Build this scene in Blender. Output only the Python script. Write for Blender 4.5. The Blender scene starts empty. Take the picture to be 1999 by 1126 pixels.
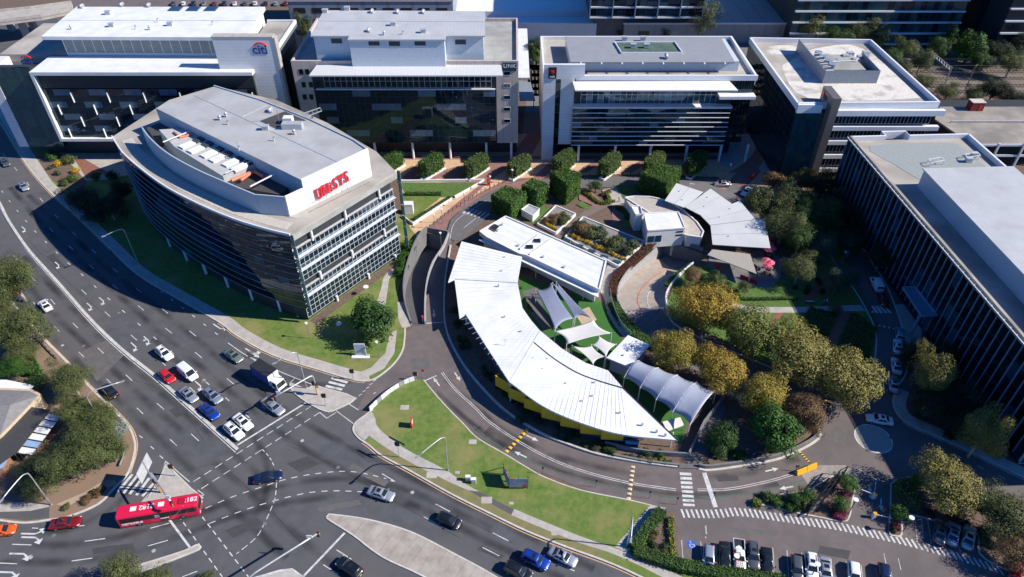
import bpy, bmesh, math, random
from math import sin, cos, pi, radians, atan2, hypot
from mathutils import Vector, Matrix, Euler
from mathutils.geometry import tessellate_polygon
random.seed(7)
SC = bpy.context.scene
COL = SC.collection
# ---------------------------------------------------------------- camera
cam = bpy.data.cameras.new('camera'); cam_o = bpy.data.objects.new('camera', cam); COL.objects.link(cam_o)
cam.sensor_width = 36; cam.lens = 1380/1999*36; cam.clip_start = 1; cam.clip_end = 5000
cam_o.location = (0, 0, 102); cam_o.rotation_euler = (radians(50), 0, 0)
SC.camera = cam_o
# ---------------------------------------------------------------- sky, sun, exposure
SUN_EL, SUN_AZ = radians(37), radians(-7)      # azimuth measured from +X; negative = towards the viewer
wd = bpy.data.worlds.new('World'); SC.world = wd; wd.use_nodes = True
nt = wd.node_tree; bg = nt.nodes['Background']
sky = nt.nodes.new('ShaderNodeTexSky'); sky.sky_type = 'NISHITA'; sky.sun_disc = False
sky.sun_elevation = SUN_EL; sky.sun_rotation = pi/2 - SUN_AZ
sky.air_density = 1.0; sky.dust_density = 0.0; sky.ozone_density = 6.0
tint = nt.nodes.new('ShaderNodeMix'); tint.data_type = 'RGBA'; tint.blend_type = 'MULTIPLY'; tint.inputs[0].default_value = 1
tint.inputs[7].default_value = (.20, .58, 1.0, 1)     # the deep clear blue of the photograph's open shade, all over the sky
nt.links.new(sky.outputs[0], tint.inputs[6]); nt.links.new(tint.outputs[2], bg.inputs[0]); bg.inputs[1].default_value = 0.092
sl = bpy.data.lights.new('sun', 'SUN'); sl.energy = 4.8; sl.angle = radians(0.53); sl.color = (1, 0.935, 0.82)
sun_o = bpy.data.objects.new('sun', sl); COL.objects.link(sun_o)
sdir = Vector((cos(SUN_EL)*cos(SUN_AZ), cos(SUN_EL)*sin(SUN_AZ), sin(SUN_EL)))
sun_o.rotation_euler = sdir.to_track_quat('Z', 'Y').to_euler(); sun_o.location = (150, 0, 150)
vs = SC.view_settings; vs.view_transform = 'Standard'; vs.look = 'None'; vs.exposure = 0.6; vs.gamma = 1
# ---------------------------------------------------------------- survey helper: photo pixel + real height -> site metres
_F, _H, _s, _c = 1380., 102., sin(radians(40)), cos(radians(40))
def P(px, py, z=0.):
    u, w = (px-999.5)/_F, (py-563)/_F
    t = (_H-z)/(_s+w*_c)
    return Vector((u*t, t*(_c-w*_s), z))
def G(pts, z=0.): return [P(p[0], p[1], z) for p in pts]
def sm(pts, n=6, closed=False):
    pts = [Vector(p) for p in pts]; N = len(pts); out = []
    rng = range(N if closed else N-1)
    for i in rng:
        p1, p2 = pts[i], pts[(i+1) % N]
        p0 = pts[(i-1) % N] if (closed or i > 0) else p1*2-p2
        p3 = pts[(i+2) % N] if (closed or i < N-2) else p2*2-p1
        for k in range(n):
            t = k/n
            out.append(0.5*((2*p1)+(p2-p0)*t+(2*p0-5*p1+4*p2-p3)*t*t+(3*p1-p0-3*p2+p3)*t**3))
    if not closed: out.append(pts[-1])
    return out
def S(pts, n=6, z=0.): return sm(G(pts, z), n)
def resample(pl, step):
    out = [pl[0].copy()]; acc = 0
    for a, b in zip(pl, pl[1:]):
        L = (b-a).length
        while acc+L >= step:
            a = a.lerp(b, (step-acc)/L); out.append(a.copy()); L = (b-a).length; acc = 0
            if L < 1e-9: break
        acc += L
    return out
def offset(pl, d):                                   # + = to the right of travel
    out = []
    for i, p in enumerate(pl):
        a = pl[max(0, i-1)]; b = pl[min(len(pl)-1, i+1)]
        t = (b-a); t.z = 0; t.normalize()
        out.append(Vector((p.x+t.y*d, p.y-t.x*d, p.z)))
    return out
# ---------------------------------------------------------------- materials
MATS = {}
def lin(h):
    if isinstance(h, str):
        r = [int(h[i:i+2], 16)/255 for i in (0, 2, 4)]
        return tuple(((c+0.055)/1.055)**2.4 if c > 0.04045 else c/12.92 for c in r)
    return h
def M(name, col=(.5, .5, .5), rough=.7, metal=0., var=.12, scale=1.5, col2=None, bump=0., bscale=30., spec=.5, coat=0., ior=1.5,
      stripe=None, objspace=False, patch=None, trans=None):
    """noise-varied principled material. stripe=(axis angle deg, width m, strength, bump)"""
    if name in MATS: return MATS[name]
    m = bpy.data.materials.new(name); m.use_nodes = True; MATS[name] = m
    t = m.node_tree; N = t.nodes; L = t.links; b = N['Principled BSDF']
    col = lin(col)
    b.inputs['Roughness'].default_value = rough; b.inputs['Metallic'].default_value = metal
    b.inputs['Specular IOR Level'].default_value = spec; b.inputs['IOR'].default_value = ior
    b.inputs['Coat Weight'].default_value = coat
    if coat: b.inputs['Coat Roughness'].default_value = .06
    if objspace:
        tc = N.new('ShaderNodeTexCoord'); pos = tc.outputs['Object']
    else:
        g = N.new('ShaderNodeNewGeometry'); pos = g.outputs['Position']
    out = None
    if var > 0 or col2:
        n1 = N.new('ShaderNodeTexNoise'); n1.inputs['Scale'].default_value = scale; n1.inputs['Detail'].default_value = 6
        n1.inputs['Roughness'].default_value = .65
        L.new(pos, n1.inputs['Vector'])
        mx = N.new('ShaderNodeMix'); mx.data_type = 'RGBA'
        c2 = lin(col2) if col2 else tuple(min(1, c*(1+var*1.3)) for c in col)
        c1 = col if col2 else tuple(c*(1-var*1.3) for c in col)
        mx.inputs[6].default_value = (*c1, 1); mx.inputs[7].default_value = (*c2, 1)
        r = N.new('ShaderNodeMapRange'); r.inputs[1].default_value = .3; r.inputs[2].default_value = .7
        L.new(n1.outputs['Fac'], r.inputs[0]); L.new(r.outputs[0], mx.inputs[0]); out = mx.outputs[2]
        rr = N.new('ShaderNodeMapRange'); rr.inputs[3].default_value = max(0, rough-.06); rr.inputs[4].default_value = min(1, rough+.06)
        L.new(n1.outputs['Fac'], rr.inputs[0]); L.new(rr.outputs[0], b.inputs['Roughness'])
    if patch:                                        # (scale, low, high, colour, amount): large worn or stained areas
        n2 = N.new('ShaderNodeTexNoise'); n2.inputs['Scale'].default_value = patch[0]; n2.inputs['Detail'].default_value = 4
        L.new(pos, n2.inputs['Vector'])
        r2 = N.new('ShaderNodeMapRange'); r2.inputs[1].default_value = patch[1]; r2.inputs[2].default_value = patch[2]; r2.inputs[4].default_value = patch[4]
        L.new(n2.outputs['Fac'], r2.inputs[0])
        m2 = N.new('ShaderNodeMix'); m2.data_type = 'RGBA'; L.new(r2.outputs[0], m2.inputs[0])
        if out: L.new(out, m2.inputs[6])
        else: m2.inputs[6].default_value = (*col, 1)
        m2.inputs[7].default_value = (*lin(patch[3]), 1); out = m2.outputs[2]
    hgt = None
    if stripe:
        mp = N.new('ShaderNodeMapping'); mp.inputs['Rotation'].default_value = (0, 0, radians(stripe[0])); L.new(pos, mp.inputs['Vector'])
        sx = N.new('ShaderNodeSeparateXYZ'); L.new(mp.outputs[0], sx.inputs[0])
        mo = N.new('ShaderNodeMath'); mo.operation = 'PINGPONG'; mo.inputs[1].default_value = stripe[1]/2; L.new(sx.outputs[stripe[4] if len(stripe) > 4 else 0], mo.inputs[0])
        r3 = N.new('ShaderNodeMapRange'); r3.inputs[1].default_value = 0; r3.inputs[2].default_value = stripe[1]*.12; r3.inputs[3].default_value = 1-stripe[2]; r3.inputs[4].default_value = 1
        L.new(mo.outputs[0], r3.inputs[0])
        m3 = N.new('ShaderNodeMix'); m3.data_type = 'RGBA'; m3.blend_type = 'MULTIPLY'; m3.inputs[0].default_value = 1
        if out: L.new(out, m3.inputs[6])
        else: m3.inputs[6].default_value = (*col, 1)
        L.new(r3.outputs[0], m3.inputs[7]); out = m3.outputs[2]; hgt = r3.outputs[0]
    if out: L.new(out, b.inputs['Base Color'])
    else: b.inputs['Base Color'].default_value = (*col, 1)
    if bump > 0:
        n3 = N.new('ShaderNodeTexNoise'); n3.inputs['Scale'].default_value = bscale; n3.inputs['Detail'].default_value = 3; L.new(pos, n3.inputs['Vector'])
        bp = N.new('ShaderNodeBump'); bp.inputs['Strength'].default_value = bump; bp.inputs['Distance'].default_value = .05
        L.new(n3.outputs['Fac'], bp.inputs['Height']); L.new(bp.outputs[0], b.inputs['Normal'])
    if trans is not None: b.inputs['Transmission Weight'].default_value = trans
    return m
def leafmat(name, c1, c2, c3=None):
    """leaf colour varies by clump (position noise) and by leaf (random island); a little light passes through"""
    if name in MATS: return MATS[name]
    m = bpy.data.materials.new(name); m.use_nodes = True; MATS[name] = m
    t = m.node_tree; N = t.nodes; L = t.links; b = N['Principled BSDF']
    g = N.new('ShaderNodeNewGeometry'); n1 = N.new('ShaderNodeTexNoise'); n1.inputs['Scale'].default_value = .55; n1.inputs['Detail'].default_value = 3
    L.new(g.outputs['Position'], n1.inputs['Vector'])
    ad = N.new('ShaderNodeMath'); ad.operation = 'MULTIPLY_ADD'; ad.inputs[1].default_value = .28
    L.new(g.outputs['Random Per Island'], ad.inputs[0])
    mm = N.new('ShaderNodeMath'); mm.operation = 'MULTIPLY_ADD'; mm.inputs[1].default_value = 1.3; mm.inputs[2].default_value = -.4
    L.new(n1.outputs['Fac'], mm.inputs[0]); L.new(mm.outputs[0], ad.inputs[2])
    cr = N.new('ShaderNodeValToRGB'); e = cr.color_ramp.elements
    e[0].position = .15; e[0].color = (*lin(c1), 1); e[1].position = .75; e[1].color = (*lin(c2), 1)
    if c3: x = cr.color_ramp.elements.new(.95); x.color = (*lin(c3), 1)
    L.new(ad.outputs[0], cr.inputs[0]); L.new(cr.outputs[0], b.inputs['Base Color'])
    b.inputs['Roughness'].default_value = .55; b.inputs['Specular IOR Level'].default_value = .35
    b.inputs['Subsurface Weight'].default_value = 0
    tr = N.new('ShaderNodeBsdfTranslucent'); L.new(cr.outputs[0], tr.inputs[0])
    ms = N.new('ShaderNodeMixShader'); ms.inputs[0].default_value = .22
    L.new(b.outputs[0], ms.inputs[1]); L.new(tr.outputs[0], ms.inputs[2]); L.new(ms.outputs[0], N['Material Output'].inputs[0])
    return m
def glassmat(name, col, ior=2.0, rough=.03, var=.3):
    """coated office glazing: dark body, strong clear reflection, each pane a little different"""
    if name in MATS: return MATS[name]
    m = bpy.data.materials.new(name); m.use_nodes = True; MATS[name] = m
    t = m.node_tree; N = t.nodes; L = t.links; b = N['Principled BSDF']
    oi = N.new('ShaderNodeObjectInfo'); r = N.new('ShaderNodeMapRange'); r.inputs[3].default_value = 1-var; r.inputs[4].default_value = 1+var
    L.new(oi.outputs['Random'], r.inputs[0])
    mx = N.new('ShaderNodeMix'); mx.data_type = 'RGBA'; mx.blend_type = 'MULTIPLY'; mx.inputs[0].default_value = 1
    mx.inputs[6].default_value = (*lin(col), 1); L.new(r.outputs[0], mx.inputs[7]); L.new(mx.outputs[2], b.inputs['Base Color'])
    b.inputs['Roughness'].default_value = rough; b.inputs['IOR'].default_value = ior; b.inputs['Specular IOR Level'].default_value = .5; b.inputs['Specular Tint'].default_value = (.55, .78, 1, 1)
    return m
# ---------------------------------------------------------------- mesh helpers
class MB:
    def __init__(s): s.v = []; s.f = []; s.mi = []; s.cur = 0
    def add(s, vs, fs):
        o = len(s.v); s.v += [tuple(v) for v in vs]; s.f += [tuple(i+o for i in f) for f in fs]; s.mi += [s.cur]*len(fs); return s
    def box(s, x0, x1, y0, y1, z0, z1):
        return s.add([(x0,y0,z0),(x1,y0,z0),(x1,y1,z0),(x0,y1,z0),(x0,y0,z1),(x1,y0,z1),(x1,y1,z1),(x0,y1,z1)],
                     [(3,2,1,0),(4,5,6,7),(0,1,5,4),(1,2,6,5),(2,3,7,6),(3,0,4,7)])
    def hexa(s, v8):                                 # bottom ring then top ring
        return s.add(v8, [(3,2,1,0),(4,5,6,7),(0,1,5,4),(1,2,6,5),(2,3,7,6),(3,0,4,7)])
    def bar(s, a, b, w, h=None):                     # square-section bar between two points
        h = h or w; a = Vector(a); b = Vector(b); d = (b-a).normalized()
        up = Vector((0, 0, 1)) if abs(d.z) < .95 else Vector((0, 1, 0))
        r = d.cross(up).normalized()*(w/2); u = r.cross(d).normalized()*(h/2)
        return s.hexa([a-r-u, a+r-u, b+r-u, b-r-u, a-r+u, a+r+u, b+r+u, b-r+u])
    def prism(s, poly, z0, z1, bottom=False):        # poly any orientation, may be concave; z1 may be list
        n = len(poly); P2 = [Vector((p[0], p[1], 0)) for p in poly]
        area = sum(P2[i].x*P2[(i+1) % n].y-P2[(i+1) % n].x*P2[i].y for i in range(n))
        if area < 0:
            P2 = P2[::-1]
            if not isinstance(z1, (int, float)): z1 = list(z1)[::-1]
            if not isinstance(z0, (int, float)): z0 = list(z0)[::-1]
        zz = [z1]*n if isinstance(z1, (int, float)) else z1
        z0l = [z0]*n if isinstance(z0, (int, float)) else z0
        tris = tessellate_polygon([P2]); o = len(s.v)
        s.v += [(p.x, p.y, z0l[i]) for i, p in enumerate(P2)]+[(p.x, p.y, zz[i]) for i, p in enumerate(P2)]
        for t in tris:
            a, b, c_ = [P2[i] for i in t]
            if (b-a).cross(c_-a).z < 0: t = t[::-1]
            s.f.append(tuple(o+n+i for i in t)); s.mi.append(s.cur)
            if bottom: s.f.append(tuple(o+i for i in t[::-1])); s.mi.append(s.cur)
        for i in range(n):
            j = (i+1) % n; s.f.append((o+i, o+j, o+n+j, o+n+i)); s.mi.append(s.cur)
        return s
    def ribbon(s, pl, w, z=None, side=0):            # flat strip along polyline
        l = offset(pl, -w/2-side); r = offset(pl, w/2-side); o = len(s.v)
        for a, b in zip(l, r): s.v += [(a.x, a.y, a.z if z is None else z), (b.x, b.y, b.z if z is None else z)]
        for i in range(len(pl)-1): s.f.append((o+2*i+1, o+2*i+3, o+2*i+2, o+2*i)); s.mi.append(s.cur)
        return s
    def wall(s, pl, w, z0, z1, closed=False):        # vertical wall of thickness w along polyline; z0,z1 numbers or lists
        if closed: pl = list(pl)+[pl[0], ]
        n = len(pl); l = offset(pl, -w/2); r = offset(pl, w/2)
        za = [z0]*n if isinstance(z0, (int, float)) else z0; zb = [z1]*n if isinstance(z1, (int, float)) else z1
        o = len(s.v)
        for i in range(n):
            s.v += [(l[i].x, l[i].y, za[i]), (r[i].x, r[i].y, za[i]), (r[i].x, r[i].y, zb[i]), (l[i].x, l[i].y, zb[i])]
        for i in range(n-1):
            a = o+4*i; b = a+4
            for k in range(4):
                q = (k+1) % 4; s.f.append((a+k, b+k, b+q, a+q)); s.mi.append(s.cur)
        s.f.append((o, o+1, o+2, o+3)); e = o+4*(n-1); s.f.append((e+3, e+2, e+1, e)); s.mi += [s.cur]*2
        return s
    def tube(s, path, r, n=8, cap=True):
        path = [Vector(p) for p in path]; o = len(s.v); k = len(path)
        rr = [r]*k if isinstance(r, (int, float)) else r
        ref = Vector((0.13, 0.21, 1)).normalized()
        for i, p in enumerate(path):
            d = (path[min(k-1, i+1)]-path[max(0, i-1)]).normalized()
            rf = ref if abs(d.dot(ref)) < .97 else Vector((1, 0, 0))
            a = d.cross(rf).normalized(); b = d.cross(a)
            for j in range(n):
                t = 2*pi*j/n; q = p+(a*cos(t)+b*sin(t))*rr[i]; s.v.append(tuple(q))
        for i in range(k-1):
            for j in range(n):
                a = o+i*n+j; b = o+i*n+(j+1) % n; s.f.append((a, a+n, b+n, b)); s.mi.append(s.cur)
        if cap:
            s.f.append(tuple(o+j for j in range(n))); s.f.append(tuple(o+(k-1)*n+j for j in range(n))[::-1]); s.mi += [s.cur]*2
        return s
    def cyl(s, x, y, z0, z1, r, n=12, r2=None):
        return s.tube([(x, y, z0), (x, y, z1)], [r, r if r2 is None else r2], n)
    def mesh(s, name, mats, smooth=False):
        me = bpy.data.meshes.new(name); me.from_pydata(s.v, [], s.f)
        for m in (mats if isinstance(mats, (list, tuple)) else [mats]): me.materials.append(m)
        if any(s.mi): me.polygons.foreach_set('material_index', s.mi)
        if smooth: me.polygons.foreach_set('use_smooth', [True]*len(me.polygons))
        me.update(); return me
    def build(s, name, mats, parent=None, smooth=False, fix=True):
        me = s.mesh(name, mats, smooth)
        if fix:
            bm = bmesh.new(); bm.from_mesh(me); bmesh.ops.recalc_face_normals(bm, faces=bm.faces); bm.to_mesh(me); bm.free()
        return link(name, me, parent)
def link(name, me, parent=None):
    o = bpy.data.objects.new(name, me); COL.objects.link(o)
    if parent is not None: attach(o, parent)
    return o
def attach(o, parent):
    o.parent = parent; o.matrix_parent_inverse = world(parent).inverted(); KIDS.setdefault(parent.name, []).append(o)
def world(o):
    m = o.matrix_basis.copy()
    return world(o.parent) @ o.matrix_parent_inverse @ m if o.parent else m
KIDS = {}
def tag(o, label, cat, group=None):
    o['label'] = label; o['category'] = cat
    if group: o['group'] = group
    return o
def thing(name, label, cat, loc=(0, 0, 0), rz=0., group=None):
    o = bpy.data.objects.new(name, None); COL.objects.link(o); o.empty_display_size = .3
    o.location = loc; o.rotation_euler = (0, 0, rz); return tag(o, label, cat, group)
def struct(o, kind='structure'): o['kind'] = kind; return o
def copy_tree(o, parent=None):
    c = o.copy(); COL.objects.link(c)
    if parent is not None: c.parent = parent; KIDS.setdefault(parent.name, []).append(c)
    for ch in KIDS.get(o.name, []): copy_tree(ch, c)
    return c
def place(o, loc, rz=0., s=1.):
    o.location = loc; o.rotation_euler = (0, 0, rz)
    o.scale = (s, s, s) if isinstance(s, (int, float)) else s
    return o
def setmat(o, m, slot=0):
    o.material_slots[slot].link = 'OBJECT'; o.material_slots[slot].material = m
def textmesh(s, size, extrude=.05, bold=0.0, shear=0., spacing=1.):
    cu = bpy.data.curves.new('lettering', 'FONT'); cu.body = s; cu.size = size; cu.extrude = extrude; cu.offset = bold; cu.shear = shear
    cu.space_character = spacing; cu.align_x = 'CENTER'; cu.resolution_u = 3
    o = bpy.data.objects.new('lettering', cu); COL.objects.link(o)
    bpy.context.view_layer.update()
    me = bpy.data.meshes.new_from_object(o.evaluated_get(bpy.context.evaluated_depsgraph_get()))
    bpy.data.objects.remove(o); bpy.data.curves.remove(cu); return me
def lettering(name, s, size, mat, origin, xdir, updir, parent, **k):
    me = textmesh(s, size, **k); me.materials.clear(); me.materials.append(mat)
    x = Vector(xdir).normalized(); u = Vector(updir).normalized(); n = x.cross(u)
    mt = Matrix(((x.x, u.x, n.x, origin[0]), (x.y, u.y, n.y, origin[1]), (x.z, u.z, n.z, origin[2]), (0, 0, 0, 1)))
    me.transform(mt); return link(name, me, parent)
# ---------------------------------------------------------------- shared materials
asphalt = M('asphalt', (.078, .080, .090), .85, var=.16, scale=.35, patch=(.07, .42, .66, (.105, .098, .097), .8), bump=.25, bscale=18)
asphalt_old = M('asphalt_park', (.135, .112, .110), .88, var=.12, scale=.5, patch=(.12, .48, .7, (.09, .083, .082), .7), bump=.25, bscale=16)
paint = M('road_paint', (.56, .56, .56), .7, var=.18, scale=2.2, patch=(.9, .5, .7, (.22, .22, .225), .7))
paint_y = M('yellow_paint', (.62, .33, .06), .7, var=.12, scale=3)
paint_dim = M('worn_edge_paint', (.52, .33, .17), .8, var=.2, scale=1)
concrete = M('concrete', (.40, .37, .34), .85, var=.13, scale=.8, patch=(.3, .5, .75, (.28, .26, .24), .6), bump=.1)
conc_lt = M('kerb_concrete', (.50, .47, .43), .85, var=.14, scale=1.2)
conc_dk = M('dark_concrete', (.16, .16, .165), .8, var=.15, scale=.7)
lawnm = M('lawn_grass', (.068, .125, .016), .9, scale=.9, col2=(.15, .205, .042), patch=(.16, .45, .68, (.25, .215, .085), .7), bump=.6, bscale=9)
lawn_deep = M('lush_grass', (.045, .105, .018), .9, scale=1.3, col2=(.11, .175, .038), bump=.6, bscale=9)
verge_m = M('dry_verge', (.14, .15, .05), .9, scale=.6, col2=(.23, .19, .09), bump=.5, bscale=10)
mulch = M('mulch', (.10, .065, .05), .95, scale=1.2, col2=(.17, .12, .09), bump=.8, bscale=8)
soil = M('dry_soil', (.26, .16, .10), .95, scale=.7, col2=(.20, .15, .12), bump=.6, bscale=7)
white_roof = M('white_roof', (.74, .75, .76), .5, var=.035, scale=.25, stripe=(0, .8, .10, .1, 1), patch=(.3, .45, .72, (.62, .63, .64), .8))
white = M('white_paint', (.72, .72, .71), .55, var=.04, scale=.6)
grey_roof = M('grey_metal_roof', (.46, .47, .48), .5, var=.05, scale=.3, stripe=(0, .9, .12, .1), patch=(.18, .5, .75, (.38, .37, .37), .7))
steel = M('galvanised_steel', (.50, .51, .52), .45, metal=.6, var=.08, scale=3)
dark = M('dark_metal', (.02, .022, .025), .5, var=.1)
black = M('black_rubber', (.012, .012, .013), .7, var=.1)
# ================================================================ THE SETTING: ground, roads, plots
def sheet(name, poly, z, mat, holes=(), parent=None, kind='structure'):
    loops = [[Vector((p.x, p.y, 0)) for p in poly]]+[[Vector((p.x, p.y, 0)) for p in h] for h in holes]
    pts = [p for l in loops for p in l]; tr = tessellate_polygon(loops)
    fs = []
    for t in tr:
        a, b, c_ = [pts[i] for i in t]
        fs.append(tuple(t) if (b-a).cross(c_-a).z > 0 else tuple(t[::-1]))
    me = bpy.data.meshes.new(name); me.from_pydata([(p.x, p.y, z) for p in pts], [], fs); me.materials.append(mat); me.update()
    o = link(name, me, parent)
    if kind and parent is None: o['kind'] = kind
    return o
def plot(name, poly, z, mat, z0=-.05):
    return struct(MB().prism(poly, z0, z).build(name, mat))
def kerb(pl, z=.15, w=.3, mat=None, name='kerb'):
    return struct(MB().wall(pl, w, -.05, z).build(name, mat or conc_lt))
ramp1 = S([(806,636),(792,592),(791,553),(803,507),(819,470)], 4)+S([(836,453),(875,460)], 1)+S([(864,486),(845,515),(834,548),(829,590),(829,633)], 4)
r2L = S([(1287,478),(1244,513),(1218,545),(1207,568),(1208,593),(1224,618)], 4)
r2R = S([(1300,600),(1299,576),(1319,545),(1352,516)], 4)
ramp2 = r2L+r2R+G([(1385,500),(1330,480)])
big = [Vector(p) for p in ((-1500,-600,0),(1500,-600,0),(1500,2500,0),(-1500,2500,0))]
sheet('ground', big, -.03, mulch, [ramp1, ramp2])
road = sheet('main_road', G([(-400,120),(-30,120),(60,260),(160,380),(280,500),(420,580),(570,690),(720,722),(705,830),(800,890),(950,975),(1100,1045),(1262,1108),(1340,1320),(1000,1500),(200,1500),(-300,1200)]), 0, asphalt)
ring = sheet('ring_road', G([(742,715),(770,690),(785,655),(806,638)]+[(829,634),(831,590),(835,550),(847,516),(866,487),(877,462),(884,425),(920,425),(960,470),(960,600),(1010,760),(1150,840),(1330,880),(1420,870),(1600,790),(1720,640),(1640,470),(1560,400),(1640,370),(1720,520),(1800,640),(1800,800),(2150,960),(2150,1300),(1300,1300),(1290,1000),(1180,970),(1000,900),(880,810),(825,745),(760,775),(722,800),(695,800)]), .005, asphalt_old)
# ---------------- tower plot at the left
kA = S([(-30,190),(8,250),(40,303),(67,341),(109,386),(149,421),(202,472),(266,534),(340,579),(428,629),(462,655),(534,694),(620,721),(680,739),(707,744),(728,741),(748,729),(771,708),(786,684),(790,660),(791,641)], 4)
plot('lawn_plot', kA+G([(776,600),(779,560),(803,500),(819,470),(826,450),(780,420),(620,290),(300,290),(120,270),(20,190)]), .12, lawnm)
kerb(kA)
sheet('footpath', offset(kA, -.15)[8:60]+offset(kA, -2.3)[8:60][::-1], .128, concrete)
# path pieces right of the tower and the concrete apron by the ramp
sheet('footpath', G([(733,600),(745,560),(748,545),(762,520),(775,510),(770,530),(760,545),(752,600),(742,620),(730,625)]), .129, concrete)
sheet('footpath', G([(776,590),(790,590),(806,636),(791,641),(785,640),(778,625)]), .133, concrete)
sheet('footpath', G([(762,650),(775,645),(770,690),(750,720),(725,733),(700,740),(700,728),(725,718),(752,690)]), .131, concrete)
sheet('front_path', G([(-30,178),(2,190),(60,292),(112,370),(125,380),(98,372),(40,300)]), .134, concrete)
sheet('planting_bed', G([(66,305),(122,302),(170,350),(165,372),(124,372),(84,330)]), .132, mulch)
sheet('front_court', G([(120,300),(240,300),(260,340),(205,352),(168,353)]), .136, concrete)
sheet('red_brick_court', G([(145,311),(165,311),(212,338),(170,350)]), .142, M('red_brick_paving', (.23, .10, .07), .85, var=.15, scale=1.5))
# ---------------- median with white kerb, left road
med = S([(-20,368),(0,397),(16,429),(53,484),(90,526),(121,560),(181,628),(240,684),(304,735),(378,801),(430,848),(463,877)], 4)
kerb(med, .16, .6, M('white_kerb', (.50, .48, .45), .8, var=.2, scale=.9), 'median_kerb')
# ---------------- left bush block
kB = S([(-60,480),(20,585),(37,606),(80,656),(128,704),(170,750),(224,803),(248,828),(260,850),(264,878),(251,922),(226,950),(192,984),(133,1009),(98,1015),(50,1021),(0,1016),(-60,1005)], 4)
plot('bush_block', kB+G([(-200,1000),(-200,480)]), .12, soil)
kerb(kB, .15, .35)
sheet('footpath', G([(0,1000),(60,998),(97,990),(97,1012),(50,1017),(0,1011)]+[(-60,1000),(-60,985)]), .135, asphalt)
sheet('footpath', G([(-60,965),(0,985),(45,980),(96,985),(96,992),(45,1005),(0,1008),(-60,1000)]), .129, concrete)
sheet('dirt_track', G([(110,985),(165,962),(205,938),(225,938),(228,946),(180,965),(130,990)]), .127, M('pale_dirt', (.36, .28, .20), .9, scale=1))
# ---------------- islands
paving = M('island_paving', (.33, .29, .25), .85, var=.16, scale=.5, stripe=(30, 1.8, .12, .1), patch=(.25, .45, .7, (.42, .38, .34), .7))
isl = S([(637,1011),(641,1006),(650,1005),(720,1015),(800,1038),(880,1078),(971,1128),(1080,1200)], 4)+S([(960,1200),(826,1125),(746,1087),(688,1044),(637,1012)], 4)[:-1]
plot('median_island', isl, .13, paving); kerb(isl+[isl[0]], .15, .25, conc_lt)
isl2 = G([(325,906),(348,929),(372,953),(396,972),(380,985),(330,1000),(272,984),(290,972),(312,935)])
plot('corner_island', isl2, .14, concrete); kerb(isl2+[isl2[0]], .16, .22)
isl3 = S([(566,748),(598,759),(612,753),(632,758),(692,777),(655,800),(634,803),(597,784),(570,762),(566,748)], 3)[:-1]
plot('slip_island', isl3, .14, concrete); kerb(isl3+[isl3[0]], .16, .22)
isl4 = G([(488,1132),(546,1115),(570,1112),(594,1128),(560,1180),(480,1180)])
plot('south_island', isl4, .14, concrete); kerb(isl4+[isl4[0]], .17, .35, paint)
isl5 = S([(240,1112),(300,1095),(362,1075),(385,1064),(390,1071),(372,1080),(300,1108),(250,1126)], 3)
plot('thin_median', isl5, .13, concrete); kerb(isl5+[isl5[0]], .16, .25)
# ---------------- central lawn triangle
kC = S([(728,800),(712,812),(694,826),(690,840),(700,855),(720,869),(746,890),(800,919),(880,964),(960,1004),(1026,1036),(1106,1068),(1200,1103),(1300,1150)], 4)
kD = S([(827,742),(850,770),(878,801),(904,827),(933,856),(986,887),(1032,915),(1066,933),(1133,957),(1226,976),(1272,987)], 4)
plot('lawn_triangle', kC+G([(1420,1190),(1440,1140),(1300,1106),(1230,1082)])+kD[::-1]+G([(814,741),(790,748),(763,766)]), .125, lawnm)
kerb(kC); kerb(kD, .14, .2)
sheet('footpath', S([(732,815),(741,838),(790,876),(870,918),(905,943),(935,960)], 4)+S([(915,958),(870,938),(790,897),(730,858),(712,840),(716,822)], 4), .131, concrete)
sheet('asphalt_path', S([(935,960),(975,981),(1004,995)], 3)+S([(998,1005),(960,985),(915,958)], 3), .132, asphalt)
sheet('footpath', S([(1004,994),(1060,1018),(1140,1050),(1220,1078),(1330,1126),(1400,1170)], 4)+S([(1380,1180),(1290,1126),(1200,1083),(1130,1060),(1050,1028),(998,1006)], 4), .133, concrete)
sheet('dry_verge', offset(kC, -.2)[22:48]+offset(kC, -1.9)[22:48][::-1], .1285, verge_m)
sheet('corner_paving', G([(690,838),(694,828),(712,813),(727,805),(733,818),(735,840),(720,852),(712,860),(702,853)]), .1345, concrete)
# ---------------- childcare plot (inside the ring)
kE = S([(880,480),(870,540),(867,600),(870,638),(882,673),(908,717),(947,764),(990,805),(1055,846),(1105,867),(1172,889),(1260,905),(1322,913)], 5)
plot('childcare_plot', kE+G([(1345,900),(1420,800),(1400,740),(1270,690),(1215,620),(1196,570),(1205,540),(1250,480),(1200,420),(1050,390),(960,415),(920,440),(900,450)]), .14, mulch)
kerb(kE, .42, .35, conc_lt, 'kerb_wall')
kF = S([(1363,915),(1386,918),(1453,909),(1520,896),(1573,873),(1597,857),(1602,848),(1598,838)], 4)
plot('garden_plot', kF+G([(1590,815),(1560,800),(1500,790),(1420,790),(1385,840),(1365,890)]), .145, mulch)
struct(MB().wall(offset(kF, -.5), .35, 0, .8).build('planter_wall', conc_dk)); kerb(kF, .15, .4)
struct(MB().wall(S([(1196,891),(1260,903),(1325,911)], 4), .35, 0, .75).build('planter_wall', conc_dk))
sheet('entry_path', G([(1324,914),(1364,916),(1395,850),(1418,795),(1408,790),(1375,830),(1345,880)]), .15, M('dark_paving', (.13, .12, .12), .8, var=.12))
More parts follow.
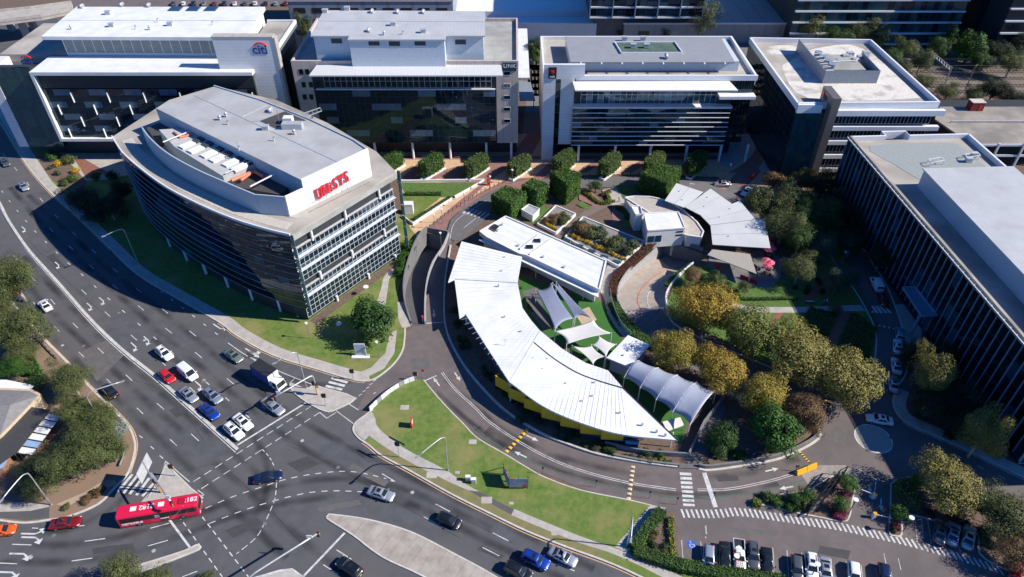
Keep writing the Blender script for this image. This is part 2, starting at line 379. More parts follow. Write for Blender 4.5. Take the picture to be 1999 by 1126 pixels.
# ---------------- gardens in the middle right
plot('garden_lawn', G([(1300,600),(1318,545),(1352,518),(1390,520),(1500,560),(1560,520),(1520,470),(1520,400),(1480,375),(1560,385),(1640,470),(1672,570),(1702,630),(1708,690),(1700,790),(1640,760),(1500,710),(1380,650),(1305,620)]), .13, lawn_deep)
sheet('garden_path', G([(1395,588),(1480,600),(1560,600),(1680,596),(1690,608),(1560,611),(1470,611),(1395,596)]), .138, concrete)
brick = M('brick_path', (.24, .085, .055), .85, var=.15, scale=2)
sheet('brick_path', G([(1632,512),(1640,518),(1585,588),(1565,588)]), .139, brick)
sheet('brick_path', G([(1516,611),(1530,611),(1500,650),(1485,660)]), .1395, brick)
sheet('brick_path', G([(1620,608),(1668,608),(1645,650),(1615,700),(1590,735),(1575,735),(1610,680)]), .1398, brick)
sheet('cafe_court', G([(1385,500),(1430,515),(1510,470),(1520,500),(1525,540),(1500,565),(1430,550),(1380,520)]), .137, conc_dk)
bricks = M('brick_road', (.14, .125, .12), .85, var=.14, scale=.9, stripe=(40, 1.4, .25, .1))
sheet('brick_road', S([(1224,618),(1236,645),(1290,690),(1380,740),(1450,790),(1560,800),(1620,815)], 4)+S([(1660,775),(1560,735),(1450,690),(1350,650),(1310,625),(1300,600)], 4), .012, bricks)
gk = S([(1300,600),(1312,628),(1350,652),(1450,695),(1560,740),(1650,775),(1685,790),(1703,770),(1708,700),(1709,648),(1688,600),(1660,555),(1628,512),(1590,440),(1545,390)], 4)
kerb(gk)
kR = S([(1590,375),(1640,430),(1672,468),(1698,505),(1727,552),(1748,600),(1766,655),(1774,690),(1768,730),(1751,757),(1744,790),(1765,822),(1824,850),(1894,881),(1960,914),(2060,960),(2200,1030)], 4)
plot('tower_verge', kR+G([(2300,900),(2000,700),(1900,600),(1700,380)]), .12, mulch)
kerb(kR, .15, .35); sheet('footpath', offset(kR, -.2)[36:60]+offset(kR, -2.2)[36:60][::-1], .133, concrete)
sheet('drop_off_paving', G([(1745,595),(1768,655),(1776,688),(1795,680),(1800,640),(1830,620),(1810,590)]), .136, concrete)
# ---------------- roundabout
c0 = P(1705, 856)
cir = [c0+Vector((cos(a)*3.15, sin(a)*3.15, 0)) for a in [2*pi*i/40 for i in range(40)]]
sheet('roundabout_island', cir, .016, M('pale_roundabout', (.34, .33, .29), .8, var=.1))
MB().ribbon(cir+[cir[0], cir[1]], .22, .021).build('painted_ring', paint, ring)
# ---------------- car park islands
kG = S([(1470,984),(1500,988),(1562,1003),(1590,1008),(1645,1018),(1658,1008),(1662,985),(1668,958),(1672,938),(1655,926),(1625,930),(1600,944),(1577,957),(1540,963),(1505,970),(1470,984)], 4)[:-1]
plot('car_park_island', kG, .13, mulch); kerb(kG+[kG[0]], .15, .22)
sheet('concrete_apron', G([(1563,925),(1600,908),(1650,908),(1670,922),(1640,925),(1600,935),(1578,947)]), .019, M('worn_concrete', (.28, .25, .22), .85, var=.2, scale=1))
kH = S([(1739,945),(1738,990),(1736,1038),(1745,1046),(1760,1043),(1762,1005),(1790,1008),(1830,1018),(1905,1038),(1912,1080),(1960,1110),(2060,1140),(2060,1030),(1960,1000),(1905,985),(1840,955),(1790,935),(1755,935),(1739,945)], 4)[:-1]
plot('east_island', kH, .13, mulch); kerb(kH+[kH[0]], .15, .22)
hk = G([(1318,1000),(1324,1095),(1400,1117),(1540,1128),(1540,1150),(1440,1138),(1370,1124),(1300,1105),(1232,1084),(1228,1074),(1290,996)])
plot('hedge_bed', hk, .135, mulch)
sheet('footpath', G([(1200,1068),(1270,986),(1300,992),(1225,1080)]), .1385, concrete)
# ---------------- plaza (pale paving with red-brown bands)
beige = M('plaza_paving', (.55, .37, .23), .85, var=.10, scale=.6, patch=(.15, .45, .7, (.50, .34, .22), .6))
redband = M('red_brown_paving', (.25, .13, .115), .85, var=.12, scale=.8)
plz = plot('plaza', G([(150,262),(230,300),(620,305),(780,345),(800,445),(820,470),(828,452),(880,412),(945,372),(990,350),(1130,342),(1250,340),(1400,345),(1452,380),(1500,385),(1560,385),(1640,380),(1700,330),(1560,262)]), .15, beige)
def band(pts, z=.157): return sheet('paving_band', G(pts), z, redband, parent=plz)
band([(785,352),(1000,300),(1030,262),(1060,262),(1040,300),(960,350),(905,400),(840,452),(826,452),(900,390),(940,360)])
for i, (x, y) in enumerate([(700,318),(790,318),(880,318),(1045,318),(1130,318),(1220,318),(1315,318),(1430,322)]):
    band([(x-8,350 if x < 1100 else 338),(x+14,350 if x < 1100 else 338),(x+55,312),(x+34,312)], .158+i*.0006)
band([(640,305),(1420,305),(1420,312),(640,312)], .164)
band([(1400,380),(1470,300),(1490,262),(1530,262),(1500,320),(1440,382)], .165)
blue_pave = M('grey_paving', (.33, .33, .34), .85, var=.12)
sheet('paving_panel', G([(1400,315),(1440,262),(1490,262),(1470,300),(1420,330)]), .1665, blue_pave, parent=plz)
sheet('paving_panel', G([(1480,330),(1500,300),(1560,300),(1590,350),(1540,370),(1500,350)]), .167, blue_pave, parent=plz)
# plaza road
proad = sheet('plaza_road', G([(870,462),(880,430),(905,405),(950,376),(1000,356),(1130,347),(1250,345),(1400,350),(1470,372),(1500,400),(1470,420),(1400,392),(1250,364),(1130,368),(1060,372),(1000,392),(960,412),(940,436),(900,470),(885,470)]), .168, M('plaza_asphalt', (.125, .12, .125), .88, var=.1, scale=.7))
sheet('red_edge', S([(826,455),(880,412),(945,373),(990,354),(1000,356),(950,378),(905,407),(878,430),(868,460)], 4), .1705, redband, parent=proad)
sheet('red_crossing', G([(985,362),(1040,348),(1060,350),(1010,372)]), .1715, redband, parent=proad)
sheet('red_crossing', G([(1393,380),(1405,352),(1425,356),(1410,386)]), .172, redband, parent=proad)
# lawn beside the plaza, with its low white wall
sheet('plaza_lawn', G([(780,357),(930,357),(888,386),(835,386),(815,378),(790,378)]), .174, lawn_deep)
sheet('plaza_lawn', G([(785,380),(830,384),(862,384),(850,395),(800,432),(785,420)]), .176, lawnm)
wl = MB().wall(G([(782,356),(945,354),(888,387)], 0), .45, .1, .75); struct(wl.build('garden_wall', white))
struct(MB().wall(G([(786,424),(806,440),(882,390)], 0), .4, .1, .8).build('garden_wall', white))
# ---------------- sunken ramps
def ramp(name, L, R, depth, mat, wallmat, head):
    n = 14
    def at(pl, t):
        d = [0]
        for a, b in zip(pl, pl[1:]): d.append(d[-1]+(b-a).length)
        x = t*d[-1]
        for i in range(len(pl)-1):
            if d[i+1] >= x-1e-6: return pl[i].lerp(pl[i+1], 0 if d[i+1] == d[i] else (x-d[i])/(d[i+1]-d[i]))
        return pl[-1]
    zz = [-.02-depth*(i/n)**1.15 for i in range(n+1)]
    a = [at(L, i/n) for i in range(n+1)]; b = [at(R, i/n) for i in range(n+1)]
    f = MB(); f.add([(p.x, p.y, z) for p, z in zip(a, zz)]+[(p.x, p.y, z) for p, z in zip(b, zz)], [(i, i+1, n+2+i, n+1+i) for i in range(n)])
    fo = struct(f.build(name, mat))
    return fo, a, b, zz
# left ramp (from the street end down to its dark mouth)
r1L = S([(806,636),(792,592),(791,553),(803,507),(819,470),(836,453)], 4); r1R = S([(829,633),(829,590),(834,548),(845,515),(864,486),(875,460)], 4)
fo, a, b, zz = ramp('car_park_ramp', r1L, r1R, 4.6, asphalt, conc_dk, 1)
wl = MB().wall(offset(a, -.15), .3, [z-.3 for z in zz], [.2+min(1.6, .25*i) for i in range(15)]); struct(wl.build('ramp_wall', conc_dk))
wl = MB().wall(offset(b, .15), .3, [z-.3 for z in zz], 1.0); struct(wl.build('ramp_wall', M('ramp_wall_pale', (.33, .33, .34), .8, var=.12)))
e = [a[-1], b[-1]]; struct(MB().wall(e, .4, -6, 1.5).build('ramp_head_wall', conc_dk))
# curved ramp under the cafe
fo, a2, b2, zz2 = ramp('curved_ramp', r2L[::-1], r2R[:-1]+[r2R[-1]], 4.2, M('ramp_concrete', (.34, .29, .25), .85, var=.14, scale=.7), conc_dk, 1)
struct(MB().wall(offset(a2, -.15), .3, [z-.3 for z in zz2], .9).build('ramp_wall', M('ramp_wall_pale')))
struct(MB().wall(offset(b2, .15), .3, [z-.3 for z in zz2], .9).build('ramp_wall', white))
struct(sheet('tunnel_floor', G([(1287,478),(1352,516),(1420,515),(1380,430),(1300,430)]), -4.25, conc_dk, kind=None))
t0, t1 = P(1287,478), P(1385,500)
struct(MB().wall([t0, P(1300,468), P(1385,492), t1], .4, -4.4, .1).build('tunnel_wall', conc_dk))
c_path = [a2[i].lerp(b2[i], .42) for i in range(15)]; c2 = [a2[i].lerp(b2[i], .62) for i in range(15)]; c3 = [a2[i].lerp(b2[i], .22) for i in range(15)]
for pl, m, w in ((c_path, M('orange_line', (.55, .13, .04), .7, var=.1), .16), (c2, paint, .2)):
    q = MB().ribbon([Vector((p.x, p.y, z+.03)) for p, z in zip(pl, zz2)], w); q.build('ramp_line', m, fo)
# ================================================================ ROAD MARKINGS (each mark a part of its road)
ZM = .008
def mark(pl, w, parent, name, mat=None, z=ZM): return MB().ribbon(pl, w, z).build(name, mat or paint, parent, fix=False)
def solid(px, w=.14, parent=None, name='lane_line', mat=None, z=ZM, n=4):
    pl = S(px, n) if len(px) > 2 else G(px); return mark(pl, w, parent or road, name, mat, z)
def dashes(px, L=3., gap=8.7, w=.14, off=0., parent=None, name='lane_dash', z=ZM, mat=None, n=5):
    pl = S(px, n) if len(px) > 2 else G(px)
    fine = resample(pl, .25); per = int(round((L+gap)/.25)); k = int(round(L/.25)); i = int(round(off/.25))
    while i < len(fine)-2:
        seg = fine[max(0, i):min(i+k+1, len(fine))]
        if len(seg) > 2: mark([seg[0], seg[len(seg)//2], seg[-1]], w, parent or road, name, mat, z)
        i += per
def ex(pairs, ox, oy, k=3.754, w=.15, parent=None, name='lane_dash', z=ZM):
    for (x0, y0, x1, y1) in pairs: mark([P(ox+x0/k, oy+y0/k), P(ox+x1/k, oy+y1/k)], w, parent or road, name, None, z)
# left road
dashes([(10,530),(57,581),(104,634),(151,684),(242,772),(306,833),(390,912)], 2.2, 9.3, off=4.8)
dashes([(20,490),(74,555),(116,603),(164,652),(215,702),(272,756),(339,816),(425,894)], 2.4, 9.1, off=2.5)
dashes([(0,368),(27,403),(48,428),(71,454),(99,481),(127,508),(159,535),(192,565),(226,595),(261,624),(305,662),(344,695),(405,748),(451,785),(497,824)], 1.2, 5.4, .17, 1.5, name='turn_lane_dash')
dashes([(150,556),(163,569),(212,615),(265,662),(323,713),(400,783)], 2.4, 8.8, off=2.5)
dashes([(80,430),(107,455),(151,495),(195,535),(246,577),(298,620),(357,668),(418,718),(485,773),(520,800)], 2.4, 8.8, off=5)
dashes([(0,292),(17,313),(36,336),(64,370),(97,408),(134,446),(176,484),(221,524),(272,568),(326,610),(380,654),(442,704),(470,726)], 2.4, 8.6, off=3)
dashes([(294,553),(331,581),(369,610),(409,641),(436,661)], .9, 3.3, .17, 0, name='turn_lane_dash')
solid([(445,669),(475,690),(505,707)], .16); solid([(482,695),(495,700),(504,705)], .16); solid([(534,720),(575,737),(614,752)], .16)
solid([(496,704),(535,721)], .14)
edge_l = S([(37,602),(80,652),(128,700),(170,745),(224,797),(252,827),(265,850),(268,878),(255,924)], 5)
mark(edge_l, .18, road, 'edge_line', paint_dim)
mark(offset(kA, .35)[0:26], .16, road, 'edge_line', paint_dim); mark(offset(kA, .35)[36:58], .16, road, 'edge_line', paint_dim)
mark(offset(kC, .4)[18:], .16, road, 'edge_line', paint_dim)
solid([(-10,390),(0,405),(12,428),(50,486),(87,529),(118,563),(178,632),(237,688),(300,739),(374,805),(426,852),(460,883)], .15)
# intersection
solid([(602,783),(463,869)], .32, name='stop_line'); solid([(673,1040),(593,1124)], .34, name='stop_line'); solid([(329,1012),(372,1070)], .34, name='stop_line')
dashes([(607,793),(373,943)], 1.3, .75, .16, name='crossing_dash'); dashes([(624,805),(388,957)], 1.3, .75, .16, name='crossing_dash')
dashes([(385,996),(485,1126)], 1.1, .7, .16, name='crossing_dash'); dashes([(348,1006),(434,1126)], 1.1, .7, .16, name='crossing_dash')
dashes([(512,877),(525,891),(533,905),(537,915)], .7, .45, .14, name='guide_dash')
dashes([(540,942),(537,972),(530,991),(517,1020),(499,1050),(459,1083)], .9, .7, .14, name='guide_dash')
dashes([(401,992),(453,970),(512,950),(560,935),(613,925),(666,920),(706,923),(757,935)], 1.1, .9, .15, name='guide_dash')
dashes([(408,1022),(467,999),(533,978),(600,962),(653,958),(710,960)], 1.1, .9, .15, name='guide_dash')
ex([(1100,770,1240,732),(620,865,770,845),(525,1010,677,988),(1083,900,1230,858),(90,887,230,892),(0,1025,125,1030),(235,768,280,770),(570,755,620,748),(1335,1126,1445,1085)], 0, 826)
ex([(965,928,1075,997),(868,1037,977,1108),(1690,592,1797,648),(1603,685,1715,747),(1298,370,1395,428),(1360,420,1392,428)], 400, 826)
ex([(607,803,723,862),(533,910,655,972),(1080,1025,1208,1083)], 800, 826)
ex([(1215,275,1170,400),(1215,280,1390,430),(1450,490,1495,525),(1495,525,1462,540),(1030,585,1100,510),(1020,90,1045,108),(1105,170,1128,190),(1170,238,1195,258)], 0, 826, name='island_line')
ex([(1250,690,1300,640),(1700,785,1860,830),(1860,830,1790,885),(1790,885,1877,940),(1250,760,1395,865),(1520,960,1585,1015),(1585,1015,1670,960),(1670,945,1850,1080)], 300, 600, 4.69, name='island_line')
# zebra bars across the two slip lanes
for (x0, y0, x1, y1) in [(1630,645,1775,688),(1602,682,1750,718),(1575,718,1725,752)]:
    mark([P(300+x0/4.69, 600+y0/4.69), P(300+x1/4.69, 600+y1/4.69)], .55, road, 'crossing_bar')
for (x0, y0, x1, y1) in [(970,375,865,500),(1010,380,905,513),(1052,390,950,520),(1095,400,1000,528),(1135,430,1042,535)]:
    mark([P(x0/3.754, 826+y0/3.754), P(x1/3.754, 826+y1/3.754)], .5, road, 'crossing_bar')
# direction dashes at the ring-road mouth
ex([(565,1022,590,1008),(592,995,615,982),(618,970,640,957),(642,943,665,930),(670,916,692,902),(698,888,718,878),(672,1008,690,998)], 550, 500, name='give_way_dash')
def arrow(px, py, dx, dy, turn=0, L=3.6, parent=None, s=1., z=ZM):
    p = P(px, py); q = P(px+dx, py+dy); t = (q-p); t.z = 0; t.normalize(); r = Vector((t.y, -t.x, 0))
    def A(x, y): v = p+t*(x*s)+r*(y*s); return (v.x, v.y, z)
    m = MB()
    if turn == 0:
        m.add([A(-L/2,-.14),A(-L/2,.14),A(L/2-1.2,.14),A(L/2-1.2,-.14)], [(0,1,2,3)]); m.add([A(L/2-1.2,-.48),A(L/2-1.2,.48),A(L/2,0)], [(0,1,2)])
    else:
        k = turn
        m.add([A(-L/2,-.14),A(-L/2,.14),A(.3,.14),A(.3,-.14)], [(0,1,2,3)])
        m.add([A(.3,-.14*k),A(.3,.14*k),A(.9,.55*k),A(1.15,.35*k)], [(0,1,2,3)])
        m.add([A(.45,.85*k),A(1.55,.05*k),A(1.5,1.15*k)], [(0,1,2)])
    return m.build('lane_arrow', paint, parent or road)
for (x, y) in [(48,447),(114,517),(113,516.5),(201,587),(177,598),(289,664),(264,676),(390,752)]:
    if (x, y) == (113, 516.5): continue
    arrow(x, y, 40, 36, 1, 4.2, None, .85)
arrow(428,640,40,27,-1,4.2); arrow(492,688,40,25,-1,4.2); arrow(497,692,40,25,0,3)
for (x, y, tn) in [(65,1042,-1),(66,1049,1),(43,1081,1),(20,1117,1)]: arrow(x, y, 40, 1, tn, 4.)
# ring road
def two(px, w=.11, gap=.24, z=.013):
    pl = S(px, 5); mark(offset(pl, gap/2+w/2), w, ring, 'centre_line', None, z); mark(offset(pl, -gap/2-w/2), w, ring, 'centre_line', None, z)
two([(863,727),(888,759),(929,797),(955,823),(1013,862),(1080,898),(1146,922),(1226,942),(1290,952),(1320,956)])
two([(1362,956),(1400,956),(1440,952),(1506,938),(1552,924)])
def humps(p, q, n, w, parent, z=.01, cols=None, h=.05, name='speed_hump'):
    a, b = P(*p), P(*q); d = (b-a)/n; t = d.normalized(); r = Vector((t.y, -t.x, 0))*w/2
    for i in range(n):
        x0 = a+d*i; x1 = a+d*(i+1)
        m = MB(); o = [x0-r, x0+r, x1+r, x1-r]; c_ = [x0-r*.4, x0+r*.4, x1+r*.4, x1-r*.4]
        m.hexa([(v.x, v.y, z) for v in o]+[(v.x, v.y, z+h) for v in c_]); m.build(name, cols[i % 2], parent)
hy, hb = M('hump_yellow', (.72, .42, .04), .6, var=.1), M('hump_black', (.03, .03, .03), .8)
hw, hbr = M('hump_cream', (.62, .52, .36), .7, var=.15), M('hump_brown', (.10, .07, .05), .8)
humps((1030,838),(988,882), 13, .7, ring, cols=(hy, hb)); humps((1236,909),(1227,975), 15, .7, ring, cols=(hw, hbr)); humps((1561,882),(1581,904), 10, .45, ring, cols=(hy, hb))
humps((1715,635),(1760,645), 10, .4, ring, cols=(hw, hb)); humps((1622,796),(1610,778), 8, .5, ring, cols=(hy, hb))
for q in [(1039,855,24,12),(1016,887,-24,-12),(852,745,-18,-24),(893,735,18,26),(1507,917,26,-6),(1535,952,-28,5),(847,612,2,28),(1698,960,-1,-30),(1720,985,0,30)]: arrow(*q, 0, 2.8, ring, .9, .014)
ex([(1060,492,1195,482),(1050,912,1135,875)], 550, 500, w=.22, parent=ring, name='stop_line', z=.014)
for i in range(8):
    t = i/7; x = 1327+t*6.5; y = 924.5+t*60.5; mark([P(x, y), P(x+22.5, y+1)], .55-.1*t, ring, 'crossing_bar', None, .013)
mark(G([(1374.5,922.5),(1397,990)]), .75, ring, 'give_way_line', None, .0135)
for x0, y0, x1, y1, s_ in [(1376,946,1397,990,1),]: pass
dashes([(1310,925),(1281,970)], .18, .3, .1, parent=ring, name='stud', z=.0138); dashes([(1388,930),(1398,970)], .18, .3, .1, parent=ring, name='stud', z=.0142)
solid([(812,560),(812,559)], .1, ring) if False else None
# thin green guide line on the ring road
mark(S([(925,832),(960,860),(1010,890),(1100,925),(1230,957),(1330,972),(1450,965),(1540,945),(1600,925)], 5), .16, ring, 'green_line', M('green_line_paint', (.05, .13, .09), .8, var=.3, scale=2), .0128)
# zebra walkway in the car park
wk = resample(S([(1333,1002),(1381,1003),(1408,1002),(1432,999),(1450,1000),(1478,1003),(1522,1010),(1558,1015),(1586,1020),(1605,1022),(1650,1030),(1695,1040),(1739,1050),(1779,1060),(1819,1071),(1864,1084),(1912,1099),(1960,1116)], 8), .08)
i = 0; pos = 0
while i < len(wk)-6:
    a = wk[i]; t = (wk[i+5]-a).normalized(); r = Vector((t.y, -t.x, 0))
    d = Vector((.15, -1, 0)).normalized()*.78
    mark([a-d, a+d], .32, ring, 'walkway_bar', None, .013); i += 10
    pos += 1
for x0, y0, x1, y1 in [(490,857,503,1030),(630,868,645,1040),(742,880,752,1050),(1158,912,1172,1115),(1262,930,1277,1150),(1370,948,1386,1150),(1477,968,1490,1150),(1585,992,1597,1150),(1695,1015,1708,1150),(1805,1038,1818,1150)]:
    mark([P(1200+x0/3.754, 826+y0/3.754), P(1200+x1/3.754, 826+y1/3.754)], .1, ring, 'bay_line', None, .0132)
for x0, y0, x1, y1 in [(850,955,870,1050),(955,990,975,1075),(790,1065,800,1126),(900,1090,910,1130),(1075,675,1095,860),(1170,700,1198,885),(1270,860,1305,910),(1395,870,1412,945),(1125,700,1140,840)]:
    mark([P(1499+x0/3.754, 826+y0/3.754), P(1499+x1/3.754, 826+y1/3.754)], .1, ring, 'bay_line', None, .0134)
# accessible bay symbol
c_ = P(1350.5, 1063); sq = MB().box(c_.x-.75, c_.x+.75, c_.y-.7, c_.y+.7, .0125, .0136).build('accessible_bay_panel', M('blue_paint', (.03, .10, .42), .7), ring)
sy = MB(); arcp = [Vector((c_.x+.02+.36*cos(a), c_.y-.12+.36*sin(a), 0)) for a in [radians(x) for x in range(140, 420, 20)]]
sy.ribbon(arcp, .12, .0165); sy.ribbon([Vector((c_.x-.12, c_.y+.42, 0)), Vector((c_.x-.05, c_.y+.05, 0)), Vector((c_.x+.28, c_.y+.0, 0)), Vector((c_.x+.42, c_.y-.38, 0))], .14, .0175)
hd = [Vector((c_.x-.14+.11*cos(a), c_.y+.56+.11*sin(a), 0)) for a in [2*pi*k/10 for k in range(10)]]
sy.add([(v.x, v.y, .0165) for v in hd], [tuple(range(10))]); sy.build('wheelchair_symbol', paint, sq)
for k in range(7): mark([P(1376+k*.25, 1027+k*2.4), P(1379+k*.25, 1027+k*2.4)], .12, ring, 'painted_dot', None, .0136)
mark([P(1376.5,1049), P(1378.5,1049)], .3, ring, 'painted_dot', None, .0136)
# right-hand roads
dashes([(1676,916),(1710,936)], 1., 1.2, .16, parent=ring, name='give_way_dash', z=.013); solid([(1711,934),(1707,962)], .15, ring, z=.0131); 
ex([(535*1,0,0,0)] if False else [(1335,55,1395,80)], 1499, 826, parent=ring, z=.013) if False else None
solid([(1789,900),(1805,898),(1820,906)], .18, ring, z=.013); solid([(1770,930),(1790,932),(1802,936)], .2, ring, z=.013)
ex([(1390,235,1417,257),(1535,312,1580,337),(1690,385,1738,410),(1520,585,1553,608),(1592,625,1640,655),(1480,370,1600,432),(1500,455,1660,550),(1500,610,1628,685)], 1499, 826, parent=ring, z=.0133)
mark(offset(kR, .5)[44:62], .14, ring, 'edge_line', None, .0135)
# plaza road zebra and lines
for i in range(6):
    x = 903+i*7.6; y = 416+i*2.2
    mark([P(x+14, y-9), P(x+1, y+1)], .5, proad, 'crossing_bar', None, .175)
for i in range(4): mark([P(1346, 359+i*2.7), P(1368, 361.5+i*2.7)], .28, proad, 'crossing_bar', None, .175)
solid([(878,470),(885,440),(905,420),(950,392)], .12, proad, z=.1755); solid([(905,446),(930,426)], .12, proad, z=.1757)
for i in range(4):
    mark([P(1703+i*7.5, 597+i*.2), P(1712+i*9, 611)], .6, ring, 'crossing_bar', None, .014)
for i in range(6): mark([P(1462+i*6, 716+i*7), P(1487+i*6, 706+i*7)], .35, road, 'paving_stripe', None, .03) if False else None
mark(S([(1760,650),(1745,690),(1743,740),(1730,765)], 4), .12, ring, 'edge_line', None, .0137)
# dark tyre tracks along the lanes
def wearmat():
    m = bpy.data.materials.new('tyre_track'); m.use_nodes = True; t = m.node_tree; N = t.nodes; L = t.links
    b = N['Principled BSDF']; b.inputs['Base Color'].default_value = (.022, .022, .024, 1); b.inputs['Roughness'].default_value = .8
    uv = N.new('ShaderNodeUVMap'); sx = N.new('ShaderNodeSeparateXYZ'); L.new(uv.outputs[0], sx.inputs[0])
    g = N.new('ShaderNodeNewGeometry'); no = N.new('ShaderNodeTexNoise'); no.inputs['Scale'].default_value = .16; no.inputs['Detail'].default_value = 5; L.new(g.outputs['Position'], no.inputs['Vector'])
    pp = N.new('ShaderNodeMath'); pp.operation = 'PINGPONG'; pp.inputs[1].default_value = .5; L.new(sx.outputs[1], pp.inputs[0])
    mr = N.new('ShaderNodeMapRange'); mr.interpolation_type = 'SMOOTHSTEP'; mr.inputs[1].default_value = 0; mr.inputs[2].default_value = .5; mr.inputs[4].default_value = .6; L.new(pp.outputs[0], mr.inputs[0])
    m2 = N.new('ShaderNodeMapRange'); m2.inputs[1].default_value = .35; m2.inputs[2].default_value = .7; L.new(no.outputs['Fac'], m2.inputs[0])
    mu = N.new('ShaderNodeMath'); mu.operation = 'MULTIPLY'; L.new(mr.outputs[0], mu.inputs[0]); L.new(m2.outputs[0], mu.inputs[1])
    L.new(mu.outputs[0], b.inputs['Alpha']); return m
wear = wearmat()
def track(px, w, z, parent=None, mat=None):
    pl = S(px, 6); m = MB().ribbon(pl, w, z); me = m.mesh('tyre_track', mat or wear)
    uv = me.uv_layers.new(name='UVMap'); n = len(pl)
    for poly in me.polygons:
        for li in poly.loop_indices:
            vi = me.loops[li].vertex_index; uv.data[li].uv = ((vi//2)/n, vi % 2)
    return link('tyre_track', me, parent or road)
zt = .002
for lane in ([(0,545),(80,635),(160,715),(260,808),(330,875),(420,960),(560,1090)], [(20,515),(100,608),(190,693),(290,787),(370,855),(500,975),(680,1130)], [(45,500),(140,600),(230,690),(330,780),(420,855),(520,940)],
             [(20,365),(90,446),(180,528),(280,620),(380,706),(480,790),(600,880),(760,960),(930,1045),(1100,1130)], [(55,380),(130,450),(210,524),(310,603),(410,684),(520,775),(640,850),(800,930),(1000,1030),(1160,1110)],
             [(300,660),(380,735),(440,790),(480,830),(520,900),(520,960),(490,1020),(440,1060)], [(480,690),(560,735),(640,750),(720,735)],
             [(0,1060),(150,1062),(300,1030),(420,990),(560,945),(680,935),(800,960),(960,1030)], [(0,1095),(150,1095),(300,1065),(450,1010),(600,975),(740,970),(900,1030)], [(0,1033),(120,1035),(210,1000),(250,960),(280,915)]):
    track(lane, 2.3, zt); zt += .0006
track([(870,740),(920,785),(985,840),(1070,882),(1160,910),(1300,930),(1450,925),(1560,895)], 2.0, .0075, ring)
track([(840,752),(890,800),(960,855),(1060,905),(1150,935),(1300,962),(1420,962),(1520,945)], 1.8, .0085, ring)
# wet patch on the ring road
track([(950,838),(1000,862),(1060,886),(1110,903)], 3.2, .0095, ring); track([(930,835),(960,858),(985,872)], 2.6, .0105, ring)

# repairs, seams and covers in the asphalt
patch_d = M('asphalt_patch', (.052, .052, .056), .85, var=.15, scale=.8); patch_l = M('asphalt_patch_pale', (.11, .105, .102), .85, var=.15, scale=.8); seam = M('crack_seal', (.028, .028, .03), .7)
for i, q in enumerate([[(150,690),(215,660),(245,690),(190,745)],[(330,800),(352,790),(368,804),(344,816)],[(560,905),(600,890),(625,905),(585,922)],[(690,905),(760,940),(750,950),(680,915)],[(440,1035),(500,1010),(515,1022),(455,1050)],[(90,500),(105,495),(128,520),(112,524)],[(620,990),(700,975),(705,985),(625,1001)],[(180,1070),(260,1060),(262,1072),(182,1082)],[(940,1065),(985,1085),(975,1092),(930,1072)],[(500,735),(540,760),(530,768),(490,742)],[(255,560),(285,585),(277,590),(247,566)]]):
    sheet('repair_patch', G(q), .0066+.0001*i, patch_d if i % 3 else patch_l, parent=road)
for i, q in enumerate([[(1430,1030),(1520,1036),(1518,1046),(1428,1040)],[(1600,1065),(1660,1075),(1656,1092),(1596,1080)],[(1630,830),(1655,835),(1650,870),(1625,862)],[(1400,930),(1440,928),(1442,938),(1402,940)],[(800,700),(835,700),(840,720),(805,722)]]): sheet('repair_patch', G(q), .0112+.0001*i, patch_d if i % 2 else patch_l, parent=ring)
for i, q in enumerate([[(160,640),(205,620),(250,600)],[(240,735),(330,770),(400,860)],[(430,905),(520,985),(600,1075)],[(560,870),(650,905),(760,975),(900,1050)],[(300,930),(420,905)],[(60,470),(120,540),(200,610)],[(650,845),(720,905)],[(850,985),(1000,1060)]]): mark(S([(x+2*sin(k*2.1+i), y+1.5*cos(k*3.3+i)) for k, (x, y) in enumerate(q)], 5), .07, road, 'sealed_crack', seam, .0079)
for i, (x, y) in enumerate([(232,610),(282,664),(397,745),(398,742),(517,1022),(590,860),(660,912),(805,961),(895,1028),(122,674),(163,675),(60,1088),(105,1045),(300,1075)]):
    p = P(x, y); MB().cyl(p.x, p.y, .001, .0095, .32, 14).build('manhole_cover', [conc_dk, concrete][i % 2], road)
# ================================================================ OFFICE BUILDINGS
def V(px, py, Y):                                    # point on the vertical plane at distance Y
    k = (py-563)/_F; z = _H+(k*Y*_c+Y*_s)/(k*_s-_c); return P(px, py, z)
glass_dk = glassmat('dark_glazing', (.008, .018, .03), 1.68); glass_bl = glassmat('blue_glazing', (.02, .05, .085), 1.9)
glass_gr = glassmat('green_glazing', (.02, .075, .085), 1.8); glass_blk = glassmat('black_glazing', (.005, .009, .015), 1.8)
blind = glassmat('blinds_behind_glass', (.10, .15, .21), 1.8, .06, .15); mull_dk = M('dark_mullion', (.05, .06, .07), .5, metal=.3)
mull_lt = M('pale_mullion', (.55, .58, .60), .45, metal=.2); band_w = M('white_band', (.72, .73, .75), .5, var=.05)
tan_wall = M('tan_panel', (.50, .42, .37), .75, var=.07, scale=.4, stripe=(0, 2.4, .18, .1)); wht_pan = M('white_panel', (.66, .66, .68), .6, var=.05, scale=.5, stripe=(0, .9, .14, .1, 2))
core_m = M('building_core', (.03, .035, .04), .6); flat_roof = M('flat_roof_grey', (.33, .33, .31), .85, var=.16, scale=.35, patch=(.12, .45, .7, (.24, .23, .22), .8))
conc_roof = M('stained_concrete_roof', (.40, .37, .33), .85, var=.14, scale=.3, patch=(.15, .42, .65, (.23, .205, .18), .85), bump=.1)
clad_bl = M('pale_cladding', (.55, .60, .66), .5, var=.05, stripe=(0, .6, .12, .1, 2)); plant_dk = M('plant_deck', (.06, .055, .055), .8)
orange_pipe = M('orange_pipe', (.62, .20, .12), .5, var=.1); hvac_m = M('hvac_casing', (.48, .50, .52), .5, metal=.3, var=.1)
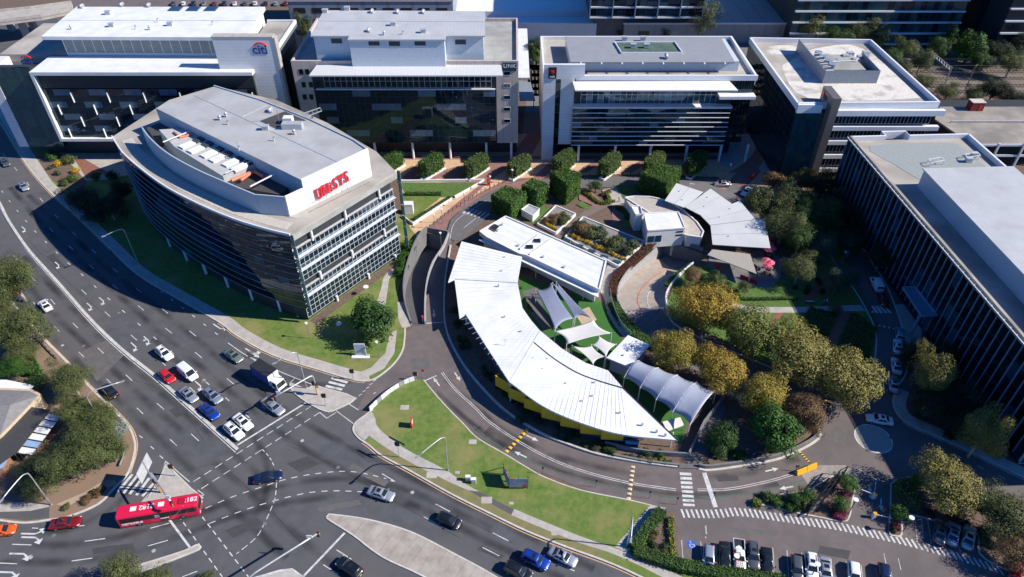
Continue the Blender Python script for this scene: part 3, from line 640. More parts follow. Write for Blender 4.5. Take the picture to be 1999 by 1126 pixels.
def facade(par, A, B, z0, z1, nx, nz, gm, fm=None, mw=.09, proud=.05, alt=None, altp=0., tilt=.004, zs=None, rnd=None, hm=None, pn='pane'):
    A = Vector((A[0], A[1], 0)); B = Vector((B[0], B[1], 0)); d = B-A; L = d.length; t = d/L; n = Vector((t.y, -t.x, 0)); rz = atan2(t.y, t.x)
    zs = zs or [z0+(z1-z0)*i/nz for i in range(nz+1)]; cw = L/nx; cache = {}
    rn = rnd or random
    for j in range(len(zs)-1):
        h = zs[j+1]-zs[j]; kh = round(h, 3)
        if kh not in cache:
            me = MB().box(-(cw-mw)/2, (cw-mw)/2, -.02, .02, -(h-mw)/2, (h-mw)/2).mesh(pn, gm); cache[kh] = me
        for i in range(nx):
            p = A+t*(cw*(i+.5))+n*.03; o = link(pn, cache[kh], par)
            o.matrix_basis = Matrix.Translation((p.x, p.y, (zs[j]+zs[j+1])/2)) @ Euler((rn.gauss(0, tilt), 0, rz+rn.gauss(0, tilt))).to_matrix().to_4x4()
            o.matrix_parent_inverse = world(par).inverted()
            if alt and rn.random() < altp: setmat(o, alt)
    if fm:
        m = MB()
        for i in range(nx+1):
            p = A+t*(cw*i)+n*proud/2; m.hexa([(p+t*a+n*b+Vector((0, 0, c_))).to_tuple() for c_ in (z0, z1) for a, b in ((-mw/2, -proud/2), (mw/2, -proud/2), (mw/2, proud/2), (-mw/2, proud/2))])
        m.build('mullion_grid', fm, par)
        m = MB()
        for z in zs:
            a, b = A+n*(proud*.6), B+n*(proud*.6); m.bar((a.x, a.y, z), (b.x, b.y, z), proud*1.3, mw*.9)
        m.build('transom_grid', hm or fm, par)
def bldg(name, label, loc): return thing(name, label, 'building', loc)
def ring_wall(par, poly, z0, z1, w, mat, name='parapet'):
    pl = [Vector((p[0], p[1], 0)) for p in poly]; m = MB()
    for a, b in zip(pl, pl[1:]+pl[:1]):
        t = (b-a).normalized(); m.wall([a-t*w*.499, b+t*w*.499] if False else [a, b], w, z0, z1)
    return m.build(name, mat, par)
def vents(par, pts, z, kinds=None):
    for i, (x, y) in enumerate(pts):
        p = P(x, y, z); m = MB(); k = (kinds or [0, 1, 2])[i % len(kinds or [0, 1, 2])]
        if k == 0: m.cyl(p.x, p.y, z-.05, z+.7, .28, 10); m.cyl(p.x, p.y, z+.7, z+1.2, .45, 10, .2)
        elif k == 1: m.box(p.x-.7, p.x+.7, p.y-.5, p.y+.5, z-.05, z+.9); m.box(p.x-.8, p.x+.8, p.y-.6, p.y+.6, z+.9, z+1.05)
        elif k == 2: m.tube([(p.x, p.y, z-.05), (p.x, p.y, z+.8), (p.x+.15, p.y, z+1.05), (p.x+.5, p.y, z+1.05)], .16, 8)
        elif k == 3: m.tube([(p.x, p.y-.4, z), (p.x, p.y-.4, z+.5), (p.x, p.y+.9, z+.5)], .5, 12)
        m.build(['turbine_vent', 'air_unit', 'gooseneck_vent', 'dome_vent'][k], hvac_m, par, smooth=(k in (0, 3)))
# ---------------------------------------------------------------- LINK
LY = 179.3
B = bldg('office_building', 'tan panelled office block with white stepped rooftop plant room and LINK sign', (-28, LY+15, 0))
x0, x1 = V(567,118,LY).x, V(1012,118,LY).x; zt = 29.0
gx0, gx1 = V(618,180,LY).x, V(967,180,LY).x
core = MB(); core.box(x0+.3, x1-.3, LY+4, LY+32, 0, 5.4); core.box(x0+.2, x1-.2, LY+.4, LY+32, 5.4, zt-1.2); core.build('core', core_m, B)
MB().box(x0+.1, x1-.1, LY+.3, LY+32.1, zt-1.2, zt-.9).build('roof', flat_roof, B)
m = MB(); m.box(x0, gx0-.6, LY, LY+.6, 5.2, zt); m.box(gx1+.3, x1, LY, LY+.6, 5.2, zt); m.box(gx0-.6, gx1+.3, LY, LY+.6, 25.2, zt); m.build('front_wall', tan_wall, B)
m = MB(); m.box(x0, x0+.5, LY+.6, LY+32, 4, zt); m.box(x1-.5, x1, LY+.6, LY+32, 5.2, zt); m.box(x0+.5, x1-.5, LY+31.6, LY+32.1, 4, zt); m.build('side_wall', tan_wall, B)
MB().box(x0+.02, x0+6, LY+.6, LY+10, 0, 5.2).build('stair_core', tan_wall, B)
rr = random.Random(3)
zl = [5.5+i*1.96 for i in range(9)]
facade(B, (gx0, LY-.3), (gx1, LY-.3), 5.5, zl[-1], 30, 8, glass_dk, mull_dk, .07, .05, blind, 0, zs=zl, rnd=rr)
for o in KIDS[B.name]:                                # lighter spandrel runs
    if o.name.startswith('pane'):
        pz = o.matrix_basis.translation.z; row = round((pz-5.5)/1.96-.5); col = int((o.matrix_basis.translation.x-gx0)/((gx1-gx0)/30))
        if row in (1, 3, 5, 7) and ((col+row*7) % 11) < (4, 2, 5, 3)[row//2]: setmat(o, blind)
facade(B, (gx0+2.5, LY+.1), (gx1-1, LY+.1), 21.7, 25.2, 30, 2, glass_dk, mull_lt, .09, .06, rnd=rr)
MB().box(gx0, gx1, LY-.45, LY+2, 21.18, 21.4).build('ledge', band_w, B)
c_ = [P(603,147,27.4), P(982,147,27.4), Vector((V(978,124,LY).x, LY-.05, 28.0)), Vector((V(618,124,LY).x, LY-.05, 28.0))]; m = MB(); m.hexa([v-Vector((0,0,.35)) for v in c_]+c_); m.build('canopy_roof', M('pale_canopy', (.58, .59, .60), .5, var=.05, stripe=(0, .9, .12, .1)), B)
win_m = glass_blk
for wx, wy in [(588,140),(600,140),(593,165),(607,165),(619,165),(595,189),(608,189),(621,189)]:
    p = V(wx, wy, LY); f = MB().box(p.x-.55, p.x+.55, LY-.06, LY+.02, p.z-.75, p.z+.75).build('window', mull_dk, B); MB().box(p.x-.45, p.x+.45, LY-.09, LY-.061, p.z-.65, p.z+.65).build('window_pane', win_m, f)
for wy in (143,167,190,213,236):
    p = V(990, wy, LY); f = MB().box(p.x-.95, p.x+.95, LY-.06, LY+.02, p.z-.6, p.z+.6).build('window', white, B); MB().box(p.x-.85, p.x+.85, LY-.09, LY-.061, p.z-.4, p.z+.5).build('window_pane', win_m, f)
for wx in (700,735,808,880,950,998):
    p = P(wx, 309); MB().cyl(p.x, LY+.3, 0, 5.5, .35, 10).build('column', band_w, B)
m = MB(); a, b = V(981,122,LY), V(1008,138,LY); m.box(a.x, b.x, LY-.25, LY-.02, b.z, a.z); sg = m.build('sign_panel', M('navy_sign', (.012, .03, .08), .4), B)
lettering('sign_lettering', 'LINK', 1.35, white, ((a.x+b.x)/2, LY-.3, a.z-1.25), (1,0,0), (0,0,1), sg, extrude=.03, bold=.02, spacing=1.15)
pr = [P(606,70,35), P(947,70,35), P(947,22,35), P(632,20,35)]
pc = [pr[0]+Vector((.5,.8,0)), pr[1]+Vector((-.5,.8,0)), pr[2]+Vector((-.5,-.5,0)), pr[3]+Vector((.5,-.5,0))]
MB().prism(pc, zt-1, 34.7).build('plant_room', clad_bl, B)
MB().prism(pr, 34.7, 35.05).build('plant_roof', grey_roof, B)
MB().box(P(683,72,35).x, P(868,72,35).x, pr[0].y-2.4, pr[0].y+1, 27.9, 34.65).build('plant_bay', clad_bl, B)
MB().box(P(681,72,35).x, P(870,72,35).x, pr[0].y-2.7, pr[0].y+1, 34.66, 35.1).build('bay_roof', grey_roof, B)
for wx, wy in [(657,80),(730,84),(770,85),(820,84),(899,82)]:
    yy = pr[0].y-2.45 if 683 < wx < 868 else pc[0].y-.05; p = V(wx, wy, yy); MB().box(p.x-1.4, p.x+1.4, yy-.06, yy+.2, p.z-.6, p.z+.6).build('louvre', mull_dk, B)
vents(B, [(635,25),(678,20),(726,25),(776,26),(826,26)], 35, [1, 1, 3, 3, 3]); vents(B, [(720,62),(750,69),(786,68),(827,64),(768,50)], 35, [3, 0, 2, 1, 1])
m = MB(); p = pr[0].lerp(pr[3], .55); q = pr[1].lerp(pr[2], .55); m.bar((p.x, p.y, 35.08), (q.x, q.y, 35.08), .25, .12); m.build('roof_ridge', hvac_m, B)
# ---------------------------------------------------------------- NAB
NY = 178.8
B = bldg('office_building', 'grey-roofed office block with white wing wall, black sign with red star', (36, NY+14, 0))
n0, n1 = V(1062,124,NY).x, V(1478,150,NY).x; nzt = 28.4
MB().box(n0+.2, n1-.2, NY+.5, NY+31, 5.4, 24.0).build('core', core_m, B); MB().box(n0+.3, n1-2, NY+4, NY+31, 0, 5.4).build('ground_floor', glass_blk, B)
rz_ = 25.3; q = [P(1062,124,rz_), P(1480,148,rz_), P(1427,70,rz_), P(1062,67,rz_)]
yb = q[2].y; MB().box(n0+.1, n1-.1, NY+.3, yb, 24.0, 24.3).build('roof', conc_roof, B)
m = MB(); m.box(n0, n0+.5, NY+.3, yb, 5, rz_); m.box(n1-.6, n1, NY+.3, yb, 22.6, rz_); m.box(n0+.5, n1-.6, yb-.5, yb, 22, rz_); m.build('parapet', band_w, B)
w0, w1 = n0, V(1122,150,NY).x
m = MB(); m.box(w0, w0+3.2, NY-.6, NY+.3, 0, nzt); m.box(w0+4.6, w1, NY-.6, NY+.3, 5.4, nzt); m.box(w0+3.2, w0+4.6, NY-.6, NY+.3, 24.5, nzt); m.box(w1, V(1142,130,NY).x, NY-.6, NY+.3, 25.3, nzt); m.build('wing_wall', wht_pan, B)
facade(B, (w0+3.2, NY-.3), (w0+4.6, NY-.3), .5, 24.4, 1, 10, glass_blk, mull_dk, .1, .05)
g0, g1 = V(1120,205,NY-1.5).x, V(1428,205,NY-1.5).x
MB().box(g0+.1, g1-.1, NY-1.3, NY+.6, 5.5, 16.6).build('glass_core', core_m, B)
rr = random.Random(5); facade(B, (g0, NY-1.4), (g1, NY-1.4), 5.6, 16.7, 18, 8, glass_dk, mull_dk, .06, .05, blind, .02, rnd=rr)
m = MB()
for i in range(9): z = 5.6+i*1.387; m.box(g0-.1, g1+.1, NY-1.62, NY-1.4, z-.09, z+.09)
m.build('white_louvre_band', band_w, B)
MB().box(g0-.2, g1+.4, NY-1.7, NY+.5, 16.8, 17.1).build('ledge', band_w, B)
facade(B, (g0+2, NY+.4), (V(1400,185,NY).x, NY+.4), 17.2, 22.2, 24, 2, glass_bl, mull_lt, .09, .06, blind, .1, rnd=rr)
facade(B, (V(1436,160,NY).x, NY+.2), (n1-.3, NY+.2), 20.5, 23.8, 8, 1, glass_dk, mull_dk, .08, .05, rnd=rr)
facade(B, (g1+.1, NY+.2), (n1-.3, NY+.2), 5.6, 19.4, 6, 7, glass_blk, mull_dk, .08, .05, rnd=rr)
MB().box(V(1400,190,NY).x, n1+.2, NY-2.2, NY+.4, 19.5, 20.3).build('balcony_slab', band_w, B)
c_ = [P(1123,176,23.7), P(1441,176,23.7), Vector((V(1424,156,NY-.3).x, NY-.35, 23.9)), Vector((V(1118,154,NY-.3).x, NY-.65, 23.9))]
m = MB(); m.hexa([v-Vector((0,0,.3)) for v in c_]+c_); m.build('canopy_roof', white, B)
MB().box(w1+.3, n1+.15, NY-.3, NY+.28, 23.95, 25.35).build('fascia', band_w, B)
pz = 27.4; pr = [P(1114,121,pz), P(1435,121,pz), P(1407,72,pz), P(1103,71,pz)]
pb = [pr[0]+Vector((.2,1.6,0)), pr[1]+Vector((1.6,1.4,0)), pr[2]+Vector((1.2,-.3,0)), pr[3]+Vector((.2,-.3,0))]
MB().prism(pb, 24.2, pz-.35).build('plant_room', clad_bl, B); MB().prism(pr, pz-.35, pz).build('plant_roof', M('dull_grey_roof', (.27, .28, .30), .6, var=.05, scale=.3, stripe=(0, .8, .1, .1)), B)
dk = [P(1213,103,pz+.3), P(1332,103,pz+.3), P(1317,82,pz+.3), P(1200,82,pz+.3)]
MB().prism(dk, pz-.1, pz+.12).build('green_deck', M('mossy_deck', (.07, .11, .085), .8, var=.3, scale=.5), B); ring_wall(B, dk, pz, pz+.5, .22, band_w, 'deck_parapet')
vents(B, [(1236,92),(1262,92),(1301,112),(1219,78),(1255,78)], pz+.3, [1, 1, 3])
m = MB(); p = pr[0].lerp(pr[3], .45); q2 = pr[1].lerp(pr[2], .45); m.bar((p.x, p.y, pz+.03), (q2.x, q2.y, pz+.03), .2, .1); m.build('roof_ridge', hvac_m, B)
for i in range(8): p = pr[0].lerp(pr[1], (i+.5)/8); MB().box(p.x-.15, p.x+.15, p.y-1.0, p.y+.2, pz-.3, pz-.05).build('eave_bracket', band_w, B)
for wx in (1127,1197,1265,1334,1399,1450): p = P(wx, 309); MB().box(p.x-.3, p.x+.3, NY-1.2, NY-.6, 0, 5.5).build('column', band_w, B)
a, b = V(1071,131,NY-.6), V(1086,153,NY-.6); sg = MB().box(a.x, b.x, NY-.8, NY-.62, b.z, a.z).build('sign_panel', black, B)
cx, cz = (a.x+b.x)/2, a.z-1.15; m = MB(); st = []
for i in range(14): r = .8 if i % 2 == 0 else .32; st.append((cx+r*sin(i*pi/7+.3), NY-.86, cz+r*cos(i*pi/7+.3)))
m.add(st+[(cx, NY-.92, cz)], [(i, (i+1) % 14, 14) for i in range(14)]); m.build('red_star', M('sign_red', (.75, .01, .02), .4), sg)
lettering('sign_lettering', 'nab', .95, white, (cx, NY-.86, b.z+.3), (1,0,0), (0,0,1), sg, extrude=.02, bold=.015)
# entrance glass box beside the wing wall
p = P(1098, 290); MB().box(p.x-2, p.x+3, p.y-1, p.y+3, 0, 3.2).build('entrance_box', glass_bl, B); MB().box(p.x-2.2, p.x+3.2, p.y-1.2, p.y+3, 3.2, 3.4).build('entrance_roof', hvac_m, B)
# ---------------------------------------------------------------- CITI
CY = 178.0
B = bldg('office_building', 'white framed glass office block with citi signs at the left', (-95, CY+15, 0))
fx0, fx1 = V(57,143,CY).x, V(492,143,CY).x; fz1, fz0 = V(57,141,CY).z, V(115,276,CY).z
MB().box(fx0-8, fx1+2.5, CY+5, CY+36, 0, 24.5).build('core', core_m, B); MB().box(fx0+1.0, fx1-.5, CY+1.2, CY+6, fz0, fz1-1).build('front_core', core_m, B)
bk = P(112,110,fz1).y
m = MB(); m.box(fx0, fx1, CY, bk, fz1-.9, fz1); m.build('frame_top', white_roof, B)
m = MB(); m.box(fx0, fx0+.8, CY, CY+5, fz0, fz1-.9); m.build('frame_side', white, B)
MB().box(fx0+.8, fx1, CY, CY+5, fz0, fz0+.8).build('frame_bottom', white, B)
zs = [fz0+.8+i*(21.3-fz0-.8)/8 for i in range(9)]; rr = random.Random(9)
facade(B, (fx0+1, CY+1.1), (fx1-.5, CY+1.1), zs[0], zs[-1], 24, 8, glass_dk, mull_dk, .06, .04, zs=zs, rnd=rr, alt=None)
for o in KIDS[B.name]:
    if o.name.startswith('pane'):
        tr = o.matrix_basis.translation; row = int((tr.z-zs[0])/((zs[-1]-zs[0])/8)); col = int((tr.x-fx0-1)/((fx1-fx0-1.5)/24))
        if row % 2 == 1 and (col+row//2*2+(row//2) % 2) % 4 < 2: setmat(o, blind)
for j in range(4):                                    # slender raked white blades
    for i in range(6):
        x = fx0+3.2+(fx1-fx0)*(i*4+(2 if j % 2 else 0))/24; z = zs[2*j+1]
        MB().box(x-.07, x+.07, CY+.6, CY+1.05, z-1.9, z+.9).build('facade_blade', band_w, B)
facade(B, (fx0+2, CY+4.9), (fx1-1, CY+4.9), 21.4, fz1-1, 16, 1, glass_blk, mull_dk, .08, .05, rnd=rr)
MB().box(fx0+1, fx1-.6, CY+1.2, CY+5, 21.3, 21.5).build('terrace_floor', conc_roof, B)
MB().box(fx0-8, fx1+2, bk, CY+18, 24.5, 25.0).build('upper_terrace', conc_roof, B)
pz = 32.6; pr = [P(80,71,pz), P(480,73,pz), P(517,13,pz), P(149,13,pz)]
MB().prism(pr, pz-.9, pz).build('main_roof', white_roof, B)
pb = [pr[0]+Vector((3.5,2.5,0)), pr[1]+Vector((-.6,2.5,0)), pr[2]+Vector((-.6,-1,0)), pr[3]+Vector((3,-1,0))]
MB().prism(pb, 24.9, pz-.9).build('plant_room', white, B)
facade(B, (pb[0].x+.2, pb[0].y), (pb[1].x-8, pb[1].y), 27.2, pz-1, 16, 1, M('grey_screen', (.22, .25, .26), .5), band_w, .14, .05, tilt=0, pn='screen_panel')
vents(B, [(160,15),(238,12),(290,13)], pz, [3]); vents(B, [(212,28),(219,52)], pz, [1]); vents(B, [(140,57),(265,57),(293,58),(333,50),(415,49),(308,43)], pz, [0, 2, 0, 1, 2, 2])
for i in range(3):
    p = P(343+i*35, 18, pz); MB().box(p.x-1.6, p.x+1.6, p.y-1.6, p.y+1.6, pz, pz+.35).build('skylight', glass_bl, B)
m = MB(); p = pr[0].lerp(pr[3], .52); q2 = pr[1].lerp(pr[2], .52); m.bar((p.x, p.y, pz+.02), (q2.x, q2.y, pz+.02), .2, .1); m.build('roof_ridge', hvac_m, B)
# wing wall with sign, and the banded wing to its right
t0, t1 = V(414,78,CY+2).x, V(531,76,CY+2).x; tz = V(470,74,CY+2).z
MB().box(t0, t1, CY+2, CY+4.2, 0, tz).build('wing_wall', wht_pan, B); MB().box(t0-.15, t1+.15, CY+1.9, CY+4.4, tz, tz+.35).build('wing_coping', concrete, B); MB().box(t1, t1+.7, CY+1.9, CY+4.3, 0, tz).build('wing_edge', concrete, B)
c_ = V(507,96,CY+2); sg = lettering('sign_lettering', 'citi', 3.3, M('citi_blue', (.02, .05, .2), .4), (c_.x, CY+1.94, c_.z-1.15), (1,0,0), (0,0,1), B, extrude=.05, bold=.05)
def arc(cx, cz, r, y, m, w=.32, a0=35, a1=145):
    k = MB(); pts = [(cx+r*cos(radians(a)), y, cz+r*sin(radians(a))) for a in range(a0, a1+1, 10)]
    k.tube(pts, w/2, 6); return k.build('sign_arc', m, sg)
arc(c_.x+.45, c_.z-.35, 2.1, CY+1.9, M('sign_red'), .38)
wz = 30.4; wx1 = P(574,44,wz).x
wing = [(t1+.1, CY+4.4), (wx1-.3, CY+4.6), (wx1-.3, P(560,38,wz).y), (t1-10, P(560,38,wz).y), (t1-10, CY+5.2)]
MB().prism([(t1+.1, CY+4.4, 0), (wx1-.3, CY+4.6, 0), (wx1-.3, P(560,38,wz).y, 0), (t1+.1, P(560,38,wz).y, 0)], 0, wz-.9).build('wing_core', glass_blk, B)
yb = P(560,38,wz).y
MB().box(t1-9, wx1-.5, CY+5, yb-.5, wz-.9, wz-.6).build('wing_roof', conc_roof, B)
for k in range(7):
    zz_ = wz-k*4.1; MB().box(wx1-.6, wx1, CY+4.3, yb, zz_-2.1, zz_).build('white_band', white, B)
for k in range(6):
    zz_ = wz-2.1-k*4.1; facade(B, (wx1-.28, CY+4.6), (wx1-.28, yb-.2), zz_-2, zz_, 12, 1, glass_blk, None, .08, rnd=rr)
MB().box(t1-9, wx1-.6, yb-.6, yb, wz-2, wz).build('parapet', white, B)
# left glass block with second sign
l0 = P(16,98,26).x; l1 = P(104,98,26).x
MB().box(l0, l1, CY+3.5, CY+5.1, 3, 26.4).build('glass_block', core_m, B)
facade(B, (l0+2.5, CY+3.4), (l1, CY+3.4), 3, 26.4, 8, 8, glass_gr, mull_dk, .07, .05, rnd=rr)
MB().box(l0-.2, l0+2.5, CY+3.2, CY+12, 3, 26.0).build('end_wall', wht_pan, B); MB().box(l0, fx0+6, CY+12, CY+36, 24.5, 26.5).build('left_parapet', conc_roof, B)
p = V(50,116,CY+3.3); lettering('sign_lettering', 'citi', 2.5, M('citi_blue'), (p.x, CY+3.2, p.z-1.2), (1,0,0), (0,0,1), B, extrude=.05, bold=.05); arc(p.x+.35, p.z-.5, 1.6, CY+3.15, M('sign_red'), .34)
for i in range(7):
    p = P(198+i*15+(8 if i > 3 else 0), 102.5, 25); MB().box(p.x-.9, p.x+.9, p.y-.6, p.y+.6, 25.6, 25.75).build('terrace_bench', band_w, B)
MB().bar((fx0+4, bk+.3, 26), (t0-1, bk+.3, 26), .06).build('terrace_rail', band_w, B)
# ---------------------------------------------------------------- NE block with bare concrete roof
EZ = 23.5
e = [P(1558,200,EZ), P(1834,198,EZ), P(1700,77,EZ), P(1465,73,EZ)]
B = bldg('office_building', 'glass office block with white banded front and bare concrete roof', (e[0].x+14, e[0].y+14, 0))
ei = [e[0]+Vector((.25,.25,0)), e[1]+Vector((-.25,.25,0)), e[2]+Vector((-.25,-.25,0)), e[3]+Vector((.25,-.25,0))]
MB().prism(ei, 0, EZ-1.6).build('core', core_m, B); MB().prism(ei, EZ-1.6, EZ-1.3).build('roof', conc_roof, B)
ring_wall(B, e, EZ-1.7, EZ, .5, band_w)
blotch = M('pale_roof_coating', (.62, .59, .54), .8, var=.1, patch=(.25, .5, .7, (.32, .28, .24), .9))
mb = MB().prism(sm([P(1545,118,EZ-1.3), P(1590,95,EZ-1.3), P(1680,92,EZ-1.3), P(1780,175,EZ-1.3), P(1780,192,EZ-1.3), P(1580,192,EZ-1.3), P(1528,135,EZ-1.3)], 4, True), EZ-1.35, EZ-1.285); mb.build('roof_coating', blotch, B)
MB().prism(sm([P(1495,92,EZ-1.3), P(1550,88,EZ-1.3), P(1552,104,EZ-1.3), P(1505,105,EZ-1.3)], 4, True), EZ-1.35, EZ-1.283).build('roof_coating', blotch, B)
sp = [P(1606,163,EZ), P(1715,163,EZ), P(1690,100,EZ), P(1555,82,EZ)]; sc_m = M('louvre_screen', (.25, .28, .32), .5, metal=.2, stripe=(0, .8, .15, .1))
zz_ = EZ+2.2; sp = [P(1612,138,zz_), P(1719,138,zz_), P(1685,102,zz_), P(1560,76,zz_)]
for a, b in ((0, 1), (1, 2), (3, 0)): MB().wall([sp[a], sp[b]], .15, EZ-1.3, zz_).build('plant_screen', sc_m, B)
MB().box(sp[0].x+2, sp[2].x-2, sp[0].y+4, sp[2].y+2, EZ-1.3, EZ+.8).build('plant_room', flat_roof, B)
for i in range(6): p = P(1640+i*10, 118-(i % 3)*7, EZ+.5); MB().box(p.x-.9, p.x+.9, p.y-.7, p.y+.7, EZ-1.3, EZ+.9+.3*(i % 2)).build('air_unit', hvac_m, B)
m = MB(); m.tube([P(1625,120,EZ+1), P(1670,118,EZ+1), P(1690,108,EZ+1)], .25, 8); m.build('roof_duct', steel, B)
m = MB(); a, b = P(1572,86,zz_), P(1612,138,zz_)
for i in range(9): p = a.lerp(b, i/8); m.bar((p.x, p.y, zz_), (p.x+2.2, p.y+.4, zz_), .15)
m.build('pergola_beam', band_w, B)
for i in range(4): p = P(1590+i*9, 105+i*8, zz_-1); MB().cyl(p.x+1, p.y, EZ-1.3, zz_-.3, 1.0, 12).build('cooling_tower', M('blue_casing', (.30, .36, .42), .4, metal=.3), B)
fxa, fxb = P(1628,205,EZ-2).x, e[1].x; fy = e[0].y-.2
rr = random.Random(12)
for k in range(5):
    z = EZ-3.8-k*4.05; ww = [0, -3, -18, -30, -30][k]
    facade(B, (fxa, fy), (fxb-1+0, fy), z-1.9, z+.6, 26, 1, glass_dk, mull_lt, .08, .06, rnd=rr)
    MB().box(fxa-1, fxb+(.3 if k > 1 else 1.6), fy-.9, fy+.3, z+.6, z+(2.1 if k == 0 else 1.7)).build('white_band', band_w, B)
facade(B, (e[0].x+.2, fy), (fxa-3.4, fy), .6, EZ-2.4, 7, 10, glass_gr, mull_dk, .08, .06, rnd=rr); MB().box(e[0].x-.1, fxa-4.5, fy-.8, fy+.3, EZ-2.4, EZ-.2).build('white_band', band_w, B)
fin = MB().hexa([(fxa-3.2, fy-2.6, 0), (fxa-1.2, fy-2.6, 0), (fxa-1.2, fy+5, 0), (fxa-3.2, fy+5, 0), (fxa-3.2, fy-2.6, EZ+2.3), (fxa-1.2, fy-2.6, EZ+2.3), (fxa-1.2, fy+5, EZ+2.3), (fxa-3.2, fy+5, EZ+2.3)]).build('blade_wall', M('bronze_wall', (.17, .15, .14), .5, metal=.3), B)
p = (fxa-3.25, fy+1.4, EZ+.4); m = MB(); m.box(p[0]-.1, p[0], p[1]-.2, p[1]+1.8, p[2]-.4, p[2]+.6); m.build('dark_logo_bar', black, fin); m = MB(); m.box(p[0]-.1, p[0], p[1]+1.6, p[1]+3, p[2], p[2]+1.2); m.build('red_logo_mark', M('sign_red'), fin)
facade(B, (e[3].x, e[3].y), (e[0].x, e[0].y), 1, EZ-1.8, 14, 10, glass_dk, mull_dk, .08, .06, rnd=rr)
p = P(1548,312,4); m = MB(); m.hexa([P(1532,318,4), P(1592,319,4), P(1586,308,4), P(1528,308,4)]+[v+Vector((0,0,.3)) for v in (P(1532,318,4), P(1592,319,4), P(1586,308,4), P(1528,308,4))]); m.build('entrance_canopy', band_w, B)
MB().cyl(P(1526,335).x, P(1526,335).y, 0, 4.1, .25).build('canopy_column', band_w, B)
MB().hexa([P(1500,312), P(1508,312), P(1470,215), P(1467,215)]+[v+Vector((0,0,5)) for v in (P(1500,312), P(1508,312), P(1470,215), P(1467,215))]).build('side_annex', band_w, B)
# ---------------------------------------------------------------- fin-fronted block at the right
FZ = 18.5
f0, f1 = P(1660,266,FZ), P(1999,660,FZ); d = (f1-f0).normalized(); f1 = f0+d*84
nrm = Vector((d.y, -d.x, 0)); inn = -nrm
B = bldg('office_building', 'long dark office block clad in tall slender vertical fins', (100, 115, 0))
back = 30
foot = [f0, f1, f1+inn*back, f0+inn*back]
if inn.x < 0: inn = -inn; foot = [f0, f1, f1+inn*back, f0+inn*back]
MB().prism([f0+inn*.4, f1+inn*.4, f1+inn*back, f0+inn*back], 0, FZ-1.5).build('core', core_m, B)
MB().prism([f0+inn*.5, f1+inn*.5, f1+inn*back, f0+inn*back], FZ-1.5, FZ-1.2).build('roof', conc_roof, B)
MB().wall([f0+inn*.3, f1+inn*.3], .6, FZ-1.6, FZ+.1).build('front_parapet', conc_roof, B)
m = MB()
a = f0; m.wall([f0, f0+inn*9, f0+inn*9+d*-2.2, f0+inn*15-d*2.2, f0+inn*15, f0+inn*back], .5, FZ-2, FZ); m.build('parapet', band_w, B); MB().wall([f0+inn*back, f1+inn*back], .5, FZ-2, FZ).build('parapet', band_w, B)
green_deck = MB().prism(sm([f0+inn*4+d*3, f0+inn*24+d*2.2, f0+inn*26+d*6, f0+inn*26+d*20, f0+inn*11+d*21, f0+inn*6+d*12], 3, True), FZ-1.25, FZ-1.15); green_deck.build('roof_membrane', M('grey_green_membrane', (.27, .30, .30), .8, var=.1), B)
pz = FZ+3.4; pa = P(1805,330,pz); pb_ = P(1945,322,pz); 
sh = [pa, pa+d*70, pa+d*70+inn*20, pa+inn*20]
MB().prism(sh, FZ-1.3, pz-.2).build('plant_hall', M('blue_grey_cladding', (.34, .42, .50), .5, var=.05, stripe=(0, .9, .06, .1)), B); MB().prism([sh[0]-inn*.3-d*.3, sh[1]-inn*.3, sh[2]+inn*.3, sh[3]+inn*.3-d*.3], pz-.2, pz+.05).build('hall_roof', grey_roof, B)
for i in range(2):
    p = P(1822+i*70, 318-i*10, FZ-1); m = MB(); m.bar((p.x-1.5, p.y, FZ), (p.x+2, p.y+1, FZ), .12); m.bar((p.x-1.5, p.y-1.5, FZ), (p.x+2, p.y-.5, FZ), .12); m.bar((p.x-1.5, p.y-1.5, FZ), (p.x-1.5, p.y, FZ), .12); m.bar((p.x+2, p.y-.5, FZ), (p.x+2, p.y+1, FZ), .12)
    for q in ((-1.5, 0), (2, 1), (-1.5, -1.5), (2, -.5)): m.bar((p.x+q[0], p.y+q[1], FZ-1.3), (p.x+q[0], p.y+q[1], FZ), .12)
    m.build('roof_hatch_rail', band_w, B)
vents(B, [(1890,315),(1900,305)], FZ-1, [1]); rr = random.Random(21)
A_, B_ = (f0, f1) if Vector(((f1-f0).y, -(f1-f0).x, 0)).x < 0 else (f1, f0)
facade(B, A_, B_, .4, FZ-1.2, 44, 5, glass_blk, mull_dk, .1, .08, glass_bl, .18, rnd=rr)
fm = MB().box(-.05, .05, -.24, 0, 0, FZ-1.4).mesh('fin', M('blue_steel_fin', (.22, .34, .45), .4, metal=.2, var=.1)); L = (f1-f0).length; out = -inn
for i in range(45):
    p = f0+d*(L*i/44)+out*.1; o = link('fin', fm, B); o.matrix_basis = Matrix.Translation((p.x, p.y, 1.2)) @ Matrix.Rotation(atan2(out.y, out.x)+pi/2, 4, 'Z'); o.matrix_parent_inverse = world(B).inverted()
m = MB()
for i in range(45):
    p = f0+d*(L*i/44); m.bar((p.x, p.y, FZ-.2), (p.x+out.x*.7, p.y+out.y*.7, FZ-.2), .1)
m.bar(f0+out*.65+Vector((0,0,-.2)), f1+out*.65+Vector((0,0,-.2)), .14); m.build('fin_head_rail', band_w, B)
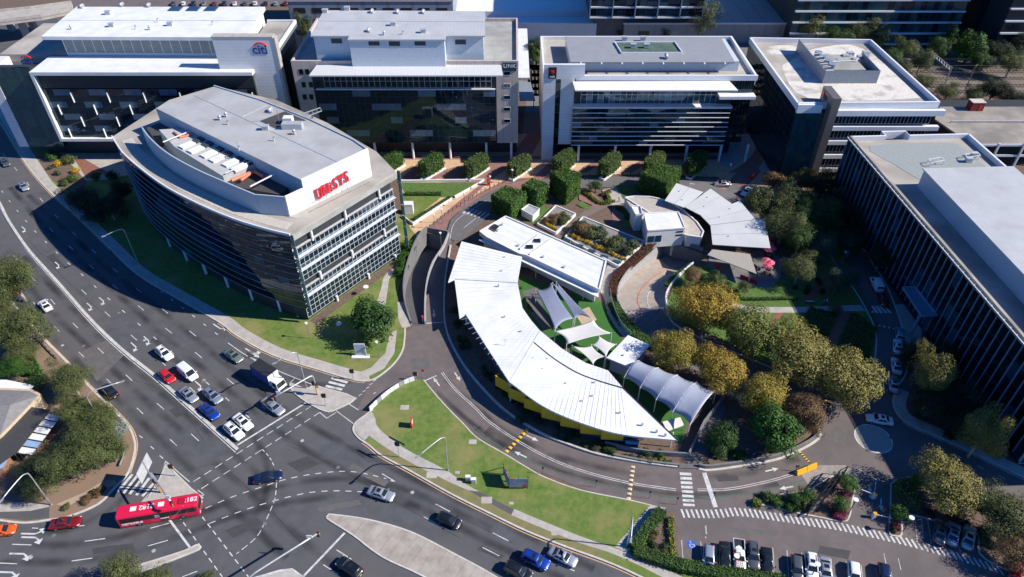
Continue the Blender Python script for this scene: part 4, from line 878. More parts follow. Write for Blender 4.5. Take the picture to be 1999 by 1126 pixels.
# end face of that block, glazed, just in frame
facade(B, f1+d*.05, f1+inn*20+d*.05, .5, FZ-1.5, 12, 5, glass_bl, mull_lt, .12, .08, rnd=rr) if Vector((inn.y, -inn.x, 0)).dot(d) > 0 else facade(B, f1+inn*20+d*.05, f1+d*.05, .5, FZ-1.5, 12, 5, glass_bl, mull_lt, .12, .08, rnd=rr)
m = MB(); cq = [P(1762,562,6.0), P(1786,561,6.0), P(1830,616,6.0), P(1799,618,6.0)]
m.hexa([v-Vector((0,0,.25)) for v in cq]+cq); cn = m.build('entrance_canopy', M('blue_canopy', (.16, .22, .30), .3), B); ring_wall(B, cq, 5.9, 6.3, .25, M('blue_steel_fin'), 'canopy_edge')
MB().box(cq[3].x-.2, cq[3].x+.2, cq[3].y+.3, cq[3].y+.7, 0, 5.7).build('canopy_column', M('blue_steel_fin'), B)
# ---------------------------------------------------------------- curved tower with red roof sign
UZ = 23.0
cL = S([(219,267),(241,300),(280,334),(328,368),(392,401),(456,428),(520,448),(566,459)], 3, UZ)
c1, c2 = cL[-1], P(773,335,UZ)
cBk = [P(724,297,UZ), P(606,235,UZ), P(418,165,UZ-0), P(272,250,UZ)]
roof = cL+[c2]+[P(735,296,UZ), P(640,240,UZ), P(540,195,UZ), P(420,168,UZ), P(330,195,UZ)]
B = bldg('office_tower', 'curved black glass office building with red UNISYS roof sign', (-58, 135, 0))
MB().prism(roof, UZ-.5, UZ).build('roof', conc_roof, B)
bc = sum(roof, Vector())/len(roof)
def inset(pl, k): return [p+(bc-p).normalized()*k for p in pl]
MB().prism(inset(roof, 1.6), .4, UZ-.5).build('core', core_m, B)
MB().wall(offset(cL, -.0), .25, UZ-.05, UZ+.35).build('roof_edge', band_w, B)
MB().wall([cL[-1], c2], .3, UZ-1.6, UZ-.49).build('roof_fascia', flat_roof, B)
deck = M('pale_roof_slab', (.47, .43, .38), .85, var=.1)
for a, b in list(zip(offset(cL, -1.3), offset(cL, -1.3)[1:]))[1:-1]:
    for k in range(2):
        p0, p1 = a.lerp(b, k/2+.03), a.lerp(b, k/2+.47); tt = (p1-p0).normalized(); nn = Vector((-tt.y, tt.x, 0)); nn = nn if nn.dot(bc-p0) > 0 else -nn
        MB().hexa([Vector((v.x, v.y, z)) for z in (UZ-.01, UZ+.06) for v in (p0, p1, p1+nn*2.4, p0+nn*2.4)]).build('roof_slab', deck, B)
# curved wall: storeys of dark panes with thin bright lines
cw_ = inset(cL, .5); seg = resample(cw_, (sum((b-a).length for a, b in zip(cw_, cw_[1:])))/24.02); rr = random.Random(30)
zs = [4.0+i*(UZ-1.0-4.0)/10 for i in range(11)]
for a, b in zip(seg, seg[1:]): facade(B, a, b, zs[0], zs[-1], 1, 10, glass_blk, None, .05, .05, glass_gr, .03, zs=zs, rnd=rr, tilt=.006)
m = MB()
for z in zs: m.wall(offset([Vector((p.x, p.y, 0)) for p in seg], .1), .12, z-.045, z+.045)
m.build('facade_line', M('pale_line', (.26, .31, .37), .4, metal=.3), B)
for i in (6, 9, 12, 15, 18, 21): p = seg[min(i, len(seg)-1)]; MB().cyl(p.x+.3, p.y+.5, 0, 4.1, .32, 10).build('column', band_w, B)
# right wall: two glazed tiers with sunshades between open ledges
u = (c2-c1); u.z = 0; Lu = u.length; u.normalize(); un = Vector((u.y, -u.x, 0))
if un.y > 0: un = -un
Aw, Bw = c1-un*1.2+u*.3, c2-un*1.2-u*.6
led = M('brown_ledge', (.24, .19, .17), .8, var=.1)
for (za, zb) in ((.9, 8.3), (10.2, 18.3)):
    h = (zb-za)/2
    facade(B, Aw+un*.0, Bw+un*.0, za, zb, 24, 6, glass_dk, mull_lt, .09, .07, rnd=rr)
    for z in ([zb-1.75] if za < 5 else [zb-1.75, zb-5.0]):
        m = MB(); o_ = un*.75
        a, b = Aw+un*.12, Bw+un*.12
        m.hexa([Vector((a.x, a.y, z+.12)), Vector((b.x, b.y, z+.12)), Vector((b.x, b.y, z+.12))+o_+Vector((0,0,-.12)), Vector((a.x, a.y, z+.12))+o_+Vector((0,0,-.12)), Vector((a.x, a.y, z+.18)), Vector((b.x, b.y, z+.18)), Vector((b.x, b.y, z+.18))+o_+Vector((0,0,-.12)), Vector((a.x, a.y, z+.18))+o_+Vector((0,0,-.12))]); m.build('sunshade', M('sunshade_grey', (.52, .55, .60), .5), B)
    m = MB(); a, b = Aw+un*.05, Bw+un*.05; m.hexa([Vector((p.x, p.y, z)) for z in (zb, zb+.25) for p in (a+un*.15, b+un*.15, b-un*2.6, a-un*2.6)]); m.build('ledge', led, B)
    MB().wall([a+un*.0, b+un*.0], .34, zb+.24, zb+.42).build('ledge_rail', M('ledge_coping', (.48, .49, .52), .5), B)
    facade(B, Aw-un*2.3, Bw-un*2.3, zb+.3, (10.1 if zb < 10 else UZ-.6), 12, 1, glass_blk, None, .08, rnd=rr)
MB().prism([Aw-un*.1, Bw-un*.1, Bw-un*3, Aw-un*3], .3, 8.25).build('lower_tier_core', core_m, B); MB().prism([Aw-un*.1, Bw-un*.1, Bw-un*3, Aw-un*3], 10.2, 18.25).build('upper_tier_core', core_m, B)
for i in range(3):
    for z0_, z1_ in ((0, 1.6), (8.3, 10.2), (18.3, 21.4)):
        p = Aw.lerp(Bw, [.28, .62, .93][i] if z0_ == 0 else [.18, .5, .85][i])+un*.3; MB().cyl(p.x, p.y, z0_, z1_, .28, 10).build('column', white, B)
p = P(583,617); MB().cyl(p.x, p.y, 0, 3.6, .35, 12).build('column', white, B)
for q in (c1, c2):                                    # glazed corner blades
    m = MB(); s_ = 1 if q is c1 else -1
    for k in range(7):
        a = q-un*.4+u*(.2 if q is c1 else .6); z = 2.5+k*2.95; MB().hexa([Vector((v.x, v.y, zz)) for zz in (z, z+2.8) for v in (a, a+un*1.0, a+un*1.0+u*.08, a+u*.08)]).build('corner_glass_blade', M('corner_glass', (.10, .20, .20), .1, var=0), B)
# roof plant: metal roof hall, louvred yard, sign wall
pz = 29.2
hall = [P(418,169,pz), P(304,211,pz), P(590,352,pz), P(715,293,pz), P(690,275,pz), P(606,235,pz), P(510,197,pz)]
MB().prism(hall, UZ-.02, pz-.25).build('plant_hall', M('blue_grey_cladding'), B)
MB().prism(hall, pz-.25, pz).build('hall_roof', M('hall_metal_roof', (.42, .42, .42), .5, var=.05, scale=.3, stripe=(40, .9, .1, .1), patch=(.13, .45, .7, (.33, .31, .30), .8)), B)
a, b = P(715,293,pz), P(590,352,pz); c_ = P(555,376,27.4)
sgw = MB().wall([P(718,292,pz), P(588,353,pz)], .35, UZ-.01, pz+.35); sgw = sgw.build('sign_wall', white, B); MB().wall([P(588,353,pz), P(556,383,27.6)], .35, UZ-.01, 27.6).build('sign_wall', white, B)
t = (P(718,292,pz)-P(588,353,pz)).normalized(); w_ = Vector((t.y, -t.x, 0)); w_ = -w_ if w_.y > 0 else w_
o_ = P(648,352,26.6)
word = 'UNiSYS'; red = M('sign_red'); wb = P(588,353,pz); d_ = t; st_ = MB()
def at_sign(s_, z, off=.55): q = wb+d_*s_+w_*off; return Vector((q.x, q.y, z))
for i, ch in enumerate(word):
    s_ = (3.0, 4.65, 5.95, 7.1, 8.6, 10.0)[i]; me = textmesh(ch, 3.3 if ch != 'i' else 3.2, .16, .055); me.materials.clear(); me.materials.append(red)
    n_ = d_.cross(Vector((0,0,1))); o_ = at_sign(s_, 24.0+.17*i)
    me.transform(Matrix(((d_.x, 0, n_.x, o_.x), (d_.y, 0, n_.y, o_.y), (0, 1, 0, o_.z), (0, 0, 0, 1))) @ Matrix.Diagonal((.68, 1, 1, 1))); lo = link('sign_letter', me, B)
    if ch in 'UNY':                                   # slab serifs
        for k in (-.5, .5): q = at_sign(s_+k, 24.0+.17*i+2.27); MB().bar(q-d_*.28, q+d_*.28, .3, .16).build('serif', red, lo)
    st_.bar(at_sign(s_, UZ, .35), at_sign(s_, 26.0, .35), .08)
st_.bar(at_sign(1.5, 23.9), at_sign(11.5, 24.9), .12); st_.bar(at_sign(-.5, UZ+.5, 2.2), at_sign(15, UZ+.5, 2.2), .1); st_.build('sign_frame_rail', steel, B)
# louvred yard wall, panels
yard = S([(277,248),(292,268),(325,297),(380,328),(445,357),(500,380)], 4, 27.4)
MB().wall(yard, .3, UZ-.01, 27.4).build('yard_wall', M('blue_grey_cladding'), B)
MB().wall([yard[-1], P(556,383,27.6)], .3, UZ-.01, 27.5).build('yard_wall', M('blue_grey_cladding'), B)
MB().prism([P(310,252,27.2), P(340,285,27.2), P(435,343,27.2), P(500,318,27.2), P(420,275,27.2), P(370,248,27.2)], UZ+.0, 27.1).build('yard_deck', M('pale_deck', (.44, .44, .43), .7, var=.08), B)
MB().prism([P(285,248,25.6), P(300,268,25.6), P(330,262,25.6), P(345,245,25.6), P(320,235,25.6)], UZ, 25.4).build('yard_pit', plant_dk, B)
MB().prism([P(455,362,25.6), P(545,378,25.6), P(580,352,25.6), P(505,325,25.6)], UZ, 25.4).build('yard_pit', plant_dk, B)
for i in range(6):
    t_ = i/5; p = P(378+t_*86+(8 if i > 1 else 0)+(8 if i > 3 else 0), 276+t_*43, 27.4); dd = (P(590,352,pz)-P(304,211,pz)).normalized(); d2 = Vector((-dd.y, dd.x, 0))
    if d2.y < 0: d2 = -d2
    for nm, k0, k1, mm in (('louvre_panel', 0.1, 3.0, M('black_louvre', (.05, .06, .075), .5, stripe=(40, .5, .3, .1))), ('yard_cover', -3.2, -.1, white)):
        c4 = [p+dd*-.9+d2*k0, p+dd*.9+d2*k0, p+dd*.9+d2*k1, p+dd*-.9+d2*k1]
        MB().hexa([Vector((v.x, v.y, 27.0)) for v in c4]+[Vector((v.x, v.y, 27.45)) for v in c4]).build(nm, mm, B)
m = MB(); pts = [P(340,258,27.3), P(352,268,27.3), P(375,262,27.3)]; m.tube(pts, .3, 8); m.build('orange_pipe', orange_pipe, B)
m = MB(); m.tube([P(452,352,26.2), P(480,340,26.2), P(498,335,26.2), P(515,345,26.2)], .38, 8); m.tube([P(470,352,26.2), P(500,330,26.2)], .3, 8); m.build('orange_pipe', orange_pipe, B)
m = MB(); m.bar(P(318,277,27.6), P(378,253,27.6), .2); m.bar(P(488,364,27.6), P(535,340,27.6), .2); m.bar(P(440,338,27.6), P(495,312,27.6), .15); m.build('roof_beam', band_w, B)
m = MB()
rl = resample(offset(cL, -5.4)[4:], 1.6)
for p in rl: m.bar((p.x, p.y, UZ), (p.x, p.y, UZ+.8), .06)
for a, b in zip(rl, rl[1:]): m.bar((a.x, a.y, UZ+.8), (b.x, b.y, UZ+.8), .06); m.bar((a.x, a.y, UZ+.4), (b.x, b.y, UZ+.4), .04)
m.build('roof_rail', band_w, B)
MB().prism([P(508,237,pz), P(558,213,pz), P(598,234,pz), P(545,252,pz)] and [P(507,236,pz), P(556,217,pz), P(598,235,pz), P(535,250,pz)], pz-.05, pz+.03).build('roof_well', plant_dk, B)
p = P(572,250,pz); m = MB(); m.box(p.x-2.2, p.x+2.2, p.y-.8, p.y+.9, pz, pz+1.3); m.build('air_unit', hvac_m, B); p = P(564,240,pz); MB().box(p.x-1, p.x+1, p.y-.8, p.y+.8, pz, pz+1.5).build('air_unit', white, B)
vents(B, [(430,234),(442,228),(519,253),(575,262),(528,218),(445,243),(535,275),(467,293)], pz, [0, 0, 1, 0, 3, 2, 2, 2])
m = MB(); m.bar(P(546,240,pz), P(546,240,pz)+Vector((0,0,5)), .08); m.bar(P(467,297,pz), P(467,297,pz)+Vector((0,0,2.5)), .06); m.build('roof_mast', steel, B)
m = MB(); m.bar(P(380,186,pz)+Vector((0,0,.03)), P(664,318,pz)+Vector((0,0,.03)), .35, .08); m.bar(P(472,228,pz)+Vector((0,0,.03)), P(520,205,pz)+Vector((0,0,.03)), .25, .08); m.build('roof_flashing', hvac_m, B)
MB().wall([P(p[0], p[1], pz) for p in [(418,168),(510,196),(606,234),(690,274),(716,292)]], .3, pz-.2, pz+.25).build('roof_gutter', M('blue_grey_cladding'), B)
m = MB(); p0, p1, p2 = P(590,222,25), P(625,210,25), P(628,216,25); m.bar(p0, p1, .2); m.bar(P(597,228,25), p2, .2)
for k in range(5): m.bar(p0.lerp(p1, k/4), P(597,228,25).lerp(p2, k/4), .12)
m.build('maintenance_gantry', steel, B)
# court strip: planting bed at the foot of the right wall
bed = MB().prism([Aw+un*.2, Bw+un*.2, Bw+un*2.2, Aw+un*2.2], -.02, .17).build('wall_bed', mulch); struct(bed)
# ================================================================ CHILDCARE CENTRE, PAVILIONS, GARDENS
yellow = M('yellow_wall', (.72, .42, .02), .6, var=.05, stripe=(0, .35, .08, .1)); sail_g = M('grey_sail', (.20, .225, .31), .6, var=.06, scale=.5); sail_w = M('cream_sail', (.62, .60, .57), .6, var=.04, scale=.5)
B = thing('childcare_centre', 'white crescent-roofed childcare building with yellow sawtooth wall', 'building', (10, 95, 0))
def slab(par, pts, th, mat, name):                    # pts with own z
    m = MB(); n = len(pts); tr = tessellate_polygon([[Vector((p.x, p.y, 0)) for p in pts]])
    v = [p for p in pts]+[p-Vector((0, 0, th)) for p in pts]
    f = [tuple(t) for t in tr]+[tuple(i+n for i in t) for t in tr]+[(i, (i+1) % n, n+(i+1) % n, n+i) for i in range(n)]
    return m.add(v, f).build(name, mat, par)
r1 = [P(901,471,4.9), P(1019,501,4.9), P(1010,551,4.9), P(887,544,4.9), P(875,550,4.9)]
slab(B, r1, .35, white_roof, 'roof_section')
r2 = [P(887,543,4.6), P(1010,550,4.6), P(1020,601,4.7), P(1036,624,4.8), P(1054,645,5.0), P(994,745,5.4), P(909,613,4.6), P(897,620,4.5)]
slab(B, r2, .35, white_roof, 'roof_section')
e3 = sm([P(994,745,5.45), P(1061,793,5.2), P(1137,826,5.0), P(1216,848,4.7), P(1323,859,4.4)], 5)
r3 = [P(1054,645,5.1), P(1099,682,5.1), P(1143,708,5.0), P(1187,723,4.9), P(1216,757,4.8)]+e3[::-1]
slab(B, r3, .35, white_roof, 'roof_section')
rib = M('roof_rib', (.66, .67, .69), .5)
def ribs(A, Bp, n, par=None):
    for k in range(1, n):
        a, b = onpl(A, k/n), onpl(Bp, k/n); MB().bar(a+Vector((0,0,.03)), b+Vector((0,0,.03)), .02, .04).build('roof_rib', rib, par or B)
def onpl(pl, t):
    D = [0]
    for a, b in zip(pl, pl[1:]): D.append(D[-1]+(b-a).length)
    x = t*D[-1]
    for i in range(len(pl)-1):
        if D[i+1] >= x-1e-6: return pl[i].lerp(pl[i+1], (x-D[i])/(D[i+1]-D[i]))
    return pl[-1]
ribs(r3[:5], e3[:-4], 26); ribs([r2[0], r2[7], r2[5]], [r2[1], r2[2], r2[3], r2[4]], 20); ribs([r1[4], r1[0]], [r1[2], r1[1]], 12)
gs = sm([P(1042,668,5.2), P(1075,695,5.2), P(1105,715,5.15), P(1135,731,5.1), P(1175,745,5.0), P(1216,757,4.9)], 4)
MB().ribbon([p+Vector((0,0,.03)) for p in gs], .22).build('roof_gutter', dark, B)
MB().ribbon([p+Vector((0,0,.04)) for p in (P(1216,757,4.85), P(1323,859,4.45))], .18).build('roof_gutter', dark, B)
for x, y in [(985,502),(979,529),(973,557),(985,618),(1017,647),(1040,700),(1068,701),(1104,749),(1156,773),(1136,783),(1160,747),(1210,805),(1254,828),(1282,841),(1299,848),(1058,721)]:
    p = P(x, y, 4.9 if y < 640 else 5.0); MB().box(p.x-.16, p.x+.16, p.y-.14, p.y+.14, 4.6, p.z+.28).build('roof_vent', hvac_m, B)
m = MB(); p = P(986,675,4.9); m.bar(p, p+Vector((0,0,1.8)), .06); m.bar(p+Vector((-.6,0,1.6)), p+Vector((.6,.2,1.6)), .04); m.bar(p+Vector((-.4,.1,1.2)), p+Vector((.4,.1,1.2)), .04); m.build('aerial', steel, B)
wi = G([(905,480),(1010,506),(1002,550),(1010,603),(1044,648),(1090,690),(1136,717),(1180,733),(1206,765),(1262,828),(1216,838),(1137,815),(1061,780),(1000,736),(915,612),(905,600),(897,548)], 4.6)
MB().prism(wi, 0, 4.3).build('wall', M('childcare_wall', (.10, .10, .11), .6), B)
ye = sm([P(975,752,1), P(1000,775,1), P(1061,812,1), P(1137,843,1), P(1216,864,1)], 3)
def onpl(pl, t):
    D = [0]
    for a, b in zip(pl, pl[1:]): D.append(D[-1]+(b-a).length)
    x = t*D[-1]
    for i in range(len(pl)-1):
        if D[i+1] >= x-1e-6: return pl[i].lerp(pl[i+1], (x-D[i])/(D[i+1]-D[i]))
    return pl[-1]
for i in range(7):
    a, b = onpl(ye, i/7), onpl(ye, (i+.98)/7); t = (b-a).normalized(); n = Vector((t.y, -t.x, 0)); n = -n if n.y > 0 else n
    a2, b2 = a+n*.1, b+n*1.0
    a2, b2 = a+n*.9, b+n*.0
    MB().wall([a2, b2], .2, 1.7, 4.35).build('yellow_panel', yellow, B); MB().wall([a, a2], .2, 1.7, 4.3).build('yellow_panel', yellow, B)
p = P(996.5,785); MB().cyl(p.x, p.y, 0, 5.2, .13, 8).build('post', white, B); p = P(1308,873); MB().cyl(p.x, p.y, 0, 4.1, .1, 8).build('post', white, B)
p = P(915,640); MB().box(p.x-.6, p.x+.6, p.y, p.y+.15, 1, 4.0).build('entry_panel', white, B)
for i in range(5):
    p = P(1205+i*9, 863+i*.8, 1); MB().box(p.x-.5, p.x+.5, p.y-.05, p.y+.05, .4, 2.0).build('window_pane', glass_bl, B)
tq = MB(); a, b = P(1221,862,1.3), P(1245,864,1.3); tq.tube([a, b], .45, 10); tq.build('turquoise_tunnel', M('turquoise', (.03, .30, .42), .4, var=.05), B)
# flat white wing
q = [(325,265),(515,155),(1250,480),(1200,690),(670,440),(615,428),(380,308)]
fl = [P(850+x/3.754, 380+y/3.754, 4.6) for x, y in q]
B2 = thing('flat_roofed_wing', 'flat white parapet-roofed wing beside the crescent building', 'building', (12, 125, 0))
MB().prism(fl, 3.4, 4.35).build('roof', white_roof, B2); ring_wall(B2, fl, 3.4, 4.62, .3, white)
MB().prism(inset(fl, .9) if False else [p+(sum(fl, Vector())/7-p).normalized()*1.0 for p in fl], 0, 3.4).build('wall', white, B2)
a, b = P(850+620/3.754, 380+400/3.754, 4.5), P(850+765/3.754, 380+290/3.754, 4.5); MB().wall([a, b], .3, 4.3, 4.75).build('parapet', white, B2); a2, b2 = P(850+690/3.754, 380+440/3.754, 4.5), P(850+855/3.754, 380+325/3.754, 4.5); MB().wall([a2, b2], .3, 4.3, 4.75).build('parapet', white, B2)
ribs([fl[0], fl[1]], [fl[3], fl[2]], 4, B2)
for x, y in ((745,340),(690,385)): p = P(850+x/3.754, 380+y/3.754, 4.4); MB().box(p.x-.8, p.x+.8, p.y-.6, p.y+.6, 4.3, 4.7).build('skylight', glass_dk, B2)
for x, y in ((490,222),(455,265),(790,458),(945,532),(608,375)): p = P(850+x/3.754, 380+y/3.754, 4.4); MB().cyl(p.x, p.y, 4.3, 4.75, .3, 8).build('roof_vent', hvac_m, B2)
p = [P(850+x/3.754, 380+y/3.754, 4.5) for x, y in ((385,245),(425,205),(470,225),(430,270))]; MB().prism(p, 4.3, 4.4).build('roof_pit', dark, B2)
cp = [P(850+x/3.754, 380+y/3.754, 3.5) for x, y in ((318,330),(345,325),(600,435),(690,455),(1195,715),(1195,752),(640,490),(605,462))]
MB().prism(cp, 3.25, 3.5, True).build('canopy', white, B2)
for x, y in ((735,550),(735,610),(1080,715),(1080,775)):
    if y in (610, 775): p = P(850+x/3.754, 380+y/3.754); MB().cyl(p.x, p.y, 0, 3.3, .07, 8).build('post', white, B2)
# green play lawn, shade sails
sheet('play_lawn', G([(1013,535),(1030,545),(1110,572),(1165,585),(1185,600),(1200,640),(1230,690),(1290,745),(1350,790),(1330,870),(1290,830),(1225,760),(1190,725),(1140,705),(1060,650),(1025,605),(1015,570)]), .148, M('artificial_turf', (.035, .13, .02), .9, var=.1))
sheet('play_path', G([(1020,570),(1050,560),(1060,600),(1080,640),(1060,645),(1035,610)]), .152, M('dark_paving')); sheet('sand_pit', G([(1120,610),(1150,600),(1165,625),(1140,640)]), .154, M('sand', (.45, .36, .24), .9))
def sail(name, cs, k, mat, label, n=12, posts=True, bump=0.):
    T = thing(name, label, 'shade sail', (cs[0].x, cs[0].y, 0), group='shade sails over the play yard')
    m = MB()
    for i in range(n+1):
        for j in range(n+1):
            u, v = i/n, j/n; u2 = .5+(u-.5)*(1-k*sin(pi*v)); v2 = .5+(v-.5)*(1-k*sin(pi*u))
            p = cs[0]*(1-u2)*(1-v2)+cs[1]*u2*(1-v2)+cs[2]*u2*v2+cs[3]*(1-u2)*v2
            m.v.append((p.x, p.y, p.z-bump*sin(pi*u)*sin(pi*v)))
    for i in range(n):
        for j in range(n): a = i*(n+1)+j; m.f.append((a, a+n+1, a+n+2, a+1)); m.mi.append(0)
    o = m.build('fabric', mat, T, smooth=True); so = o.modifiers.new('thickness', 'SOLIDIFY'); so.thickness = .03
    if posts:
        for c_ in cs: MB().cyl(c_.x, c_.y, 0, c_.z+.15, .08, 8).build('post', white, T)
    return T
sail('shade_sail', [P(1046,566,3.9), P(1076,554,4.6), P(1119,622,3.4), P(1084,644,4.4)], .13, sail_g, 'broad grey shade sail over the play yard')
sail('shade_sail', [P(1079,552,4.6), P(1086,550,4.2), P(1155,621,4.3), P(1122,624,3.5)], .2, sail_g, 'narrow grey shade sail beside the broad one')
sail('shade_sail', [P(1083,646,4.6), P(1159,624,3.6), P(1194,650,4.6), P(1106,672,3.6)], .16, sail_w, 'large cream shade sail with four concave sides')
sail('shade_sail', [P(1117,675,4.2), P(1155,675,3.6), P(1181,696,4.2), P(1158,711,3.8)], .2, sail_w, 'small cream shade sail touching the white crescent roof')
sail('shade_sail', [P(1155,673,3.7), P(1169,656,4.3), P(1203,672,3.8), P(1183,696,4.3)], .2, sail_w, 'small cream shade sail beside the white pavilion roof')
T = thing('barrel_canopy', 'arched grey fabric canopy with five scalloped ribs', 'canopy', tuple(P(1300,790)))
ca, cb, cc, cd = P(1249,704,4.0), P(1399,760,4.0), P(1347,828,3.6), P(1219,735,3.6); m = MB(); nu, nv = 32, 8
for i in range(nu+1):
    u = i/nu
    for j in range(nv+1):
        v = j/nv; v2 = .5+(v-.5)*(1-.11*abs(sin(4*pi*u))); p = ca.lerp(cb, u).lerp(cd.lerp(cc, u), v2); z = p.z+1.5*sin(pi*v)-.18*abs(sin(4*pi*u))*sin(pi*v)
        m.v.append((p.x, p.y, z))
for i in range(nu):
    for j in range(nv): a = i*(nv+1)+j; m.f.append((a, a+nv+1, a+nv+2, a+1)); m.mi.append(0)
o = m.build('fabric', M('grey_canopy', (.30, .33, .42), .6, var=.05), T, smooth=True); so = o.modifiers.new('thickness', 'SOLIDIFY'); so.thickness = .04
for k in range(5):
    u = k/4; a, b = ca.lerp(cb, u), cd.lerp(cc, u); pts = [a.lerp(b, v/10)+Vector((0,0,1.45*sin(pi*v/10)-.03)) for v in range(11)]; MB().tube(pts, .07, 6).build('rib', white, T)
    MB().cyl(a.x, a.y, 0, 4, .09, 8).build('post', white, T); MB().cyl(b.x, b.y, 0, 3.6, .09, 8).build('post', white, T)
T = thing('pavilion', 'small white flat-roofed pavilion between sails and arched canopy', 'pavilion', tuple(P(1226,690)))
pv = [P(1226,654,4.0), P(1269,673,4.0), P(1228,716,4.0), P(1184,698,4.0)]; MB().prism(pv, 3.7, 4.0, True).build('roof', white_roof, T); MB().prism([p+(sum(pv, Vector())/4-p)*.2 for p in pv], 0, 3.7).build('wall', M('pale_blue_wall', (.40, .46, .55), .6), T)
for x, y in ((1236,676),(1227,685),(1217,694)): p = P(x, y, 4); MB().cyl(p.x, p.y, 3.95, 4.3, .18, 8).build('roof_vent', hvac_m, T)
T = thing('play_shelter', 'little cream awning near the tip of the crescent roof', 'awning', tuple(P(1312,828))); a = [P(1293,823,1.9), P(1328,814,1.9), P(1336,828,1.9), P(1303,840,1.9)]; slab(T, [a[0], a[1], a[2]-Vector((0,0,.25)), a[3]-Vector((0,0,.25))], .1, sail_w, 'fabric')
for p in a: MB().cyl(p.x, p.y, 0, 1.8, .05, 6).build('post', steel, T)
# fence and walls round the yard
gf = sm([P(1190,575), P(1196,605), P(1212,640), P(1232,662)], 4); T = thing('glass_fence', 'curved green-tinted glass fence beside the play yard', 'fence', tuple(gf[0]))
fs = resample(gf, 1.2)
for a, b in zip(fs, fs[1:]): MB().wall([a, b], .04, .2, 1.7).build('pane', M('green_fence_glass', (.22, .38, .36), .15, var=.05), T); MB().cyl(a.x, a.y, 0, 1.8, .04, 6).build('post', steel, T)
struct(MB().wall([P(1343,893), P(1372,832), P(1416,775)], .3, 0, 1.6).build('yard_wall', M('slate_wall', (.17, .18, .20), .7, var=.1))); struct(MB().wall(sm([P(1180,870), P(1240,884), P(1290,890), P(1343,893)], 3), .25, 0, 1.3).build('yard_wall', M('slate_wall')))
sheet('walkway', S([(1172,570),(1185,520),(1205,523),(1195,550),(1191,580),(1197,610),(1215,640),(1236,664),(1228,668),(1206,645),(1186,612),(1180,585)], 3), .155, concrete)
# raised roof-garden beds
gravel = M('grey_gravel', (.22, .21, .21), .9, var=.25, scale=3, bump=.4)
def bed(pts, label, h=.9):
    T = thing('raised_bed', label, 'planter', tuple(sum(G(pts), Vector())/len(pts)))
    MB().prism(G(pts), 0, h-.2).build('gravel_fill', gravel, T); ring_wall(T, G(pts), 0, h, .3, white, 'bed_wall'); return T
bed([(1138,428),(1257,476),(1206,524),(1103,467)], 'large white-edged gravel bed with rows of shrubs'); bed([(1085,406),(1123,422),(1085,459),(1049,441)], 'small white-edged gravel bed beside the brown walkway')
sheet('brown_walkway', S([(1128,424),(1150,405),(1180,392),(1196,400),(1170,412),(1138,430),(1100,465),(1085,462)], 3), .165, M('brown_paving', (.17, .13, .11), .8))
for i in range(5):
    p = P(1107+i*24.5, 468+i*10.5, 1.0); o_ = thing('skylight_box', ['glass skylight box at the upper left end of the shrub bed','second glass skylight box along the shrub bed','third and middle glass skylight box along the shrub bed','fourth glass skylight box along the shrub bed','glass skylight box at the lower right end of the shrub bed'][i], 'skylight', tuple(p), radians(-24))
    k = MB().box(-.95, .95, -.4, .4, -.9, 0).build('frame', conc_dk); attach(k, o_); k.matrix_parent_inverse = Matrix(); 
    for s_ in range(4): g_ = MB().box(-.9+s_*.46, -.5+s_*.46, -.35, .35, 0.01, .06).build('pane', glass_gr); attach(g_, o_); g_.matrix_parent_inverse = Matrix()
# garden strips beside the walkway
for pts, mt, nm in [([(1215,415),(1235,402),(1240,420),(1228,445),(1205,440),(1220,425)], lawn_deep, 'lawn_strip'), ([(1195,410),(1210,405),(1225,425),(1195,440)], redband, 'brick_strip'), ([(1155,405),(1135,392),(1125,400),(1148,412)], lawn_deep, 'lawn_strip'), ([(1130,390),(1165,405),(1175,395),(1150,370),(1130,378)], redband, 'brick_strip'), ([(1175,372),(1205,365),(1215,388),(1228,398),(1195,402)], concrete, 'pale_court'), ([(1200,362),(1250,360),(1235,380),(1215,385)], lawn_deep, 'lawn_strip'), ([(1000,405),(1050,395),(1075,410),(1048,440),(1020,430),(985,422)], lawn_deep, 'lawn_strip')]:
    sheet(nm, G(pts), .17+.001*(hash(str(pts)) % 7 if False else len(nm)*.3+pts[0][0]*.003), mt)
T = thing('service_box', 'low white plant enclosure beside the clipped block hedge', 'enclosure', tuple(P(1035,418))); pq = [P(1018,408,2.2), P(1032,398,2.2), P(1053,407,2.2), P(1040,420,2.2)]; MB().prism(pq, 0, 1.9).build('wall', white, T); ring_wall(T, pq, 1.8, 2.2, .2, white); MB().prism(pq, 1.9, 1.96).build('top', hvac_m, T)
T = thing('service_box', 'white upright plant enclosure on the lawn beside the curved tower', 'enclosure', tuple(P(797,415))); p = P(797,415); MB().box(p.x-1.3, p.x+1.4, p.y-.8, p.y+.9, 0, 2.8).build('wall', white, T); MB().box(p.x-1.35, p.x+1.45, p.y-.85, p.y+.95, 2.8, 2.95).build('top', white, T)
